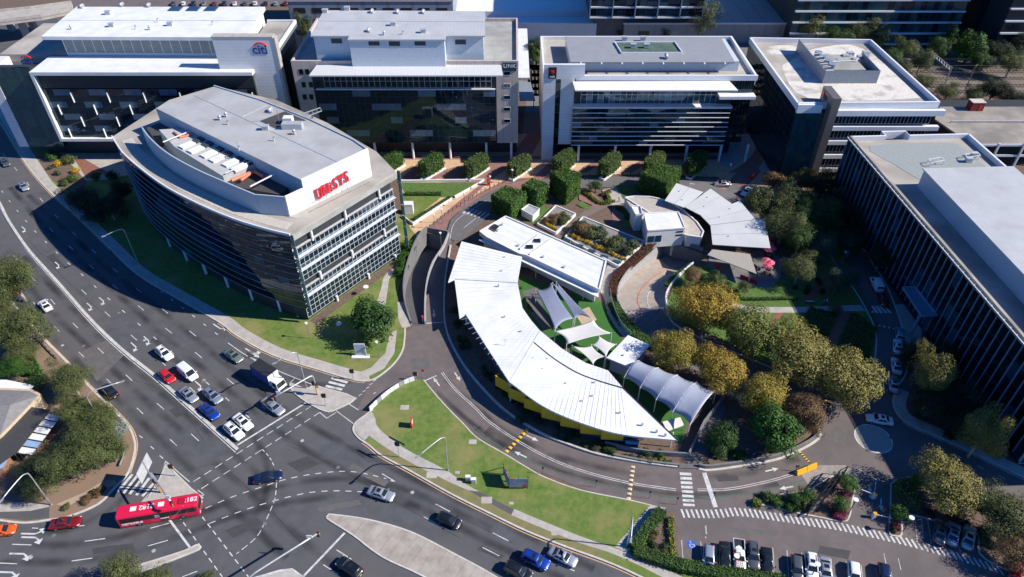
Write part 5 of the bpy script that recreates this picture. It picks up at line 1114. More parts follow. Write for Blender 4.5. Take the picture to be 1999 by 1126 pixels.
# ---------------------------------------------------------------- cafe with fan roofs
B = thing('cafe', 'cafe with four overlapping fan-shaped metal roofs', 'building', tuple(P(1430,430)))
fanm = M('fan_roof', (.58, .59, .59), .5, var=.04, scale=.4, stripe=(0, .5, .05, .1), patch=(.2, .5, .75, (.50, .50, .49), .6))
T4 = lambda x, y, z: P(1150+x/3.754, 260+y/3.754, z)
fans = [[(640,365),(835,430),(700,545),(555,492)], [(890,405),(1045,515),(820,600),(703,540)], [(1105,495),(1218,630),(888,672),(818,600)], [(1285,625),(1330,842),(905,815),(890,675)]]
for i, f in enumerate(fans):
    z = 5.0-i*.12; pts = [T4(f[0][0], f[0][1], z+.5), T4(f[1][0], f[1][1], z+.2), T4(f[2][0], f[2][1], z-.6), T4(f[3][0], f[3][1], z-.3)]
    slab(B, pts, .18, fanm, 'fan_roof'); a, b = pts[0].lerp(pts[1], .5), pts[2].lerp(pts[3], .5); MB().ribbon([a+Vector((0,0,.05)), b+Vector((0,0,.05))], .12).build('roof_seam', hvac_m, B)
    for t_ in (.35, .7): p = pts[0].lerp(pts[2], t_); MB().box(p.x-.12, p.x+.12, p.y-.12, p.y+.12, p.z-.1, p.z+.25).build('roof_vent', hvac_m, B)
MB().prism([T4(600,500,0), T4(820,450,0), T4(1030,530,0), T4(1190,640,0), T4(1280,820,0), T4(920,800,0), T4(900,690,0), T4(820,610,0)], 0, 3.9).build('wall', M('cafe_wall', (.16, .15, .15), .6), B)
slab(B, [T4(905,850,3.3), T4(1180,885,3.3), T4(1228,1030,3.2), T4(868,890,3.2)], .15, M('slatted_canopy', (.36, .33, .29), .7, var=.05, stripe=(12, .35, .35, .1)), 'slat_canopy')
for x, y in ((880,930),(1060,1000),(1215,1060)): p = T4(x, y, 0); MB().cyl(p.x, p.y, 0, 3.1, .07, 6).build('post', steel, B)
tr = [T4(x, y, 3.2) for x, y in ((262,470),(330,462),(450,466),(560,490),(690,560),(790,650),(838,720),(822,762),(715,748),(700,690),(430,710),(380,600),(300,530))]
B3 = thing('terrace_block', 'curved low block with gravel roof and white box beside cafe', 'building', tuple(P(1290,430)))
MB().prism(tr, 0, 3.0).build('wall', white, B3); MB().prism(tr, 3.0, 3.06).build('gravel_roof', M('pale_gravel', (.42, .38, .34), .9, var=.12, scale=1.5), B3); ring_wall(B3, tr[:9], 2.9, 3.35, .3, white)
bx = [T4(x, y, 5.2) for x, y in ((405,585),(655,575),(703,690),(430,710))]; MB().prism(bx, 0, 5.0).build('white_box', white, B3); ring_wall(B3, bx, 4.9, 5.25, .25, white); MB().prism(bx, 5.0, 5.03).build('box_roof', white_roof, B3)
bt = [T4(x, y, 5.0) for x, y in ((310,530),(378,532),(392,590),(342,592))]; MB().prism(bt, 0, 4.6).build('stair_block', white, B3); ring_wall(B3, bt, 4.4, 5.0, .2, white)
fa, fb = bx[3], bx[2]; t = (fb-fa).normalized(); n = Vector((t.y, -t.x, 0)); n = -n if n.y > 0 else n
for u_ in (.12, .32): p = fa+t*((fb-fa).length*u_)+n*.03; MB().wall([p-t*.75, p+t*.75], .08, 1.6, 3.4).build('window_pane', glass_bl, B3)
for z in (4.2, 3.2): p = fa+t*((fb-fa).length*.88)+n*.03; MB().wall([p-t*.8, p+t*.8], .08, z-.3, z+.1).build('window_slot', dark, B3)
MB().wall([T4(640,790,0), T4(835,865,0)], .5, -1.2, .9).build('tunnel_lintel', conc_dk, B3)
p = T4(605,850,-2.2); hv = thing('hi_vis_post', 'yellow hazard post at the garage ramp mouth', 'bollard', tuple(p)); MB().cyl(p.x, p.y, p.z-1.8, p.z+.6, .3, 10).build('post', white, hv); MB().cyl(p.x, p.y, p.z+.6, p.z+1.5, .32, 10).build('yellow_top', M('hi_vis', (.6, .8, .05), .5), hv)
pinkm = M('pink_canvas', (.62, .10, .17), .7, var=.1)
for i, (x, y) in enumerate([(1310,860),(1300,905),(1325,890),(1285,985),(1310,1000),(1290,1030),(1318,815)]):
    p = T4(x, y, 0); T = thing('cafe_umbrella', ['pink umbrella nearest the fan roof corner','pink umbrella on the cafe terrace left of its cluster','pink umbrella on the outer edge of the upper cluster','pink umbrella topmost of the lower cluster','pink umbrella on the outer edge of the lower cluster','pink umbrella lowest on the cafe terrace','pink umbrella half under the fan roof'][i], 'umbrella', tuple(p), group='pink cafe umbrellas')
    m = MB(); m.add([(p.x+1.15*cos(a*pi/4), p.y+1.15*sin(a*pi/4), 2.2) for a in range(8)]+[(p.x, p.y, 2.75)], [(k, (k+1) % 8, 8) for k in range(8)]); m.build('canopy', pinkm, T); MB().cyl(p.x, p.y, 0, 2.75, .03, 6).build('pole', steel, T)
    tb = MB(); tb.cyl(p.x+.5, p.y-.2, .68, .73, .42, 10); tb.cyl(p.x+.5, p.y-.2, 0, .68, .05, 6)
    o = tb.build('cafe_table', M('pale_timber', (.45, .34, .22), .6)); tag(o, ['round timber cafe table under the umbrella nearest the fan roof','round timber cafe table left in the upper cluster','round timber cafe table outer in the upper cluster','round timber cafe table top of the lower cluster','round timber cafe table outer in the lower cluster','round timber cafe table lowest on the terrace','round timber cafe table half under the fan roof'][i], 'table', 'cafe tables')
    for k in range(3):
        a_ = k*2.1+i; cx_, cy_ = p.x+.5+.8*cos(a_), p.y-.2+.8*sin(a_); c_ = MB(); c_.box(cx_-.2, cx_+.2, cy_-.2, cy_+.2, .42, .47)
        for sx_ in (-.17, .17):
            for sy_ in (-.17, .17): c_.box(cx_+sx_-.02, cx_+sx_+.02, cy_+sy_-.02, cy_+sy_+.02, 0, .42)
        c_.box(cx_-.2, cx_+.2, cy_+.17, cy_+.21, .47, .85); c_.build('stool', dark, o)
red_screen = M('red_banner', (.5, .02, .03), .6)
for i, (x0, y0, x1, y1) in enumerate([(1105,1060,1165,1085),(1175,1085,1230,1110),(915,970,965,1005)]):
    a, b = T4(x0, y0, 0), T4(x1, y1, 0); T = thing('cafe_screen', ['red windbreak screen left along the cafe edge','red windbreak screen right along the cafe edge','red windbreak screen under the slatted canopy'][i], 'screen', tuple(a), group='red cafe screens'); MB().wall([a, b], .06, .15, 1.1).build('panel', red_screen, T)
    for p in (a, b): MB().cyl(p.x, p.y, 0, 1.15, .04, 6).build('post', steel, T)
# ================================================================ BACKGROUND
ballast = M('ballast', (.17, .14, .12), .95, var=.2, scale=2, bump=.5); sheet('rail_bed', [Vector(p) for p in ((-220,221,0),(260,221,0),(260,247,0),(-220,247,0))], .02, ballast)
railm = M('rail_steel', (.28, .20, .16), .4, metal=.6); sleep = M('sleeper', (.22, .20, .18), .9)
for i, y in enumerate((224, 229, 235, 240.5)):
    T = thing('railway_track', ['railway track nearest the office blocks','second railway track from the office blocks','third railway track from the office blocks','railway track farthest from the office blocks'][i], 'railway', (0, y, 0), group='parallel railway tracks')
    m = MB()
    for k in range(360):
        x = -210+k*1.3; m.box(x, x+.35, y-1.25, y+1.25, .03, .16)
    s_ = m.build('sleepers', sleep, T, fix=False); s_['kind'] = 'stuff'
    for d_ in (-.72, .72): MB().box(-215, 255, y+d_-.06, y+d_+.06, .16, .32).build('rail', railm, T)
for i, (x, y0, y1) in enumerate([(1818,136,170),(1850,140,170)]):
    pass
def gantry(pxa, pxb, yb_a, yb_b, h, label):
    a, b = P(pxa, yb_a), P(pxb, yb_b); T = thing('rail_gantry', label, 'gantry', tuple(a)); m = MB()
    for p in (a, b): MB().bar(p, p+Vector((0,0,h)), .35).build('mast', steel, T)
    m.bar(a+Vector((0,0,h-.3)), b+Vector((0,0,h-.3)), .2); m.bar(a+Vector((0,0,h-1.3)), b+Vector((0,0,h-1.3)), .2)
    for k in range(9): m.bar(a.lerp(b, k/8)+Vector((0,0,h-.3)), a.lerp(b, min(1, (k+.5)/8))+Vector((0,0,h-1.3)), .1)
    m.build('truss', steel, T)
gantry(1805,1841,140,172, 7.5, 'steel railway gantry spanning the tracks at the right')
p = P(1883,178); T = thing('rail_mast', 'single dark railway mast right of the gantry', 'mast', tuple(p)); MB().bar(p, p+Vector((0,0,9)), .25).build('mast', conc_dk, T); MB().bar(p+Vector((0,0,8.2)), p+Vector((2.5,3,8.2)), .12).build('arm', conc_dk, T)
T = thing('overhead_wire', 'thin overhead railway wires at the right', 'wire', tuple(P(1900,150))); 
for k, y in enumerate((226.5, 232, 237.5)): MB().tube([(100,y,6.2),(170,y,5.9),(255,y,6.2)], .04, 4).build('wire', dark, T)
def slabs_building(name, label, Y, px0, px1, zb, zt, depth, nfl, nx, gm, bm_, bandw=.5, lean=0):
    a, b = V(px0, 40, Y).x, V(px1, 40, Y).x; B = bldg(name, label, ((a+b)/2, Y, 0))
    MB().box(a+.1, b-.1, Y+.2, Y+depth, zb, zt).build('core', core_m, B); hf = (zt-zb)/nfl; rr = random.Random(int(px0))
    facade(B, (a, Y), (b, Y), zb, zt, nx, nfl, gm, mull_dk, .12, .1, glass_dk, .35, rnd=rr)
    for k in range(nfl+1): MB().box(a-.2, b+.2, Y-.9, Y+.25, zb+k*hf-bandw/2, zb+k*hf+bandw/2).build('white_band', band_w, B)
    return B, a, b
Bb, a, b = slabs_building('glass_building', 'blue glass building with white ledges behind the railway', 266, 1150, 1368, V(1200,33,266).z, V(1200,33,266).z+26, 30, 7, 16, glass_bl, band_w)
m = MB()
for k in range(6): x = a+(b-a)*k/5; m.box(x-.2, x+.2, 264.9, 265.6, V(1200,33,266).z, V(1200,33,266).z+26)
m.build('vertical_frame', M('blue_steel_fin'), Bb); MB().box(a+2, b-2, 270, 292, 0, V(1200,33,266).z).build('base', conc_dk, Bb)
Bb, a, b = slabs_building('glass_building', 'green glass building with white floor lines behind trees', 262, 1548, 1875, 2, 34, 40, 8, 26, glass_gr, band_w, .5)
Bb, a, b = slabs_building('glass_building', 'dark glass building with white floor lines at the far right corner', 250, 1962, 2250, 2, 40, 40, 9, 12, glass_dk, band_w, .5)
B = bldg('dark_tower', 'dark blue glass tower standing angled between two banded buildings', tuple(P(1905,70))); q = [P(1880,95), P(1945,90), P(1985,40), P(1915,30)]; MB().prism(q, 0, 45).build('wall', glass_dk, B)
for k in range(10): MB().wall([v for v in q]+[q[0]], .25, 3+k*4, 3.25+k*4).build('floor_line', mull_dk, B)
# shopping centre: pale roof and podium walls
B = bldg('shopping_centre', 'pale podium building with flat blue-shaded roof beyond the railway', (40, 280, 0))
Ym = 268; a, b = V(1215,62,Ym).x, V(1548,62,Ym).x; zt_ = V(1500,47,Ym).z
MB().box(a+.5, b, Ym, Ym+55, 0, zt_).build('podium', M('podium_wall', (.36, .33, .31), .8, var=.08, stripe=(0, 6, .15, .1)), B); MB().box(a, b+.4, Ym-.3, Ym+.3, zt_, zt_+.5).build('coping', band_w, B)
for px in (1257,1311): p = V(px, 62, Ym); MB().box(p.x-2, p.x+2, Ym-.1, Ym+.05, 1, 4.5).build('shop_window', glass_blk if px == 1257 else M('poster', (.45, .20, .18), .6, scale=1.2, col2=(.55, .55, .5)), B)
B = bldg('station_building', 'low white-roofed station concourse behind the LINK building', (-10, 262, 0))
z_ = 9.; q = [P(885,22,z_), P(1003,22,z_), P(1150,20,z_), P(1150,-20,z_), P(885,-20,z_)]; MB().prism(q, 0, z_).build('upper_roof', white, B)
z_ = 7.; q = [P(948,43,z_), P(1165,46,z_), P(1150,22,z_), P(948,22,z_)]; MB().prism(q, 0, z_).build('lower_roof', white, B); facade(B, (P(1000,46,7).x, q[0].y-.1), (P(1160,46,7).x, q[0].y-.1), .5, 6, 16, 2, glass_blk, mull_dk, .1, .08)
B = thing('covered_walkway', 'long white-roofed covered walkway between two office blocks', 'walkway', tuple(P(1020,150))); z_ = 6.
MB().hexa([P(1005,57,z_), P(1029,57,z_), P(1034,153,z_), P(1012,153,z_)]+[v+Vector((0,0,.3)) for v in (P(1005,57,z_), P(1029,57,z_), P(1034,153,z_), P(1012,153,z_))]).build('roof', white_roof, B)
q = [P(1013,158,5), P(1036,162,5), P(1045,197,5), P(1014,197,5)]; MB().hexa(q+[v+Vector((0,0,.25)) for v in q]).build('stair_roof', M('slate_roof', (.22, .25, .30), .5), B)
for px, py in ((1008,90),(1010,125),(1014,160),(1032,100),(1036,140),(1042,190)): p = P(px, py, 5); MB().bar((p.x, p.y, 0), (p.x, p.y, 5.9 if py < 155 else 5), .25).build('post', steel, B)
B = bldg('parking_structure', 'blue-grey multi-deck car park behind the LINK plant room', (-60, 275, 0)); Y_ = 262; a, b = V(566,30,Y_).x, V(885,30,Y_).x; zt_ = V(700,3,Y_).z
MB().box(a, b, Y_, Y_+40, 0, zt_).build('wall', M('car_park_wall', (.26, .31, .38), .7, var=.08, stripe=(0, 9, .3, .1)), B)
for i in range(9):
    for j in range(3):
        x = a+4+(b-a-8)*i/8; z = zt_-3-j*4
        if z > 2: MB().box(x-2, x+2, Y_-.08, Y_+.05, z-1, z+.8).build('opening', dark, B)
MB().box(a-.2, b+.2, Y_-.2, Y_+.2, zt_, zt_+.7).build('parapet', conc_lt, B)
# deck car park at the right, behind the fin block
B = thing('deck_car_park', 'weathered concrete deck car park right of the concrete-roofed block', 'car park', tuple(P(1950,290))); z_ = 6.5
q = [P(1825,232,z_), P(1835,208,z_), P(2200,208,z_), P(2200,283,z_), P(1900,283,z_)]; MB().prism(q, z_-.5, z_).build('deck', M('weathered_deck', (.30, .27, .24), .9, var=.15, scale=.3, patch=(.1, .45, .65, (.16, .15, .14), .8)), B)
fy = q[3].y
for k in range(10): x = q[4].x+k*7; MB().box(x-.25, x+.25, fy-.4, fy+.1, 0, z_+.6).build('column', band_w, B)
for z in (3.2, z_): MB().box(q[4].x, q[3].x, fy-.25, fy, z-.25, z+.35).build('edge_beam', band_w, B)
MB().box(q[4].x, q[3].x, fy+6, fy+30, 0, z_-.6).build('back_wall', core_m, B); MB().box(P(1855,240,z_).x, q[2].x, P(1855,240,z_).y, P(1855,240,z_).y+.25, z_, z_+.7).build('deck_barrier', conc_lt, B)
p = P(1903,214,z_); T = thing('site_cabin', 'small dark red cabin with pale roof on the deck edge', 'cabin', tuple(p)); MB().box(p.x-2, p.x+1.8, p.y-1, p.y+1.6, z_, z_+2.6).build('wall', M('cabin_red', (.25, .02, .02), .6), T); MB().box(p.x-2.1, p.x+1.9, p.y-1.1, p.y+1.7, z_+2.6, z_+2.75).build('roof', conc_lt, T); MB().box(p.x+.2, p.x+1.1, p.y-1.06, p.y-.99, z_, z_+2).build('door', M('cabin_door', (.4, .03, .03), .5), T)
# road bridge top left
B = thing('road_bridge', 'concrete road bridge with piers at the top left', 'bridge', tuple(P(40,60))); z_ = 9
q = [P(-250,62,z_), P(0,42,z_), P(80,32,z_), P(140,20,z_), P(140,5,z_), P(60,16,z_), P(0,22,z_), P(-250,40,z_)]; MB().prism(q, z_-1.4, z_-.2).build('deck', concrete, B); MB().wall(q[:4], .3, z_-.3, z_+.8).build('barrier', concrete, B); MB().wall(q[4:], .3, z_-.3, z_+.8).build('barrier', concrete, B)
for px, py in ((25,60),(55,75),(70,62),(-30,70)): p = P(px, py); MB().box(p.x-1, p.x+1, p.y-1, p.y+1, 0, z_-1.5).build('pier', concrete, B)
sheet('side_road', G([(-300,230),(-20,170),(20,150),(60,120),(120,40),(60,20),(-100,60),(-300,100)]), .01, asphalt)
sheet('far_car_park', [P(140,13), P(620,13), P(640,-60), P(100,-60)], .012, asphalt_old); sheet('far_pavement', [Vector(p) for p in ((60,247.5,0),(260,247.5,0),(260,262,0),(60,262,0))], .015, concrete)
sheet('service_lane', G([(1440,262),(1480,110),(1450,60),(1040,60),(1020,262)]), .02, conc_dk)
# houses at the left edge
B = thing('house', 'house with grey roof and flat dark carport at the left edge', 'house', tuple(P(30,800)))
z_ = 3.6; q = [P(-60,758,z_), P(58,763,z_), P(75,772,z_), P(0,850,z_), P(-60,900,z_)]; MB().prism([p+Vector((0,.6,0)) for p in q], 0, z_-.15).build('wall', M('cream_wall', (.50, .40, .29), .8), B)
rid = [P(-60,800,4.9), P(20,790,4.9)]; m = MB(); m.add([q[0], q[1], q[2], q[3], q[4], Vector(rid[0]), Vector(rid[1])], [(0,1,6,5),(1,2,6),(2,3,6),(3,4,5,6)]); m.build('roof', M('house_tiles', (.19, .185, .19), .8, var=.12, stripe=(0, .4, .2, .1, 1)), B)
for px, py in ((50,783),(30,805),(4,833)): p = P(px, py, 2); MB().box(p.x-.7, p.x+.7, p.y-1, p.y-.2, 1.2, 2.6).build('window', white, B)
z_ = 2.8; q = [P(55,793,z_), P(97,800,z_), P(35,880,z_), P(-60,950,z_), P(-60,885,z_)]; MB().prism(q, z_-.15, z_).build('carport_roof', M('dark_flat_roof', (.045, .047, .05), .8, var=.1), B)
for p in q: MB().cyl(p.x, p.y, 0, 2.7, .06, 6).build('post', steel, B)
T = thing('white_awning', 'flat white metal patio roof behind the grey-roofed house', 'awning', tuple(P(30,755))); q = [P(12,741,3), P(67,752,3), P(50,766,3), P(-40,761,3), P(-40,741,3)]; MB().prism(q, 2.85, 3.0).build('roof', white, T)
for p in q: MB().cyl(p.x, p.y, 0, 2.9, .05, 6).build('post', steel, T)
T = thing('skillion_awning', 'patchy white and blue sheet metal awning beside the carport', 'awning', tuple(P(70,850))); a, b, c_, d_ = P(95,807,2.5), P(119,812,2.5), P(60,890,2.3), P(28,885,2.3)
for k in range(6):
    t0_, t1_ = k/6, (k+.82)/6; v4 = [a.lerp(d_, t0_), b.lerp(c_, t0_), b.lerp(c_, t1_), a.lerp(d_, t1_)]; slab(T, v4, .04, [white, M('blue_sheet', (.25, .36, .55), .5)][k in (4,)], 'roof_sheet')
for p in (a, b, c_, d_): MB().cyl(p.x, p.y, 0, 2.4, .05, 6).build('post', steel, T)
MB().prism([a, b, c_, d_], 2.2, 2.28).build('awning_frame', dark, T)
T = thing('blue_roofed_shed', 'small shed with pale blue roof at the left edge', 'shed', tuple(P(5,895))); q = [P(-60,880,2.6), P(0,882,2.6), P(18,888,2.6), P(5,912,2.6), P(-60,940,2.6)]; MB().prism(q, 2.45, 2.6).build('roof', M('blue_sheet'), T); MB().prism([p+Vector((-.5,.3,0)) for p in q], 0, 2.45).build('wall', M('brick_wall', (.28, .14, .09), .85), T)
p = P(36,725); T = thing('play_tarp', 'bright blue backyard play tarp in the shade of the bushes', 'play equipment', tuple(p)); MB().cyl(p.x, p.y, .7, .8, 1.0, 12).build('mat', M('bright_blue', (.02, .12, .6), .5), T)
for k in range(4): MB().bar((p.x+.9*cos(k*pi/2), p.y+.9*sin(k*pi/2), 0), (p.x+.9*cos(k*pi/2), p.y+.9*sin(k*pi/2), .72), .05).build('leg', steel, T)
# ================================================================ TREES, HEDGES, SHRUBS
bark = M('bark', (.16, .12, .09), .9, var=.2, scale=4, bump=.5); bark_lt = M('pale_bark', (.38, .33, .28), .85, var=.2, scale=4)
gold = leafmat('gold_leaves', (.20, .165, .026), (.44, .35, .05), (.54, .42, .07)); olive_gold = leafmat('olive_gold_leaves', (.15, .14, .034), (.35, .30, .075), (.46, .36, .10))
deep = leafmat('deep_green_leaves', (.016, .045, .009), (.07, .15, .025), (.12, .19, .035)); bright = leafmat('bright_green_leaves', (.018, .06, .008), (.07, .18, .018), (.12, .22, .03))
olive = leafmat('olive_leaves', (.05, .07, .02), (.155, .175, .056), (.21, .215, .08)); grey_g = leafmat('grey_green_leaves', (.035, .06, .035), (.12, .165, .09), (.17, .20, .13))
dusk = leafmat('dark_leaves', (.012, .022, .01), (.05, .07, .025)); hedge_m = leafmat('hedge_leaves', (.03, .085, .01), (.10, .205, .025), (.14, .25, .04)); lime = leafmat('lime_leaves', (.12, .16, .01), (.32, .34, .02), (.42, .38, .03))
yel = leafmat('yellow_flowers', (.35, .24, .01), (.68, .46, .02)); redl = leafmat('red_leaves', (.08, .012, .012), (.24, .035, .03), (.10, .09, .03)); brownl = leafmat('brown_leaves', (.10, .06, .03), (.26, .16, .07)); silver = leafmat('silver_leaves', (.14, .17, .15), (.32, .36, .33)); magenta = leafmat('magenta_leaves', (.10, .012, .04), (.28, .04, .10))
def leaf(m, p, n, s, rn, asp=.7):
    n = Vector(n); t = n.cross(Vector((rn.gauss(0, 1), rn.gauss(0, 1), rn.gauss(0, 1))))
    if t.length < 1e-3: return
    t.normalize(); b = n.cross(t).normalized(); o = len(m.v); p = Vector(p)
    k = s*asp
    m.v += [tuple(p-t*s), tuple(p+b*k-n*s*.12), tuple(p+t*s), tuple(p-b*k-n*s*.12)]; m.f.append((o, o+1, o+2, o+3)); m.mi.append(0)
def crown_mesh(name, seed, nc, nl, cr=(.28, .42), ls=.055, flat=.85, gap=.25, asp=.6, drop=.0):
    """leaf clumps of unequal size spread through an uneven volume of unit radius"""
    rn = random.Random(seed); m = MB(); cl = []
    ph = [rn.random()*6.28 for _ in range(6)]
    for i in range(nc):
        th = i*2.399963+rn.gauss(0, .25); zz = 1-2*(i+.5)/nc; zz = zz*.95+rn.gauss(0, .05)
        rr = math.sqrt(max(0, 1-zz*zz)); lump = 1+.20*sin(2*th+ph[0])+.15*sin(3*th+ph[1]+zz*2)+.14*sin(5*th+ph[2]+zz*3)
        rad = (.60+.20*rn.random())*lump
        if rn.random() < gap: rad *= .72
        c_ = Vector((rr*cos(th)*rad, rr*sin(th)*rad, zz*flat*rad*(1 if zz > 0 else .75)-drop*(1-rr)*.0))
        cl.append((c_, rn.uniform(*cr)))
    for i in range(nc//4): cl.append((Vector((rn.gauss(0, .25), rn.gauss(0, .25), rn.gauss(.05, .22))), rn.uniform(*cr)*1.1))
    per = nl//len(cl)
    for c_, r in cl:
        for k in range(int(per*rn.uniform(.75, 1.25))):
            v = Vector((rn.gauss(0, 1), rn.gauss(0, 1), rn.gauss(.15, 1))).normalized(); rad = r*(.55+.5*rn.random()**.6)
            p = c_+Vector((v.x, v.y, v.z*.8))*rad
            nn = (v+c_.normalized()*.4+Vector((rn.gauss(0, .42), rn.gauss(0, .42), rn.gauss(.4, .4)))).normalized()
            leaf(m, p, nn, ls*rn.uniform(.65, 1.35), rn, asp)
    return m, cl
PROTO = {}
def make_tree(key, seed, nc, nl, th, bk, **k):
    T = bpy.data.objects.new('tree', None); COL.objects.link(T); T.empty_display_size = .3
    m, cl = crown_mesh(key, seed, nc, nl, **k)
    me = m.mesh('crown', gold); me.transform(Matrix.Translation((0, 0, th))); link('crown', me, T)
    rn = random.Random(seed+1); t = MB()
    t.tube([(0, 0, -.02), (.01, 0, th*.35), (.02, .01, th*.7), (0, 0, th*.98)], [.075, .058, .048, .02], 8)
    for c_, r in cl[::max(1, len(cl)//9)]:
        s_ = th*rn.uniform(.45, .8); e_ = c_*.62+Vector((0, 0, th)); mid = Vector((e_.x*.45, e_.y*.45, s_+(e_.z-s_)*.6)); t.tube([(0, 0, s_), mid, e_], [.034, .022, .008], 6)
    link('trunk', t.mesh('trunk', bk, True), T); PROTO[key] = T; T['used'] = 0
    return T
make_tree('plane1', 1, 60, 20000, 1.05, bark_lt, cr=(.26, .40), ls=.030, gap=.3); make_tree('plane2', 2, 54, 19000, 1.0, bark_lt, cr=(.26, .44), ls=.030, gap=.35, flat=.85)
make_tree('gum1', 3, 46, 17000, 1.3, bark_lt, cr=(.22, .40), ls=.031, gap=.45, asp=.4); make_tree('gum2', 4, 42, 16000, 1.2, bark_lt, cr=(.24, .42), ls=.031, gap=.5, asp=.4, flat=1.05)
make_tree('fig', 5, 44, 7000, .95, bark, cr=(.22, .36), ls=.055, gap=.15, asp=.5, flat=.75); make_tree('round', 6, 50, 7000, .95, bark, cr=(.24, .34), ls=.042, gap=.08, flat=.95)
make_tree('small', 7, 26, 3200, 1.2, bark, cr=(.25, .42), ls=.06, gap=.4, asp=.4); make_tree('shrub', 8, 18, 900, .55, bark, cr=(.34, .5), ls=.10, gap=.15, flat=.7)
make_tree('tall', 9, 40, 6500, 1.6, bark_lt, cr=(.22, .36), ls=.036, gap=.45, asp=.4, flat=1.5); make_tree('shrub2', 10, 14, 700, .6, bark, cr=(.34, .55), ls=.11, gap=.3, flat=.8)
rt = random.Random(99)
# KIDS is keyed by name: rename-safe lookup
def _rekey(o, new):
    ch = KIDS.pop(o.name, []); o.name = new; KIDS[o.name] = ch
def tree(key, x, y, r, h, mat, label, cat='tree', group=None, name='tree', z0=0., sz=1., rz=None):
    src = PROTO[key]
    if src['used'] == 0: T = src; src['used'] = 1; _rekey(T, name)
    else:
        T = copy_tree(src); _rekey(T, name)
        if 'used' in T: del T['used']
    p = P(x, y, z0+h); base = {'plane1': 1.05, 'plane2': 1.0, 'gum1': 1.3, 'gum2': 1.2, 'fig': .95, 'round': .95, 'small': 1.2, 'shrub': .55, 'tall': 1.6, 'shrub2': .6}[key]
    zs_ = r*sz if key in ('shrub', 'shrub2') else max(h/base, r*.8)
    place(T, (p.x, p.y, z0), rt.uniform(0, 6.28) if rz is None else rz, (r, r, zs_)); tag(T, label, cat, group)
    for c_ in KIDS[T.name]:
        if c_.name.startswith('crown'): setmat(c_, mat)
    return T
amber_l = leafmat('amber_leaves', (.21, .15, .022), (.46, .32, .04), (.52, .34, .06)); green_gold = leafmat('green_gold_leaves', (.12, .14, .03), (.28, .29, .06), (.42, .36, .08))
gp = 'autumn trees along the brick road'
for q in [('plane1',1378,598,6.6,6.0,amber_l,'largest bright golden tree beside the curved ramp'),('plane2',1470,648,5.9,6,green_gold,'olive-gold tree second from the curved ramp in the upper row'),('plane1',1560,690,7.0,6.2,olive_gold,'broad olive-gold tree in the middle of the upper row'),('plane2',1652,738,6.3,6,olive_gold,'olive-gold tree nearest the roundabout road, end of upper row'),
          ('plane2',1316,684,4.6,5,gold,'golden tree beside the white pavilion'),('plane1',1405,722,5.0,5,amber_l,'golden tree beyond the end of the arched canopy'),('plane2',1493,770,4.2,4.6,gold,'small bright golden tree in the lower row'),('plane1',1574,808,3.9,4.4,brownl,'brownish tree behind the dense bright green tree')]: tree(*q, group=gp)
tree('fig',727,622,5.6,4.6,deep,'glossy dark green fig tree on the lawn by the curved tower')
tree('round',1410,856,3.2,3.0,deep,'round dark green tree beside the entry path'); tree('fig',1513,836,5.0,4.4,bright,'dense bright green tree above the yellow barrier')
for q in [('gum1',22,540,5.8,7,olive,'olive bush tree at the left edge over the red car'),('gum2',26,636,6.2,6.5,olive,'large olive bush tree left of the guard rail'),('gum2',-20,600,5,6,olive,'olive bush tree cut by the left edge'),('gum1',135,738,4.4,5.2,olive,'grey-olive bush tree at the road edge above the street lamp'),('gum2',150,800,4.0,4.6,olive,'olive bush tree behind the street lamp base'),('gum1',195,818,4.0,4.4,olive,'olive bush tree nearest the road bend'),
          ('gum2',128,905,4.6,4.0,olive,'wide dark olive bush tree above the footpath'),('gum1',178,885,5.0,4.2,olive,'wide olive bush tree right above the dirt track'),('gum1',75,912,3.6,3.4,dusk,'dark bush tree left of the wide olive ones'),('gum2',60,950,3.0,2.6,dusk,'low dark bush tree behind the looped street lamp'),('small',232,842,2.4,1.6,silver,'silvery grey shrub tree at the kerb bend'),('gum2',25,720,3.0,2.2,bright,'light green garden tree behind the white patio roof'),('small',75,745,2.4,2,deep,'small dark green garden tree beside the patio roof'),('gum2',165,850,4.4,4.4,olive,'olive bush tree in the middle of the left clump'),('gum1',215,880,3.2,3,olive,'low olive bush at the right of the left clump'),('gum2',45,690,3.6,3,olive,'olive bush above the patio roof')]: tree(*q, group='bush trees on the left block')
for q in [('gum2',238,1150,4.6,3.4,olive,'yellow-green tree top at the bottom edge, larger'),('gum1',300,1146,3.6,3,olive,'yellow-green tree top at the bottom edge beside the larger'),('small',400,1132,1.6,1.6,olive,'tiny tree top at the bottom edge by the crossing lines')]: tree(*q)
for q in [('gum1',160,390,5.0,5,dusk,'shaded dark tree at the road corner of the curved tower'),('gum2',212,400,4.6,4.6,dusk,'shaded dark tree against the curved tower'),('gum1',235,370,3.4,4,dusk,'smaller shaded tree behind the other two by the tower'),('gum2',185,420,3.6,3,dusk,'low shaded tree in front by the tower')]: tree(*q, group='shaded trees by the tower')
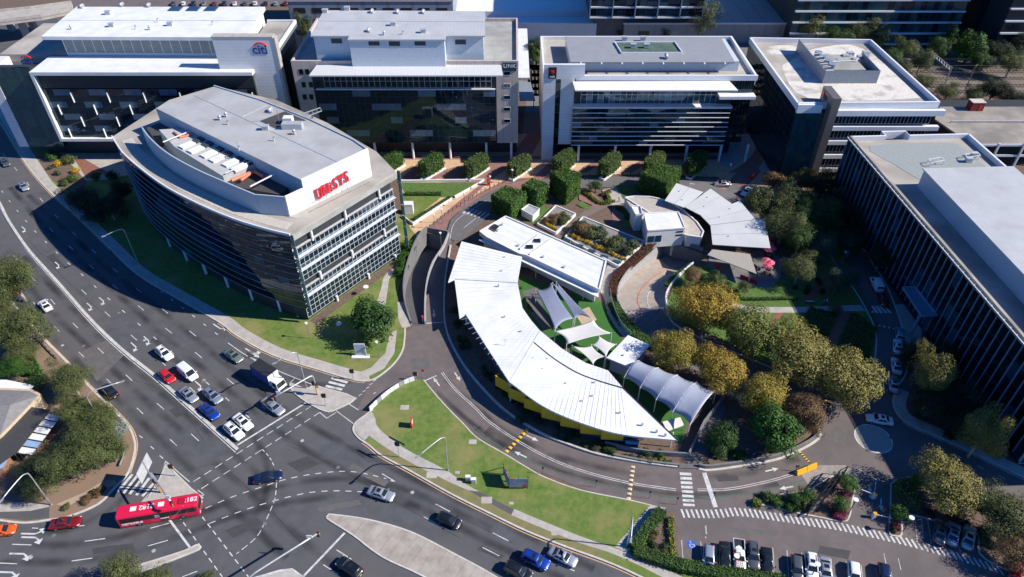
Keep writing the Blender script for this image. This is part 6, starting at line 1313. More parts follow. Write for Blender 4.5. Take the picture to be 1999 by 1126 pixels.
for q in [('gum2',594,52,4.0,8,olive,'narrow tree between the first two office blocks'),('round',1048,100,5.0,5,deep,'dense green tree behind the star-sign block'),('tall',1376,28,7.2,11,olive,'tall pale gum beyond the railway'),('gum1',1578,52,8,7,olive,'wide olive tree before the green glass building'),('gum2',1682,60,6.5,7,olive,'olive tree right of the wide one'),('tall',1725,72,3.0,7,deep,'slim green tree before the green glass building'),('gum1',1770,95,5.5,6,olive,'dark olive tree above the gantry'),('gum2',1832,93,4.8,6,deep,'green tree right above the gantry'),('round',1895,92,6.6,6,bright,'bright green round tree at the top right'),
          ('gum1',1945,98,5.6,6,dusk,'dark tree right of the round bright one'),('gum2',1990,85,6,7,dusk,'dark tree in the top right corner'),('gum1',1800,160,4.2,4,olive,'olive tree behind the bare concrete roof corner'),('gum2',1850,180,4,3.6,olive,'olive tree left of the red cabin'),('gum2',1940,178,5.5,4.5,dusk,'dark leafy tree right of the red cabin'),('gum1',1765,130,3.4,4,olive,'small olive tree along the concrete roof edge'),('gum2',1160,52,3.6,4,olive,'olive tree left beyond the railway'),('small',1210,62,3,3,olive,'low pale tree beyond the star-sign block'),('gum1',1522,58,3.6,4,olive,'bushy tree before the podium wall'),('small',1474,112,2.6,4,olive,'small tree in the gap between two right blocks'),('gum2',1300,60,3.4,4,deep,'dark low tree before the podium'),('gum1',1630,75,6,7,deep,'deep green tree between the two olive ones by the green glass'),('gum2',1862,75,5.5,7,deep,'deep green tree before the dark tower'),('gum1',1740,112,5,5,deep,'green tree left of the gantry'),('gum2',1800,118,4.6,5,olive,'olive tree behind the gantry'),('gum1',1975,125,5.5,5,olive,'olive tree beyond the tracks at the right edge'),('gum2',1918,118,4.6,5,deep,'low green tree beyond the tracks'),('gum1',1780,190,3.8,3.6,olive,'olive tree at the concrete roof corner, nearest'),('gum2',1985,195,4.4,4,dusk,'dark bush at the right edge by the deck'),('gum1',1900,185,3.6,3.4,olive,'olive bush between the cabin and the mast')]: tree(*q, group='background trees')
for q in [('small',1512,352,3.6,3.4,brownl,'golden-brown tree on the plaza edge by the parked white car'),('gum1',1545,388,5.6,5.4,olive,'olive tree right of the golden-brown one'),('gum2',1590,418,6.2,6,deep,'shaded dark tree beside the tower lane'),('round',1483,396,4.2,4.6,olive,'round tree behind the fan roofs'),('gum2',1530,440,5.6,5.6,olive,'olive tree right of the fan roofs'),('gum1',1562,522,4.2,5,olive,'olive tree on the garden lawn'),('gum2',1602,480,4.4,4.4,grey_g,'pale grey-green tree by the tower lane'),('gum2',1640,542,4.4,4,grey_g,'pale grey-green tree left of the white van'),('small',1632,602,1.7,1.6,grey_g,'tiny pale tree on the garden path'),('gum2',1605,362,5.2,5.6,dusk,'dark clipped tree behind the golden-brown one'),('gum1',1565,460,4.8,5.4,deep,'dense green tree between the two olive ones right of the fan roofs'),('gum2',1635,405,5.0,5.6,dusk,'shaded dense tree nearest the upper fin front'),('gum1',1570,348,3.6,4.4,olive,'olive tree on the plaza right of the golden-brown one'),('gum1',1665,470,4.4,4.8,dusk,'shaded tree over the tower lane'),('gum1',1350,540,2.6,2.2,brownl,'small brown-leaved tree by the curved ramp'),('small',1398,548,2.4,2,olive,'small olive tree left of the cafe screens'),('small',1452,560,1.8,1.6,olive,'tiny olive tree below the cafe screens')]: tree(*q, group='garden trees')
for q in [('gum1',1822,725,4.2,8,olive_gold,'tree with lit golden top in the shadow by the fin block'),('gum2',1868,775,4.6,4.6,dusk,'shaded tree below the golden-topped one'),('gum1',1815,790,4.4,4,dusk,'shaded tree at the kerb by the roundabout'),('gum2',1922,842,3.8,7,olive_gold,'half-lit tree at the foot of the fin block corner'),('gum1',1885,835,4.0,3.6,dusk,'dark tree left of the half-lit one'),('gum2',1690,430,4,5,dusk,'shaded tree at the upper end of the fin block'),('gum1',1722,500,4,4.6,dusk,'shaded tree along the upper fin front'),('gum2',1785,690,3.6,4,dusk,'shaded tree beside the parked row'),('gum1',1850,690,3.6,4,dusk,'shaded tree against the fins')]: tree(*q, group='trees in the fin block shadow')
for q in [('plane1',1852,945,5.2,5,olive_gold,'golden-olive tree on the east car park island'),('gum1',1972,1008,5.4,5.4,olive,'grey gum tree at the right edge by the car park'),('small',1770,962,2.6,2.2,deep,'dark small tree left of the golden-olive one'),('small',1655,942,2.2,2.2,bright,'palm-like tree on the sign frame island'),('small',1556,972,1.6,1.6,bright,'small leafy tree left of the sign frame'),('small',1578,968,1.8,1.8,bright,'small leafy tree just left of the steel frame'),('small',1640,985,1.7,1.4,bright,'small leafy plant right of the steel frame'),('gum2',1985,1090,4,2.4,brownl,'brown-leaved bush in the bottom right corner'),('small',1756,1000,1.8,1.8,bright,'small tree by the lamp on the narrow island')]: tree(*q, group='car park trees')
def shrub(x, y, r, mat, label, group, key=None, h=None, z0=0., sz=1.): return tree(key or rt.choice(['shrub', 'shrub2']), x, y, r, (h or r*.5), mat, label, 'shrub', group, 'shrub', z0, sz)
for x, y, r, mt, l in [(86,302,.9,lime,'lime bush at the top of the roadside bed'),(100,306,1.9,deep,'large round bush in the roadside bed'),(113,320,1.3,yel,'yellow bush in the roadside bed'),(133,313,1.9,olive,'olive bush at the back of the roadside bed'),(147,334,1.2,yel,'yellow-tipped bush near the red paving'),(112,338,1.1,grey_g,'grey bush along the lawn edge'),(140,350,1.5,deep,'dark bush in the lower roadside bed'),(126,358,1.3,olive,'olive bush in the lower roadside bed'),(187,345,1.4,deep,'lone green bush beside the red paving'),(218,343,1.7,dusk,'dark bush against the curved tower base'),
                       (123,352,.9,olive,'tiny bush at the bed corner'),(98,328,.8,grey_g,'tiny grey bush on the lawn edge')]: shrub(x, y, r, mt, l, 'roadside bed bushes')
for (x, y) in [(800,485),(790,500),(783,512),(788,520),(793,478),(780,530)]: shrub(x, y, 1.4, bright, 'bright bush along the left ramp wall', 'bushes along the ramp wall')
rb = random.Random(4)
CN = {'gold_leaves': 'golden', 'deep_green_leaves': 'deep green', 'bright_green_leaves': 'bright green', 'olive_leaves': 'olive', 'grey_green_leaves': 'grey-green', 'dark_leaves': 'dark', 'lime_leaves': 'lime', 'yellow_flowers': 'yellow', 'red_leaves': 'red', 'brown_leaves': 'brown', 'silver_leaves': 'silvery', 'magenta_leaves': 'magenta'}
def scatter(n, quad, rr_, mats, label, group, z0=0., sz=1.):
    for i in range(n):
        u, v = rb.random(), rb.random(); a = [q[0]*(1-u)*(1-v)+w[0]*u*(1-v)+e_[0]*u*v+r_[0]*(1-u)*v for q, w, e_, r_ in [quad]][0]; b = [q[1]*(1-u)*(1-v)+w[1]*u*(1-v)+e_[1]*u*v+r_[1]*(1-u)*v for q, w, e_, r_ in [quad]][0]
        r_m = rb.uniform(*rr_); mt = rb.choice(mats); w_l = label.split(); k = [j for j, w in enumerate(w_l) if w in ('shrub', 'plant', 'bush')][0]
        xs = [q[0] for q in quad]; f = (a-min(xs))/max(1, max(xs)-min(xs))
        lab = ' '.join(['large' if r_m > (rr_[0]+rr_[1])/2 else 'small', CN[mt.name]]+w_l[k:]+[['towards its left', 'about its middle', 'towards its right'][min(2, int(f*3))]])
        shrub(a, b, r_m, mt, lab, group, None, None, z0, sz)
scatter(34, [(1128,436),(1245,480),(1213,500),(1122,452)], (1.1, 1.9), [olive, olive, grey_g, brownl], 'olive or brown shrub in the large gravel bed', 'shrubs in the large gravel bed', .7)
scatter(15, [(1088,410),(1116,423),(1092,440),(1062,432)], (.8, 1.3), [olive, brownl], 'olive or brown shrub in the small gravel bed', 'shrubs in the small gravel bed', .7)
for i in range(18): shrub(1111+i*6.4+rb.uniform(-1,1), 456+i*2.95, rb.uniform(.45,.7), yel, 'yellow flowering shrub in the row beside the skylights', 'yellow row in the large bed', None, None, .7)
for i in range(8): shrub(1058+i*4.0, 432+i*2.1, .5, yel, 'yellow flowering shrub in the small bed row', 'yellow row in the small bed', None, None, .7)
scatter(12, [(885,600),(893,640),(935,715),(900,690)], (.5, .95), [dusk, deep, olive], 'dark shrub in the strip west of the crescent roof', 'shrubs west of the crescent')
scatter(22, [(930,700),(1000,790),(1080,835),(1010,820)], (.5, .9), [dusk, deep, grey_g], 'dark shrub in the strip below the yellow wall', 'shrubs below the yellow wall')
scatter(16, [(1080,828),(1200,868),(1190,885),(1090,858)], (.45, .8), [dusk, grey_g, deep], 'low shrub between the yellow wall and the kerb', 'low shrubs by the kerb')
for x, y in [(1165,866),(1186,874),(1195,878),(1261,881),(1288,884)]: shrub(x, y, .9, deep, 'clipped round shrub along the slate yard wall', 'clipped shrubs by the yard wall', 'shrub2', .8)
scatter(9, [(1215,888),(1320,900),(1320,906),(1215,895)], (.4, .7), [deep, lime, grey_g], 'small plant in the kerbside planter', 'plants in the kerbside planter')
scatter(8, [(1378,880),(1470,890),(1560,870),(1390,900)], (.6, 1.1), [deep, bright, dusk], 'ground shrub under the round trees', 'shrubs under the round trees')
scatter(11, [(1325,560),(1400,530),(1440,560),(1330,600)], (.7, 1.3), [olive, deep, brownl, grey_g], 'low shrub between ramp and cafe', 'shrubs between ramp and cafe')
scatter(13, [(1490,965),(1560,985),(1560,995),(1490,982)], (.6, 1.0), [deep, bright, dusk], 'low shrub on the sign frame island', 'shrubs on the sign frame island'); scatter(10, [(1625,998),(1650,990),(1645,1012),(1628,1010)], (.5, .8), [magenta], 'magenta shrub on the sign frame island', 'magenta shrubs'); scatter(5, [(1640,965),(1660,962),(1660,970),(1642,975)], (.5, .7), [magenta], 'magenta shrub below the palm-like tree', 'magenta shrubs')
scatter(9, [(1795,992),(1900,1010),(1890,1025),(1800,1005)], (.6, 1.0), [magenta, brownl, dusk], 'reddish shrub under the golden-olive tree', 'reddish shrubs'); scatter(8, [(1742,1010),(1755,1015),(1752,1040),(1742,1035)], (.4, .7), [magenta, dusk], 'dark red plant on the narrow island', 'dark red plants'); scatter(6, [(1750,938),(1790,930),(1800,945),(1760,955)], (.8, 1.2), [lime], 'lime bush at the head of the east island', 'lime bushes east')
scatter(9, [(1915,1030),(1950,1040),(1940,1075),(1915,1065)], (.6, 1.0), [brownl, olive], 'dry shrub beside the parked silver cars', 'dry shrubs'); scatter(8, [(1272,1045),(1303,1020),(1303,1085),(1258,1075)], (.4, .8), [olive, deep, brownl], 'small shrub inside the hedge bed', 'shrubs in the hedge bed')
scatter(12, [(110,990),(200,945),(215,955),(120,1005)], (.4, .8), [olive, brownl], 'dry tuft bush by the dirt track', 'tufts by the dirt track'); scatter(6, [(1015,560),(1030,600),(1040,610),(1022,570)], (.3, .5), [bright], 'tiny lime plant in the play yard', 'plants in the play yard')
scatter(7, [(1170,375),(1190,372),(1205,395),(1180,395)], (.5, .9), [olive, brownl], 'bushy plant inside the yellow hedge', 'plants in the yellow hedge'); tree('small',1163,362,2.2,2.2,deep,'bushy small tree above the yellow hedge')
scatter(6, [(1540,560),(1600,530),(1620,580),(1560,590)], (.5, .9), [deep, dusk], 'dark shrub on the garden slope', 'shrubs on the garden slope'); scatter(5, [(1790,820),(1900,870),(1940,865),(1800,800)], (.8, 1.4), [dusk], 'dark shrub at the foot of the fin block', 'dark shrubs by the fin block')
for x, y in [(1932,881),(1945,887)]: shrub(x, y, .9, lime, 'lime hedge bush at the right kerb', 'lime bushes at the kerb')
# dotted low plants at the foot of the tower
for i in range(20): p_ = (596+i*7.4, 616-i*5.15); shrub(p_[0], p_[1], .45, brownl, 'small brown plant in the bed along the tower wall', 'plants along the tower wall', 'shrub2')
# ---------------- clipped hedges
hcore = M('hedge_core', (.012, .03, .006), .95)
def hedge(poly, z0, z1, mat, label, dens=26, ls=.16, name='hedge', cat='hedge', seed=1, r=.12, group=None):
    rn = random.Random(seed); pl = [Vector((p.x, p.y, 0)) for p in poly]; n = len(pl)
    ar = sum(pl[i].x*pl[(i+1) % n].y-pl[(i+1) % n].x*pl[i].y for i in range(n))/2
    if ar < 0: pl = pl[::-1]; ar = -ar
    cen = sum(pl, Vector())/n; T = thing(name, label, cat, (cen.x, cen.y, 0), group=group); m = MB()
    for t in tessellate_polygon([pl]):
        a, b, c_ = [pl[i] for i in t]; A = (b-a).cross(c_-a).length/2
        for k in range(int(A*dens)+1):
            u, v = rn.random(), rn.random()
            if u+v > 1: u, v = 1-u, 1-v
            p = a+(b-a)*u+(c_-a)*v; p.z = z1+rn.gauss(0, r*.8)+(rn.random()**8)*.5; leaf(m, p, Vector((rn.gauss(0, .5), rn.gauss(0, .5), 1)).normalized(), ls*rn.uniform(.6, 1.4), rn)
    for i in range(n):
        a, b = pl[i], pl[(i+1) % n]; L = (b-a).length; t = (b-a)/max(L, 1e-6); nn = Vector((t.y, -t.x, 0))
        for k in range(int(L*(z1-z0)*dens)+1):
            p = a+t*(L*rn.random())+nn*(rn.gauss(0, r*.8)+(rn.random()**8)*.5); p.z = z0+(z1-z0)*rn.random(); leaf(m, p, (nn+Vector((rn.gauss(0, .5), rn.gauss(0, .5), rn.gauss(.2, .4)))).normalized(), ls*rn.uniform(.6, 1.4), rn)
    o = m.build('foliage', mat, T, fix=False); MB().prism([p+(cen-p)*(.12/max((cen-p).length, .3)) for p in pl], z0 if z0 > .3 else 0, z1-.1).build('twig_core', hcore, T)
    return T
for i, (q, z, l) in enumerate([([(959,380),(987,362),(1028,374),(998,398)], 5.4, 'huge clipped block hedge at the left of four, by the white enclosure'), ([(1018,361),(1040,347),(1071,360),(1048,373)], 5.6, 'huge clipped block hedge second from the left'), ([(1074,335),(1104,327),(1135,338),(1107,359)], 6.6, 'tallest clipped block hedge, third from the left'), ([(1250,337),(1283,319),(1331,325),(1302,357)], 5.8, 'wide clipped block hedge behind the cafe roofs')]):
    hedge(G(q, z), .3, z, hedge_m, l, 22, .20, 'block_hedge', 'hedge', i+1, .16, 'huge clipped block hedges')
olive_cl = leafmat('clipped_tree_leaves', (.04, .08, .016), (.16, .225, .045), (.24, .27, .08))
names = ['clipped tree against the curved tower, leftmost of the plaza row','second clipped tree from the left in the plaza row','third clipped tree from the left in the plaza row','fourth clipped tree from the left, beside the red planter end','fifth clipped tree, behind the tallest block hedge','sixth clipped tree, with two walkers beside it','seventh clipped tree, behind the wide block hedge','clipped tree at the right end of the plaza row']
for i, (x, y) in enumerate([(762,312),(842,318),(930,318),(1014,318),(1101,312),(1191,317),(1278,313),(1360,315)]):
    c_ = P(x, y, 3.6); t = Vector((cos(radians(52)), sin(radians(52)), 0)); n = Vector((t.y, -t.x, 0)); q = [c_+t*3.4+n*1.5, c_-t*3.4+n*1.5, c_-t*3.6-n*1.5, c_+t*3.2-n*1.5]
    T = hedge(sm(q, 2, True), 1.3, 4.5+.9*((i*37) % 10)/10, [hedge_m, hedge_m, olive_cl, olive_cl, olive_cl, olive_cl, olive_cl, hedge_m][i], names[i], 20, .17, 'clipped_tree', 'tree', 20+i, .25, 'clipped trees in white planters')
    for k in (-1.6, 0, 1.6): p = c_+t*k; MB().cyl(p.x, p.y, .2, 1.6, .09, 6).build('trunk', bark, T)
    o = ring_wall(None, [Vector((p.x, p.y, 0)) for p in (c_+t*4.3+n*1.0, c_-t*4.3+n*1.0, c_-t*4.3-n*.5, c_+t*4.3-n*.5)], .1, .75, .35, white, 'planter_wall'); o.name = 'planter'; tag(o, 'white planter wall under the '+names[i].split(',')[0].replace(' in the plaza row', ''), 'planter', 'white plaza planters')
def strip(px, w, z1, mat, label, seed, dens=30, ls=.12, group=None, z0=.05):
    pl = S(px, 3) if len(px) > 2 else G(px); return hedge(offset(pl, w/2)+offset(pl, -w/2)[::-1], z0, z1, mat, label, dens, ls, 'hedge', 'hedge', seed, .1, group)
strip([(1292,1000),(1262,1036),(1234,1074)], 1.7, 1.2, hedge_m, 'clipped hedge beside the lawn triangle, sloping side', 50); strip([(1238,1078),(1290,1096),(1370,1117),(1450,1128),(1530,1140)], 1.9, 1.2, hedge_m, 'long clipped hedge along the car park bottom', 51)
strip([(1308,1013),(1310,1050),(1312,1088)], .8, .8, lime, 'narrow lime hedge along the car park edge', 52); strip([(1281,475),(1228,522),(1201,546),(1196,580)], 1.5, 1.2, redl, 'red-leaved hedge along the garage ramp wall', 53, 40)
strip([(1196,595),(1210,620),(1240,655),(1285,682)], 2.4, 1.0, hedge_m, 'thick green hedge curving round the ramp foot', 54); strip([(1140,378),(1152,386),(1172,399),(1190,396),(1183,378)], .9, .8, lime, 'yellow hedge outlining the small garden', 55, 40)
strip([(1205,408),(1221,418),(1226,430)], 1.2, .9, hedge_m, 'angled green hedge left of the stair block', 56); strip([(790,381),(862,381)], 1.2, .8, hedge_m, 'low green hedge across the plaza lawn', 57); strip([(808,432),(845,410),(880,388)], 1.0, .9, olive_cl, 'long low planting along the lawn wall', 58, 24)
strip([(1545,985),(1568,989)], 1.8, 1.0, hedge_m, 'square hedge block on the sign frame island', 59); strip([(1468,983),(1484,985)], 1.4, .8, lime, 'lime hedge block at the island tip', 60); strip([(1905,985),(1960,1010)], 1.6, 1.0, hedge_m, 'hedge below the golden-olive tree', 61)
for i in range(3): strip([(1590+i*17,605+i*4),(1565+i*20,645+i*5)], 2.0, .7, hedge_m, ['clipped garden strip hedge left of three','clipped garden strip hedge in the middle of three','clipped garden strip hedge right of three'][i], 62+i)
for i in range(4): strip([(1670+i*11,615+i*8),(1630+i*17,705+i*4)], 1.5, .6, hedge_m, ['shaded strip hedge nearest the brick path','second shaded strip hedge from the brick path','third shaded strip hedge from the brick path','shaded strip hedge nearest the lane'][i], 70+i)
strip([(1300,560),(1318,540),(1350,520)], 1.0, .7, hedge_m, 'low hedge along the right ramp wall', 80); strip([(1395,584),(1470,586),(1555,584)], .7, .7, hedge_m, 'low hedge above the garden path', 81); strip([(1625,332),(1660,325)], 4, 2.5, hedge_m, 'green hedge between two right-hand blocks', 82)
strip([(30,700),(55,706),(62,722),(75,732)], 2.0, 1.8, bright, 'leafy vine hedge in the left back yard', 83, 20, .2)
# ================================================================ VEHICLES
cglass = M('car_glass', (.015, .02, .022), .06, var=0, spec=.8); rimm = M('alloy_rim', (.45, .46, .47), .35, metal=.8, var=0); lampm = M('headlamp', (.75, .77, .8), .15, var=0, coat=.5); tailm = M('tail_lamp', (.45, .01, .01), .25, var=0); trim = M('black_trim', (.02, .02, .022), .5, var=0); platem = M('number_plate', (.65, .6, .35), .5, var=0)
def carpaint(name, col, metal=.25): return M('paint_'+name, col, .32, metal=metal, var=.0, coat=.8)
def loft(stations, closed=True):
    """stations: (x, halfwidth, zbottom, ztop, crown)"""
    m = MB(); rings = []
    for x, w, zb, zt, cr in stations:
        h = zt-zb; half = [(0, zb), (w*.80, zb), (w*.97, zb+h*.18), (w, zb+h*.5), (w*.985, zb+h*.78), (w*.90, zt-.015), (w*.55, zt+cr*.7), (0, zt+cr)]
        ring = [(x, y, z) for y, z in half]+[(x, -y, z) for y, z in half[-2:0:-1]]; rings.append(len(m.v)); m.v += ring; n = len(ring)
    for a, b in zip(rings, rings[1:]):
        for i in range(n): j = (i+1) % n; m.f.append((a+i, b+i, b+j, a+j)); m.mi.append(0)
    m.f.append(tuple(rings[0]+i for i in range(n))); m.f.append(tuple(rings[-1]+i for i in range(n))[::-1]); m.mi += [0, 0]; return m
def quadpanel(m, c, off=.014, th=.012):               # thin panel proud of four corners
    c = [Vector(v) for v in c]; n = (c[1]-c[0]).cross(c[3]-c[0]).normalized()
    m.hexa([v-n*th for v in c]+[v+n*off for v in c]); return m
def make_car(kind):
    T = bpy.data.objects.new('car', None); COL.objects.link(T); pw = carpaint('white', (.72, .73, .74), 0)
    D = dict(sedan=dict(L=4.7, w=.91, zb=.22, hood=.86, deck=.98, cb=(-1.72, 1.12), ct=(-.85, .22), belt=.93, H=1.44, wb=1.36, wr=.32),
             hatch=dict(L=4.2, w=.88, zb=.22, hood=.88, deck=.95, cb=(-1.98, 1.15), ct=(-1.55, .25), belt=.95, H=1.48, wb=1.27, wr=.31),
             suv=dict(L=4.6, w=.94, zb=.28, hood=1.02, deck=1.08, cb=(-2.2, 1.12), ct=(-1.85, .32), belt=1.08, H=1.72, wb=1.36, wr=.36),
             ute=dict(L=5.1, w=.92, zb=.3, hood=.98, deck=1.0, cb=(-.75, 1.25), ct=(-.55, .42), belt=1.03, H=1.60, wb=1.55, wr=.35),
             van=dict(L=5.0, w=.97, zb=.28, hood=1.15, deck=1.2, cb=(-2.45, 1.75), ct=(-2.38, .85), belt=1.22, H=2.05, wb=1.5, wr=.33))[kind]
    h = D['L']/2; w = D['w']; zb = D['zb']; hd = D['hood']; dk = D['deck']; bl = D['belt']
    fr = D['cb'][1]
    st = [(-h, w*.78, zb+.2, dk-.22, .0), (-h+.08, w*.93, zb+.08, dk-.06, .01), (-h+.35, w*.99, zb+.02, dk, .02), (-D['wb'], w, zb, dk, .03), (-.3, w, zb-.02, bl, .03), (fr-.1, w, zb, bl-.01, .03), (fr+.25, w*.985, zb, hd+.02, .05), (h-.45, w*.95, zb+.02, hd-.08, .05), (h-.12, w*.86, zb+.08, hd-.2, .03), (h, w*.66, zb+.2, hd-.32, .0)]
    link('body', loft(st).mesh('body', pw, True), T)
    # cabin: frustum with rounded roof
    (x0, x1), (t0, t1) = D['cb'], D['ct']; bw, tw = w*.93, w*(.72 if kind != 'van' else .86); H = D['H']; bz = bl-.04
    m = MB(); ring = lambda xa, xb, y, z: [(xa, -y, z), (xb, -y, z), (xb, y, z), (xa, y, z)]
    def rr_(xa, xb, y, z, k=.1): return [(xa, -y+k, z), (xa+k, -y, z), (xb-k, -y, z), (xb, -y+k, z), (xb, y-k, z), (xb-k, y, z), (xa+k, y, z), (xa, y-k, z)]
    R = [rr_(x0, x1, bw, bz, .14), rr_(t0+(x0-t0)*.12, t1+(x1-t1)*.12, tw+(bw-tw)*.12, H-.075, .14), rr_(t0+.08, t1-.1, tw-.05, H-.015, .16), rr_(t0+.35, t1-.35, tw-.3, H+.012, .12)]
    for r in R: m.v += r
    for k in range(3):
        for i in range(8): j = (i+1) % 8; m.f.append((k*8+i, k*8+j, k*8+8+j, k*8+8+i)); m.mi.append(0)
    m.f.append(tuple(24+i for i in range(8))); m.mi.append(0); link('cabin', m.mesh('cabin', pw, True), T)
    def lerp3(xa, ya, xb, yb, t): return (xa+(xb-xa)*t, ya+(yb-ya)*t)
    zl, zh = bz+.09, H-.1
    def atx(zz, front): f = (zz-bz)/(H-bz); return (x1+(t1-x1)*f) if front else (x0+(t0-x0)*f)
    def aty(zz): f = (zz-bz)/(H-bz); return bw+(tw-bw)*f
    ws = MB(); quadpanel(ws, [(atx(zl, 1), -aty(zl)+.13, zl), (atx(zl, 1), aty(zl)-.13, zl), (atx(zh, 1), aty(zh)-.12, zh), (atx(zh, 1), -aty(zh)+.12, zh)], .022); link('windscreen', ws.mesh('windscreen', cglass), T)
    if kind != 'van' or True:
        rw = MB(); zl2 = zl if kind not in ('van',) else bz+.25; quadpanel(rw, [(atx(zl2, 0), aty(zl2)-.14, zl2), (atx(zl2, 0), -aty(zl2)+.14, zl2), (atx(zh, 0), -aty(zh)+.13, zh), (atx(zh, 0), aty(zh)-.13, zh)], .022); link('rear_window', rw.mesh('rear_window', cglass), T)
    xs = {'sedan': [(-1.25, -.42), (-.36, .72)], 'hatch': [(-1.5, -.42), (-.36, .75)], 'suv': [(-1.75, -1.05), (-.99, -.32), (-.26, .75)], 'ute': [(-.5, .1), (.16, .95)], 'van': [(.25, 1.25)]}[kind]
    for s_ in (-1, 1):
        for xa, xb in xs:
            f = (zh-bz)/(H-bz); sk = lambda x: x+((t1 if x > (x0+x1)/2 else t0)-(x1 if x > (x0+x1)/2 else x0))*f*abs(x-(x0+x1)/2)/((x1-x0)/2)
            q = MB(); c_ = [(xa, s_*aty(zl), zl), (xb, s_*aty(zl), zl), (sk(xb), s_*aty(zh), zh), (sk(xa), s_*aty(zh), zh)]; c_ = c_ if s_ < 0 else c_[::-1]; quadpanel(q, c_, .016); link('side_window', q.mesh('side_window', cglass), T)
        mi = MB(); mi.box(fr-.28, fr-.08, s_*(w+.08)-.09, s_*(w+.08)+.09, bl+.02, bl+.16); link('wing_mirror', mi.mesh('wing_mirror', pw), T)
        hl = MB(); hl.hexa([(h-.36, s_*w*.62, hd-.30), (h-.06, s_*w*.55, hd-.34), (h-.16, s_*w*.88, hd-.32), (h-.42, s_*w*.94, hd-.28), (h-.36, s_*w*.62, hd-.12), (h-.1, s_*w*.55, hd-.2), (h-.2, s_*w*.88, hd-.19), (h-.42, s_*w*.95, hd-.13)]); link('headlight', hl.mesh('headlight', lampm), T)
        tl = MB(); tl.box(-h-.005, -h+.2, s_*w*.78-.14, s_*w*.78+.14, dk-.26, dk-.1); link('tail_light', tl.mesh('tail_light', tailm), T)
        for xw in (-D['wb'], D['wb']):
            y = s_*(w-.1); wl = MB(); wl.tube([(xw, y-.115, D['wr']), (xw, y+.115, D['wr'])], D['wr'], 16); wo = link('wheel', wl.mesh('wheel', black), T)
            ri = MB(); ri.tube([(xw, y+s_*.112, D['wr']), (xw, y+s_*.125, D['wr'])], D['wr']*.66, 10); link('rim', ri.mesh('rim', rimm), wo)
    tr = MB(); tr.box(h-.06, h+.01, -w*.5, w*.5, zb+.12, zb+.3); link('grille', tr.mesh('grille', trim), T); pl = MB(); pl.box(-h-.02, -h, -.2, .2, zb+.3, zb+.42); link('number_plate', pl.mesh('number_plate', platem), T)
    if kind == 'ute':
        tb = MB(); tb.box(-h+.1, -.85, -w*.85, w*.85, dk-.02, dk+.03); link('tray_floor', tb.mesh('tray_floor', trim), T)
        for s_ in (-1, 1): b_ = MB(); b_.box(-h+.05, -.8, s_*w*.9-.04, s_*w*.9+.04, dk-.1, dk+.3); link('tray_side', b_.mesh('tray_side', pw), T)
        b_ = MB(); b_.box(-h+.03, -h+.1, -w*.9, w*.9, dk-.1, dk+.3); link('tray_gate', b_.mesh('tray_gate', pw), T)
    if kind in ('suv',):
        for s_ in (-1, 1): b_ = MB(); b_.bar((-1.5, s_*.55, H+.05), (.1, s_*.55, H+.05), .05); link('roof_rail', b_.mesh('roof_rail', trim), T)
    T['used'] = 0; return T
CARS = {k: make_car(k) for k in ('sedan', 'hatch', 'suv', 'ute', 'van')}
PC = dict(white=carpaint('white', (.72, .73, .74), 0), silver=carpaint('silver', (.48, .50, .53), .6), black=carpaint('black', (.012, .013, .016), .2), red=carpaint('red', (.55, .015, .02), .1), dkred=carpaint('dark_red', (.22, .008, .012), .2), blue=carpaint('blue', (.01, .05, .36), .3), navy=carpaint('navy', (.012, .02, .07), .3), greygreen=carpaint('grey_green', (.20, .24, .21), .4), bluegrey=carpaint('blue_grey', (.30, .36, .45), .5), orange=carpaint('orange', (.65, .10, .01), .1), grey=carpaint('grey', (.10, .11, .12), .4))
def car(kind, x, y, dx, dy, col, label, cat='car', name='parked_car', group=None, z0=0., sc=1.):
    src = CARS[kind]
    if src['used'] == 0: T = src; src['used'] = 1; _rekey(T, name)
    else: T = copy_tree(src); _rekey(T, name)
    if 'used' in T: T['used'] = 1
    p = P(x, y, z0+.7); q = P(x+dx, y+dy, z0+.7); d = q-p
    place(T, (p.x, p.y, z0+.012), atan2(d.y, d.x), sc); tag(T, label, cat, group)
    for c_ in KIDS[T.name]:
        if c_.name.split('.')[0] in ('body', 'cabin', 'wing_mirror', 'tray_side', 'tray_gate'): setmat(c_, PC[col])
    if 'sunroof' in label or label.startswith(('white wagon behind', 'blue-grey wagon', 'silver sedan nearest')):
        o = link('sunroof', SUNR); o.parent = T; KIDS[T.name].append(o); o.location = (-.35, 0, {'sedan': 1.445, 'suv': 1.72, 'hatch': 1.485}[kind])
    return T
SUNR = MB().box(-.3, .3, -.36, .36, 0, .03).mesh('sunroof', cglass)
tg = 'cars queued at the lights'; mv = 'cars driving on the road'
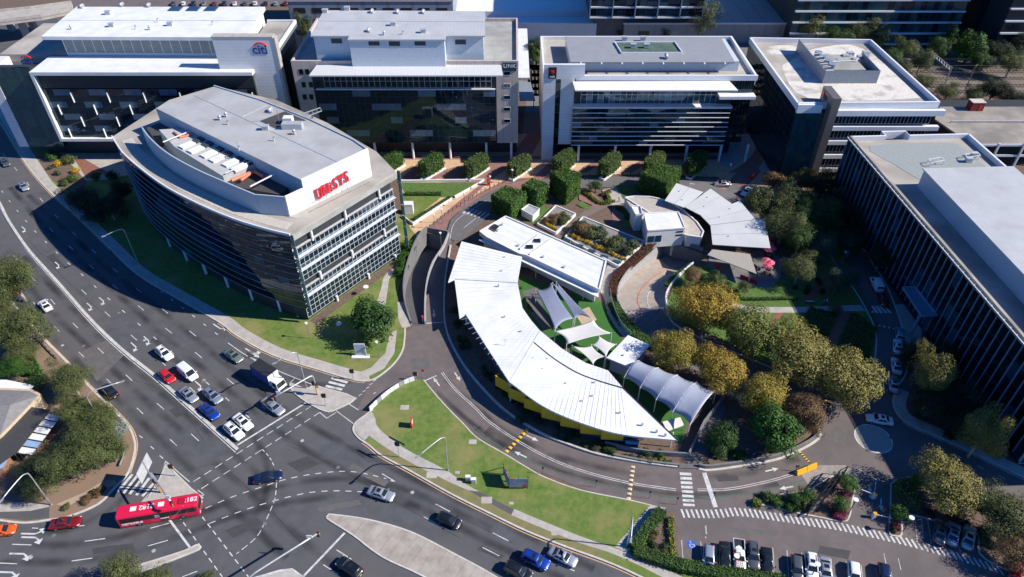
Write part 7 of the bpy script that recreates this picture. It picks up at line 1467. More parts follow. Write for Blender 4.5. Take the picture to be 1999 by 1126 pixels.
for q in [('sedan',88,595,-34,-42,'white','white sedan with sunroof on the left carriageway',mv),('hatch',28,563,-34,-42,'red','red car half hidden under the bush at the left edge',mv),('sedan',213,762,-38,-40,'black','black sedan below the street lamp on the left carriageway',mv),
          ('suv',321,690,40,34,'white','white wagon behind the red hatchback in the queue',tg),('hatch',326,734,40,36,'red','bright red hatchback in the queue',tg),('sedan',368,770,40,34,'silver','silver sedan behind the blue sedan',tg),('suv',416,773,40,34,'bluegrey','blue-grey wagon beside the silver sedan',tg),('sedan',409,803,40,34,'blue','bright blue sedan in the queue',tg),('sedan',474,823,40,34,'white','white sedan at the front of the queue beside the white wagon',tg),('suv',457,842,40,34,'white','white wagon at the stop line beside the median',tg),('ute',534,794,40,28,'silver','silver utility under the signal arm',tg),('sedan',456,694,40,28,'greygreen','grey-green sedan alone before the slip lane',mv),
          ('sedan',523,930,46,-9,'navy','dark blue sedan crossing the intersection',mv),('sedan',744,963,44,14,'silver','silver sedan entering the lower road',mv),('hatch',877,1015,40,18,'black','black hatchback beside the paved median',mv),('suv',682,1107,-40,-28,'black','black four-wheel drive at the lower stop line',mv),('suv',1046,1093,40,20,'blue','dark blue four-wheel drive beside the silver sedan',mv),('sedan',1099,1086,40,20,'silver','silver sedan nearest the kerb at the bottom',mv),('suv',1012,1116,40,22,'black','black four-wheel drive at the bottom edge',mv),('sedan',128,1020,44,-6,'dkred','dark red sedan following the bus',mv),('hatch',3,1036,44,-8,'orange','orange car cut by the left edge',mv),('sedan',10,316,30,44,'grey','dark sedan coming down at the top left',mv),('sedan',46,363,30,40,'silver','silver sedan coming down the left road',mv)]:
    car(*q[:6], q[6], name='car', group=q[7])
for q in [('hatch',1384,1087,-1,40,'silver','silver hatchback beside the accessible bay'),('sedan',1415,1085,1,40,'black','black sedan right of the silver hatchback'),('ute',1443,1084,3,40,'white','white ute with roof ladders in the front row'),('suv',1470,1084,4,40,'grey','dark grey wagon right of the ladder ute'),('sedan',1498,1096,4,40,'black','black sedan at the right end of the front row'),('hatch',1556,1108,3,40,'grey','dark hatchback left in the second row'),('suv',1584,1106,4,40,'white','white wagon in the second row'),('sedan',1612,1114,5,40,'silver','silver sedan right in the second row'),('hatch',1668,1120,4,40,'white','lone white hatchback at the bottom edge'),('hatch',1727,1124,4,40,'navy','dark blue roof at the bottom edge'),
          ('sedan',1835,1037,5,-40,'grey','dark grey sedan left in the shaded bays'),('sedan',1861,1041,7,-40,'bluegrey','blue-grey sedan middle of the shaded bays'),('sedan',1891,1048,8,-40,'silver','silver sedan right in the shaded bays'),('hatch',1984,1116,10,-40,'red','red car in the bottom right corner'),('sedan',1753,676,0,-40,'white','white sedan top of the shaded kerbside row'),('sedan',1750,713,-4,-40,'white','white sedan middle of the shaded kerbside row'),('sedan',1744,748,-6,-40,'silver','silver sedan lowest of the shaded kerbside row'),('hatch',1757,651,0,-40,'bluegrey','small car at the head of the kerbside row')]:
    car(*q[:6], q[6], name='parked_car', group='parked cars')
car('sedan',1717,818,-44,-8,'white','white sedan with black sunroof rounding the roundabout', name='car', group=mv); car('hatch',1725,585,10,26,'dkred','dark red car following the white van in the shade', name='car', group=mv)
car('sedan',1410,358,-40,0,'silver','silver sedan driving along the plaza road', z0=.17, name='car'); car('sedan',1458,373,-22,22,'white','white sedan stopped at the plaza road end', z0=.17, name='car')
car('van',367,728,40,34,'white','white delivery van beside the red hatchback','van','van',tg); car('van',1711,555,-12,-26,'white','white van in the shade of the fin block','van','van',mv)
# far car park roofs at the top edge
for i in range(14):
    car(['sedan','hatch','suv'][i % 3], 338+i*20, 6, 3, -40, ['grey','white','black','silver','dkred','navy','white'][i % 7], 'car in the distant row at the top edge', name='parked_car', group='distant row of cars')
# ladders on the ute
p = P(1443,1092,1.75); T = thing('roof_ladder', 'red and black ladders carried on the white ute', 'ladder', (p.x, p.y, 1.62), radians(-92))
for dy_, c_ in ((-.3, M('ladder_red', (.45, .03, .02), .5)), (.25, trim)):
    m = MB(); m.bar((-1.3, dy_-.16, 0), (1.3, dy_-.16, 0), .05); m.bar((-1.3, dy_+.16, 0), (1.3, dy_+.16, 0), .05)
    for k in range(9): m.bar((-1.2+k*.3, dy_-.16, 0), (-1.2+k*.3, dy_+.16, 0), .04)
    o = m.build('ladder', c_); o.parent = T; KIDS.setdefault(T.name, []).append(o)
# ---------------------------------------------------------------- bus
a, b = P(240,1012,0), P(388,987,0); d = b-a; c_ = P(313,997,1.4)
T = thing('bus', 'long red city bus turning at the corner island', 'bus', (c_.x, c_.y, .012), atan2(d.y, d.x)); bred = M('bus_red', (.62, .012, .055), .35, var=0, coat=.6); Lb, Wb, Hb = 12.2, 1.25, 3.05
def part(m, name, mat, par=None, smooth=False):
    o = m.build(name, mat, None, smooth); o.parent = par or T; KIDS.setdefault((par or T).name, []).append(o); return o
m = MB()
prof = [(-Wb, .35), (-Wb, 2.65), (-Wb+.12, 2.92), (-Wb+.35, 3.03), (0, 3.07), (Wb-.35, 3.03), (Wb-.12, 2.92), (Wb, 2.65), (Wb, .35)]
xs_ = [(-Lb/2, .97, .05), (-Lb/2+.15, 1, 0), (Lb/2-.4, 1, 0), (Lb/2-.08, .97, .06), (Lb/2, .92, .25)]
for x, k, dz in xs_: m.v += [(x, y*k, z if z < 1 else z-dz) for y, z in prof]
for i in range(len(xs_)-1):
    for j in range(9): jj = (j+1) % 9; m.f.append((i*9+j, i*9+jj, i*9+9+jj, i*9+9+j)); m.mi.append(0)
m.f += [tuple(range(9))[::-1], tuple(36+i for i in range(9))]; m.mi += [0, 0]; body = part(m, 'body', bred)
for s_ in (-1, 1):
    for k in range(9):
        x = -5.75+k*1.27; part(MB().box(x, x+1.2, s_*Wb-.02, s_*Wb+.02, 1.45, 2.5), 'side_window', cglass)
    for xw in (-3.2, 3.4):
        wo = part(MB().tube([(xw, s_*1.0, .48), (xw, s_*1.27, .48)], .48, 18), 'wheel', black); part(MB().tube([(xw, s_*1.26, .48), (xw, s_*1.29, .48)], .27, 12), 'rim', rimm, wo)
    part(MB().box(Lb/2-.1, Lb/2+.03, s_*.95-.2, s_*.95+.2, .6, .85), 'headlight', lampm); part(MB().box(-Lb/2-.03, -Lb/2+.05, s_*1.05-.1, s_*1.05+.1, .8, 1.4), 'tail_light', tailm)
    part(MB().bar((Lb/2-.2, s_*1.25, 2.5), (Lb/2+.25, s_*1.45, 2.2), .08), 'wing_mirror', trim)
part(MB().hexa([(Lb/2+.0, -1.08, 1.15), (Lb/2+.05, -1.08, 1.15), (Lb/2+.05, 1.08, 1.15), (Lb/2, 1.08, 1.15), (Lb/2-.06, -1.08, 2.55), (Lb/2-.01, -1.08, 2.55), (Lb/2-.01, 1.08, 2.55), (Lb/2-.06, 1.08, 2.55)]), 'windscreen', cglass); part(MB().box(-Lb/2-.03, -Lb/2+.03, -1, 1, 1.6, 2.5), 'rear_window', cglass)
for x in (-3.6, .6): part(MB().box(x-.45, x+.45, -.4, .4, 3.0, 3.13), 'roof_hatch', white)
part(MB().box(3.2, 4.3, -.55, .55, 3.0, 3.16), 'roof_air_unit', M('dark_bus_red', (.35, .01, .03), .4)); part(MB().box(.2, 1.3, -1.29, -1.26, .5, 2.4), 'centre_door', cglass)
def lay(name, s, size, x, y, z, par, xd=(1,0,0), ud=(0,1,0), mat=None):
    me = textmesh(s, size, .012, .02); me.materials.clear(); me.materials.append(mat or white); xv, uv_ = Vector(xd), Vector(ud); n = xv.cross(uv_)
    me.transform(Matrix(((xv.x, uv_.x, n.x, x), (xv.y, uv_.y, n.y, y), (xv.z, uv_.z, n.z, z), (0, 0, 0, 1)))); o = bpy.data.objects.new(name, me); COL.objects.link(o); o.parent = par; return o
lay('fleet_number', '2182', 1.15, 5.0, -.4, 3.085, T); lay('fleet_number', '2182', 1.15, -1.6, .35, 3.085, T, (-1,0,0), (0,-1,0)); lay('side_lettering', 'METROBUS', .62, -4.1, -1.275, .85, T, (1,0,0), (0,0,1)); lay('side_lettering', 'metro', .5, .8, -1.31, 1.0, T, (1,0,0), (0,0,1))
part(MB().box(-.5, .7, -1.285, -1.262, 1.55, 2.2), 'side_advert', M('advert_panel', (.55, .62, .7), .5, scale=2, col2=(.1, .12, .3)))
# ---------------------------------------------------------------- box truck
p = P(526,738,1.2); q = P(556,757,1.2); d = q-p
T = thing('box_truck', 'white cab box truck with dark blue load box', 'truck', (p.x, p.y, .012), atan2(d.y, d.x))
part(MB().box(-3.6, 1.5, -1.2, 1.2, .95, 3.5), 'load_box', M('truck_blue', (.03, .07, .26), .5)); part(MB().box(-3.62, 1.52, -1.22, 1.22, 3.5, 3.56), 'box_roof', M('truck_roof', (.024, .025, .028), .6)); part(MB().box(1.5, 1.56, -1.2, 1.2, .95, 3.5), 'box_front', white)
m = MB(); m.hexa([(1.75, -1.05, .5), (3.7, -1.05, .5), (3.7, 1.05, .5), (1.75, 1.05, .5), (1.75, -1.0, 2.45), (3.3, -.95, 2.45), (3.3, .95, 2.45), (1.75, 1.0, 2.45)]); part(m, 'cab', white); m = MB(); quadpanel(m, [(3.62, -.92, 1.3), (3.62, .92, 1.3), (3.37, .85, 2.2), (3.37, -.85, 2.2)], .05); part(m, 'windscreen', cglass)
for s_ in (-1, 1):
    part(MB().box(2.2, 3.1, s_*1.03-.03, s_*1.03+.03, 1.35, 2.2), 'side_window', cglass)
    for xw in (-2.2, 2.7): wo = part(MB().tube([(xw, s_*.78, .45), (xw, s_*1.1, .45)], .45, 16), 'wheel', black); part(MB().tube([(xw, s_*1.09, .45), (xw, s_*1.12, .45)], .25, 10), 'rim', rimm, wo)
    part(MB().box(3.66, 3.73, s_*.8-.18, s_*.8+.18, .7, .95), 'headlight', lampm); part(MB().bar((3.4, s_*1.0, 2.1), (3.55, s_*1.35, 1.7), .1), 'wing_mirror', trim)
part(MB().box(-3.5, 3.0, -.45, .45, .55, .95), 'chassis', trim); part(MB().box(3.65, 3.78, -1.05, 1.05, .4, .65), 'bumper', trim)
# ================================================================ STREET FURNITURE AND PEOPLE
lampw = M('lamp_lens', (.75, .75, .72), .4)
def arc_lamp(base, bend, tip, h, label, name='street_lamp', r=.1, twin=None):
    b = P(*base); e = P(tip[0], tip[1], h-.4); e2 = Vector((e.x, e.y, h-.5)); T = thing(name, label, 'street lamp', tuple(b), group='curved-arm street lamps')
    d = Vector((e.x-b.x, e.y-b.y, 0)); top = b+Vector((0, 0, h-1.0)); pts = [b, b+Vector((0,0,h*.5)), top, top+d*.06+Vector((0,0,.6)), top+d*.2+Vector((0,0,.95)), top+d*.6+Vector((0,0,.8)), top+d+Vector((0,0,.5))]
    MB().tube(sm(pts, 3), r, 8).build('pole', steel, T, smooth=True); q = top+d+Vector((0,0,.47)); dn = d.normalized(); MB().bar(q-dn*.15, q+dn*.75, .32, .14).build('lamp_head', steel, T); MB().bar(q+dn*.05+Vector((0,0,-.09)), q+dn*.65+Vector((0,0,-.09)), .26, .04).build('lens', lampw, T); MB().cyl(b.x, b.y, 0, .35, .17, 10).build('base_plate', steel, T)
arc_lamp((272,518), None, (205,459), 10.6, 'curved street lamp on the shaded lawn by the curved tower'); arc_lamp((599,758), None, (539,706), 10.2, 'curved street lamp on the slip lane island'); arc_lamp((206,838), None, (234,745), 9.6, 'street lamp leaning over the black sedan on the left carriageway')
arc_lamp((101,986), None, (3,974), 9.4, 'looped street lamp at the bottom left footpath'); arc_lamp((875,919), None, (818,888), 9.7, 'curved street lamp on the lawn triangle'); arc_lamp((1223,1068), None, (1232,1050), 9.2, 'street lamp at the hedge corner of the lawn triangle')
sigm = M('signal_black', (.015, .015, .016), .5); amber = M('amber_stripe', (.7, .35, .02), .5)
def head(par, p, h=.9, d=(0, -1)):
    d = Vector((d[0], d[1], 0)).normalized(); s_ = Vector((-d.y, d.x, 0)); o = MB().bar(p-Vector((0,0,h/2)), p+Vector((0,0,h/2)), .34, .28).build('signal_head', sigm, par)
    for k, c_ in enumerate(((.5, .02, .02), (.5, .3, .02), (.02, .35, .1))): q = p+d*.17+Vector((0,0,h*.3-k*h*.3)); MB().tube([q, q+d*.12], .11, 8).build('lens', M('lens%d' % k, c_, .3, var=0), o)
def mast(base, h, tip, label, sign=None):
    b = P(*base); e = P(tip[0], tip[1], h); T = thing('traffic_signal', label, 'traffic light', tuple(b), group='mast-arm traffic signals'); d = Vector((e.x-b.x, e.y-b.y, 0))
    pts = [b, b+Vector((0,0,h-.8)), b+Vector((0,0,h-.1))+d*.06, b+Vector((0,0,h))+d*.2, b+Vector((0,0,h))+d]; MB().tube(sm(pts, 3), .16, 8).build('mast_arm', steel, T, smooth=True)
    n = (-d.y, d.x); head(T, b+Vector((0,0,h-.3))+d, 1.1, (d.x, d.y)); head(T, b+Vector((.35,-.3,3.0)), 1.0); head(T, b+Vector((-.4,.2,3.0)), 1.0, (-1, 0)); MB().cyl(b.x, b.y, .4, 1.6, .18, 8).build('yellow_sleeve', amber, T)
    q = b+Vector((0,0,h))+d*.88; MB().box(q.x-.4, q.x+.4, q.y-.04, q.y+.04, q.z+.15, q.z+.8).build('arm_sign', white, T); return T
mast((620.5,771), 5.6, (535,775), 'traffic signal arm reaching over the queue lanes'); mast((505,1165), 6.0, (620,1041), 'traffic signal arm reaching up from the bottom edge')
T = mast((316,962), 5.8, (334,981), 'traffic signal mast on the corner island behind the bus'); b = P(316,962); q = b+Vector((-1.0,.6,0)); pn = MB().box(q.x-.05, q.x+.05, q.y-2.3, q.y+1.9, 5.0, 7.6); sp_ = thing('direction_sign', 'large grey-backed direction sign board over the left crossing', 'sign', (b.x, b.y, 0)); pn.build('board', M('sign_back', (.55, .56, .58), .5, metal=.3), sp_); MB().bar((q.x+.15, b.y+.6, 0), (q.x+.15, b.y+.6, 7.6), .18).build('post', steel, sp_)
def pedsig(base, h, label, sign=None):
    b = P(*base); T = thing('signal_post', label, 'traffic light', tuple(b), group='post-mounted signals'); MB().cyl(b.x, b.y, 0, h, .07, 8).build('post', steel, T); head(T, b+Vector((.2,0,h-.4)), .9, (1, -.3)); head(T, b+Vector((-.2,0,h-.4)), .9, (-1, .2))
    if sign: MB().hexa([(b.x-1.5, b.y+.9, h+.2), (b.x-1.45, b.y+.82, h+.2), (b.x+1.5, b.y-.9, h+.2), (b.x+1.45, b.y-.82, h+.2), (b.x-1.5, b.y+.9, h+.75), (b.x-1.45, b.y+.82, h+.75), (b.x+1.5, b.y-.9, h+.75), (b.x+1.45, b.y-.82, h+.75)]).build('street_name_board', M('sign_green', (.01, .10, .07), .5), T)
pedsig((637,793), 3.4, 'post signal at the tip of the slip lane island'); pedsig((780,893), 4.2, 'post signal with green street name board on the lawn kerb', True); pedsig((690,741), 2.8, 'small post signal by the slip lane kerb'); pedsig((343,930), 3.2, 'small post signal on the corner island'); pedsig((812,742), 2.2, 'small dark post by the ring road mouth')
# hoardings, cabinets, signs
b = P(705,695); T = thing('sign_board', 'grey monolith sign with white base under the fig tree', 'sign', tuple(b)); MB().hexa([(b.x-1.1, b.y-.1, .3), (b.x+1.1, b.y-.1, .3), (b.x+1.1, b.y+.2, .3), (b.x-1.1, b.y+.2, .3), (b.x-1.15, b.y+.1, 3.2), (b.x+1.05, b.y+.1, 3.2), (b.x+1.05, b.y+.4, 3.2), (b.x-1.15, b.y+.4, 3.2)]).build('panel', M('grey_sign', (.42, .45, .50), .4), T); MB().box(b.x-1.8, b.x+1.8, b.y-.8, b.y+.1, 0, .3).build('plinth', white, T)
T = thing('advertising_frame', 'angled blue advertising hoarding on timber posts on the lawn', 'billboard', tuple(P(1000,950))); pa, pb_, pc_ = P(983,928), P(994,955), P(1030,955); adv = M('hoarding_print', (.06, .16, .32), .5, scale=.7, col2=(.30, .32, .33), patch=(.5, .55, .6, (.4, .05, .06), .9))
for a, b in ((pa, pb_), (pb_, pc_)): MB().wall([a, b], .1, .6, 3.0).build('print_panel', adv, T)
for a in (pa, pa.lerp(pb_, .5), pb_, pb_.lerp(pc_, .5), pc_): MB().bar(a+Vector((0,.15,0)), a+Vector((0,.15,3.2)), .14).build('post', M('dark_timber', (.05, .04, .035), .8), T); MB().bar(a+Vector((.1,1.7,0)), a+Vector((0,.2,2.6)), .1).build('brace', M('dark_timber'), T)
for i, (x, y) in enumerate([(914,938),(925,943)]): p = P(x, y); T = thing('utility_cabinet', ['white utility cabinet left of the pair on the lawn footpath','white utility cabinet right of the pair on the lawn footpath'][i], 'cabinet', tuple(p)); MB().box(p.x-.4, p.x+.4, p.y-.25, p.y+.25, .1, 1.25).build('case', white, T); MB().box(p.x-.43, p.x+.43, p.y-.28, p.y+.28, 1.25, 1.31).build('lid', band_w, T); MB().box(p.x-.36, p.x+.36, p.y-.27, p.y-.25, .2, 1.15).build('door', conc_lt, T)
for i, (x, y, s_) in enumerate([(923,863,.7),(950,977,.9),(843,928,.9),(1082,1042,.5),(790,796,.8),(998,983,.35),(893,923,.4)]): p = P(x, y); o = MB().box(p.x-s_, p.x+s_, p.y-s_*.7, p.y+s_*.7, .1, .146+i*.001).build('pit_cover', concrete); tag(o, ['pale pit cover on the upper lawn slope','pale slab in the asphalt path','grey slab in the dry verge by the lamp','small grey box lid on the verge','square pit cover near the entry hoarding','small drain lid by the path','tiny lid right of the lamp'][i], 'pit cover', 'lawn pit covers')
p = P(804,832); T = thing('red_sign', 'small red upright sign on the lawn triangle', 'sign', tuple(p)); MB().hexa([(p.x-.15, p.y-.6, .1), (p.x+.15, p.y-.6, .1), (p.x+.15, p.y+.6, .1), (p.x-.15, p.y+.6, .1), (p.x-.1, p.y-.6, 1.9), (p.x+.1, p.y-.6, 1.9), (p.x+.1, p.y+.6, 1.9), (p.x-.1, p.y+.6, 1.9)]).build('panel', red_screen, T); MB().box(p.x+.16, p.x+.19, p.y-.45, p.y+.45, .9, 1.6).build('face_strip', white, T)
for i, (x, y) in enumerate([(954,362),(1467,350)]): p = P(x, y); T = thing('red_pylon', ['bright red box pylon on the plaza by the lawn corner','bright red box pylon on the plaza by the silver sedan'][i], 'sign', tuple(p)); MB().box(p.x-.45, p.x+.45, p.y-.35, p.y+.35, .15, 2.3).build('case', M('pylon_red', (.75, .02, .03), .5), T); MB().box(p.x-.3, p.x+.3, p.y-.37, p.y-.35, 1.2, 2.0).build('face', M('pylon_face', (.55, .25, .25), .5), T)
# curved entry hoarding of upright panels
hw_ = resample(S([(722,803),(740,785),(763,766),(790,750),(812,742)], 5), 1.1); T = thing('entry_hoarding', 'curved low wall of white and grey panels at the ring road mouth', 'wall', tuple(hw_[0]))
for i, (a, b) in enumerate(zip(hw_, hw_[1:])): MB().wall([a.lerp(b, .04), a.lerp(b, .96)], .18, 0, 1.15).build('panel', [white, white, M('grey_panel', (.30, .29, .29), .6), white, band_w][i % 5], T)
# yellow water barriers
a, b = P(1553,926,0), P(1592,910,0); 
for i in range(2):
    q, r = a.lerp(b, i*.5+.01), a.lerp(b, i*.5+.49); t = (r-q).normalized(); n = Vector((t.y, -t.x, 0)); T = thing('water_barrier', ['yellow plastic barrier, left of the pair at the hump','yellow plastic barrier, right of the pair at the hump'][i], 'barrier', tuple(q), group='yellow road barriers'); ym = M('barrier_yellow', (.78, .42, .02), .45, var=.05)
    MB().hexa([q+n*.4, r+n*.4, r-n*.4, q-n*.4]+[v+Vector((0,0,.35)) for v in (q+n*.35, r+n*.35, r-n*.35, q-n*.35)]).build('base', ym, T); MB().hexa([v+Vector((0,0,.36)) for v in (q+n*.3, r+n*.3, r-n*.3, q-n*.3)]+[v+Vector((0,0,1.0)) for v in (q+n*.12, r+n*.12, r-n*.12, q-n*.12)]).build('body', ym, T)
p = P(1553,920); T = thing('road_sign', 'orange-topped road sign post at the barrier', 'sign', tuple(p)); MB().cyl(p.x, p.y, 0, 1.6, .05, 6).build('post', steel, T); MB().box(p.x-.3, p.x+.3, p.y-.03, p.y+.03, 1.1, 1.7).build('plate', dark, T)
# steel sign frame on the car park island
T = thing('lattice_frame', 'black steel lattice frame standing over the planted island', 'frame', tuple(P(1600,960))); f1_, f2_ = P(1573,1010), P(1632,935); side = Vector((1.5,.7,0)); m = MB(); n = 7
for z in (1.0, 2.6):
    for o_ in (Vector(), side): m.bar(f1_+o_+Vector((0,0,z)), f2_+o_+Vector((0,0,z)), .14)
for k in range(n+1):
    q = f1_.lerp(f2_, k/n); m.bar(q+Vector((0,0,2.6)), q+side+Vector((0,0,2.6)), .1)
    for o_ in (Vector(), side): m.bar(q+o_, q+o_+Vector((0,0,2.6)), .12)
m.build('lattice', M('frame_black', (.03, .03, .035), .4, metal=.5), T); MB().hexa([v for v in (f1_+Vector((0,0,.9)), f1_+side+Vector((0,0,.9)), f1_.lerp(f2_, .3)+side+Vector((0,0,.9)), f1_.lerp(f2_, .3)+Vector((0,0,.9)))]+[v+Vector((0,0,.1)) for v in (f1_+Vector((0,0,.9)), f1_+side+Vector((0,0,.9)), f1_.lerp(f2_, .3)+side+Vector((0,0,.9)), f1_.lerp(f2_, .3)+Vector((0,0,.9)))]).build('panel', M('frame_panel', (.10, .11, .13), .4), T)
# disc lamps in the car park, post lamps on the plaza
def disc_lamp(x, y, h, label, r=.42):
    b = P(x, y); T = thing('disc_lamp', label, 'street lamp', tuple(b), group='disc-topped lamps'); MB().cyl(b.x, b.y, 0, h, .07, 8).build('pole', dark, T); MB().cyl(b.x, b.y, h, h+.08, r, 18).build('disc', band_w, T); MB().cyl(b.x, b.y, h-.35, h, .15, 8).build('lantern', lampw, T)
for x, y, h, l in [(1656,1003,4,'disc lamp on the sign frame island'),(1762,1038,4,'disc lamp on the narrow island'),(1428,1112,4,'disc lamp behind the front row of cars'),(1582,1128,4,'disc lamp at the bottom edge')]: disc_lamp(x, y, h, l)
def post_lamp(x, y, h, label, z0=.15):
    b = P(x, y, z0); T = thing('post_lamp', label, 'lamp', tuple(b), group='post lamps on the plaza'); MB().cyl(b.x, b.y, z0, z0+h, .06, 8).build('post', M('grey_post', (.22, .24, .26), .4, metal=.4), T); MB().cyl(b.x, b.y, z0+h, z0+h+.3, .2, 10, .14).build('lantern', lampw, T); MB().cyl(b.x, b.y, z0+h+.3, z0+h+.36, .3, 12).build('cap', band_w, T)
for x, y, h, l in [(849,446,4,'post lamp nearest the left ramp mouth'),(864,436,4,'post lamp second along the red kerb band'),(907,404,4,'post lamp beside the plaza lawn wall'),(957,371,4,'post lamp by the red pylon'),(1000,358,4,'post lamp at the red crossing'),(1420,350,4.5,'post lamp beside the silver sedan'),(862,486,4.5,'tall post lamp on the ramp wall'),(1640,520,4,'post lamp in the fin block shade'),(1478,650,4,'post lamp under the golden trees'),(1395,742,4.4,'post lamp at the end of the arched canopy'),(605,660,4,'white camera post on the lawn'),(740,697,4,'slim blue-topped post on the lawn by the fig')]: post_lamp(x, y, h, l)
bol = MB(); bol.cyl(0, 0, 0, .9, .07, 8); bol.cyl(0, 0, .9, .96, .085, 8); bme = bol.mesh('bollard', dark)
bl_ = resample(S([(832,452),(878,416),(940,378),(985,357)], 5), 1.55)+resample(S([(1150,343),(1250,341),(1350,345),(1440,360),(1475,385)], 5), 2.3)
for i, p in enumerate(bl_): o = link('bollard', bme); o.location = (p.x, p.y, .15); tag(o, 'short black bollard in the line along the plaza road', 'bollard', 'bollards along the plaza road')
# boom gates
for i, (x, y, ex_, ey_) in enumerate([(1704,1010,1738,1018),(1704,972,1678,962)]):
    p = P(x, y); e_ = P(ex_, ey_); T = thing('boom_gate', ['boom gate lowered across the exit lane','boom gate lowered across the entry lane'][i], 'barrier', tuple(p), group='car park boom gates'); MB().box(p.x-.3, p.x+.3, p.y-.25, p.y+.25, 0, 1.1).build('cabinet', white, T); MB().bar(p+Vector((0,0,.95)), e_+Vector((0,0,.95)), .1).build('boom', white, T); MB().box(p.x-.28, p.x+.28, p.y-.24, p.y+.24, 1.1, 1.25).build('amber_cap', amber, T)
# guard rails
for i, (px, l) in enumerate([([(62,657),(80,667),(100,688),(115,702)], 'steel guard rail along the upper left kerb'), ([(246,878),(243,895),(236,912)], 'short steel guard rail at the kerb bend'), ([(228,812),(240,826)], 'tiny guard rail end above the bend')]):
    pl = S(px, 4); T = thing('guard_rail', l, 'guard rail', tuple(pl[0]), group='steel guard rails'); MB().wall(pl, .08, .45, .8).build('rail', steel, T)
    for p in resample(pl, 1.9): MB().box(p.x-.08, p.x+.08, p.y-.08, p.y+.08, 0, .85).build('post', steel, T)
# ramp bollard cluster, kerb signs on ring road
for i, (x, y) in enumerate([(1059,926),(1163,951),(1267,973),(1391,975),(1320,985)]): p = P(x, y); T = thing('slim_sign', 'thin dark kerb sign along the lawn side of the ring road', 'sign', tuple(p), group='thin kerb signs'); MB().cyl(p.x, p.y, 0, 2.0, .03, 6).build('post', dark, T); MB().box(p.x-.17, p.x+.17, p.y-.02, p.y+.02, 1.6, 2.1).build('plate', dark, T)
p = P(826,632); T = thing('keep_left_sign', 'small red and white sign at the ramp wall nose', 'sign', tuple(p)); MB().cyl(p.x, p.y, 0, 2.2, .04, 6).build('post', steel, T); MB().cyl(p.x, p.y-.05, 1.8, 2.3, .25, 8).build('plate', red_screen, T)
p = P(827,738); T = thing('stop_sign', 'red stop sign at the ring road mouth', 'sign', tuple(p)); MB().cyl(p.x, p.y, 0, 2.1, .035, 6).build('post', steel, T); MB().tube([(p.x, p.y-.04, 2.2), (p.x, p.y, 2.2)], .35, 8).build('plate', M('pylon_red'), T)
# white discs on the lawn by the tower
for i, (x, y) in enumerate([(668,557),(717,576),(665,648),(673,632)][:3]): p = P(x, y); T = thing('light_disc', ['white lawn disc light against the tower wall','white lawn disc light above the fig','white lawn disc light left of the fig shade'][i], 'light', tuple(p), group='white lawn disc lights'); MB().cyl(p.x, p.y, 0, 2.4, .05, 6).build('post', steel, T); MB().cyl(p.x, p.y, 2.4, 2.5, .6, 14).build('disc', white, T)
# benches on the garden path and plaza seats
for i, (x, y) in enumerate([(857,353),(1104,318),(1580,592)]):
    p = P(x, y); T = thing('bench', ['plaza bench at the lawn edge','timber bench group by the star-sign block','bench at the head of the brick path'][i], 'bench', tuple(p)); MB().box(p.x-.9, p.x+.9, p.y-.25, p.y+.25, .55, .63).build('seat', M('pale_timber'), T)
    for s_ in (-.7, .7): MB().box(p.x+s_-.06, p.x+s_+.06, p.y-.22, p.y+.22, .12, .55).build('leg', dark, T)
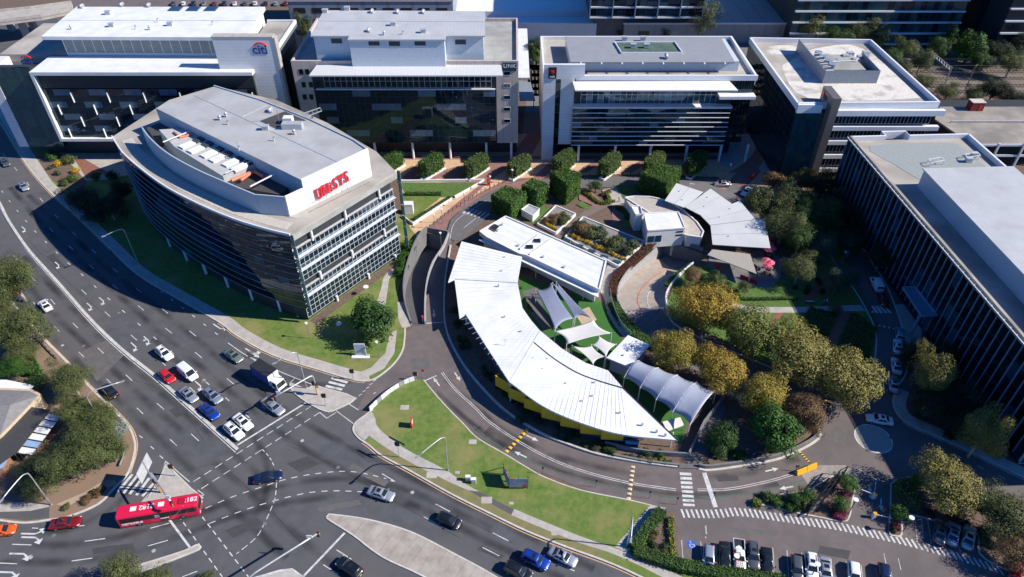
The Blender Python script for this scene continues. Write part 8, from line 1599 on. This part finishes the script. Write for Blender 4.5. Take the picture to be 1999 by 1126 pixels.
# ---------------------------------------------------------------- people
def person_mesh(seed, stride):
    me = bpy.data.meshes.new('person'); s_ = stride
    V_ = [(0,0,.95),(0,0,1.15),(0,0,1.38),(0,0,1.50),(0,.02,1.64),(0,.02,1.73), (-.10,0,.90),(-.10,.12*s_,.50),(-.10,-.02+.05*s_,.08),(-.10,.12+.05*s_,.04), (.10,0,.90),(.10,-.06*s_+.05,.50),(.10,-.22*s_,.10),(.10,-.10*s_,.04), (-.19,0,1.40),(-.25,-.08*s_,1.12),(-.24,.08,.88),(-.24,.11,.80), (.19,0,1.40),(.25,.06*s_,1.12),(.24,.14*s_,.90),(.24,.17*s_,.82)]
    E_ = [(0,1),(1,2),(2,3),(3,4),(4,5),(0,6),(6,7),(7,8),(8,9),(0,10),(10,11),(11,12),(12,13),(2,14),(14,15),(15,16),(16,17),(2,18),(18,19),(19,20),(20,21)]
    R_ = [.14,.13,.16,.06,.10,.085,.095,.07,.05,.045,.095,.07,.05,.045,.075,.05,.038,.04,.075,.05,.038,.04]
    me.from_pydata(V_, E_, []); o = bpy.data.objects.new('person', me); COL.objects.link(o); sk = o.modifiers.new('s', 'SKIN'); o.modifiers.new('ss', 'SUBSURF').levels = 1
    for i, r in enumerate(R_): me.skin_vertices[0].data[i].radius = (r, r*.85); me.skin_vertices[0].data[i].use_root = (i == 0)
    bpy.context.view_layer.update(); out = bpy.data.meshes.new_from_object(o.evaluated_get(bpy.context.evaluated_depsgraph_get())); bpy.data.objects.remove(o)
    skin = M('skin', (.45, .27, .19), .6, var=0); shirt = M('shirt_white', (.65, .66, .68), .8, var=0); trouser = M('trousers_dark', (.03, .035, .05), .8, var=0); hair = M('hair_dark', (.03, .02, .015), .7, var=0)
    out.materials.clear()
    for m_ in (skin, shirt, trouser, hair): out.materials.append(m_)
    for p in out.polygons:
        z = p.center.z; y = p.center.y; p.material_index = 3 if (z > 1.71 or (z > 1.6 and y < -.02)) else 0 if z > 1.46 else 2 if z < .97 and abs(p.center.x) < .2 else 0 if z < .92 else 1
        p.use_smooth = True
    return out
pm = [person_mesh(1, 1.0), person_mesh(2, .3)]
shirts = [M('shirt_white'), M('shirt_blue', (.10, .18, .4), .8, var=0), M('shirt_red', (.4, .04, .04), .8, var=0), M('shirt_black', (.03, .03, .03), .8, var=0)]
for i, (x, y, z0, rz, sh, l) in enumerate([(966,298,.15,0,3,'person in dark clothes walking in the shade under the LINK building'),(1202,332,.15,1,0,'person in white shirt walking beside the sixth clipped tree'),(1206,333,.15,1.2,3,'person in black walking just right of the white shirt'),(1095,296,.15,2,0,'person in white standing by the star-sign entrance'),(1208,394,.17,2,0,'person in white on the pale court by the stair block'),(1228,398,.17,.5,3,'person in black at the curved terrace edge'),(1606,596,.14,1.6,1,'person in blue on the garden path'),(1612,594,.14,1.5,0,'person in white beside the blue shirt on the garden path'),(1700,617,.02,0,0,'person in white at the shaded lane crossing'),(1190,300,.15,.3,2,'person in red under the star-sign block')]):
    o = link('person', pm[i % 2]); o.location = (P(x, y, z0).x, P(x, y, z0).y, z0); o.rotation_euler = (0, 0, rz); tag(o, l, 'person'); setmat(o, shirts[sh], 1)
for k in [k for k in bpy.data.objects if 'used' in k]: del k['used']
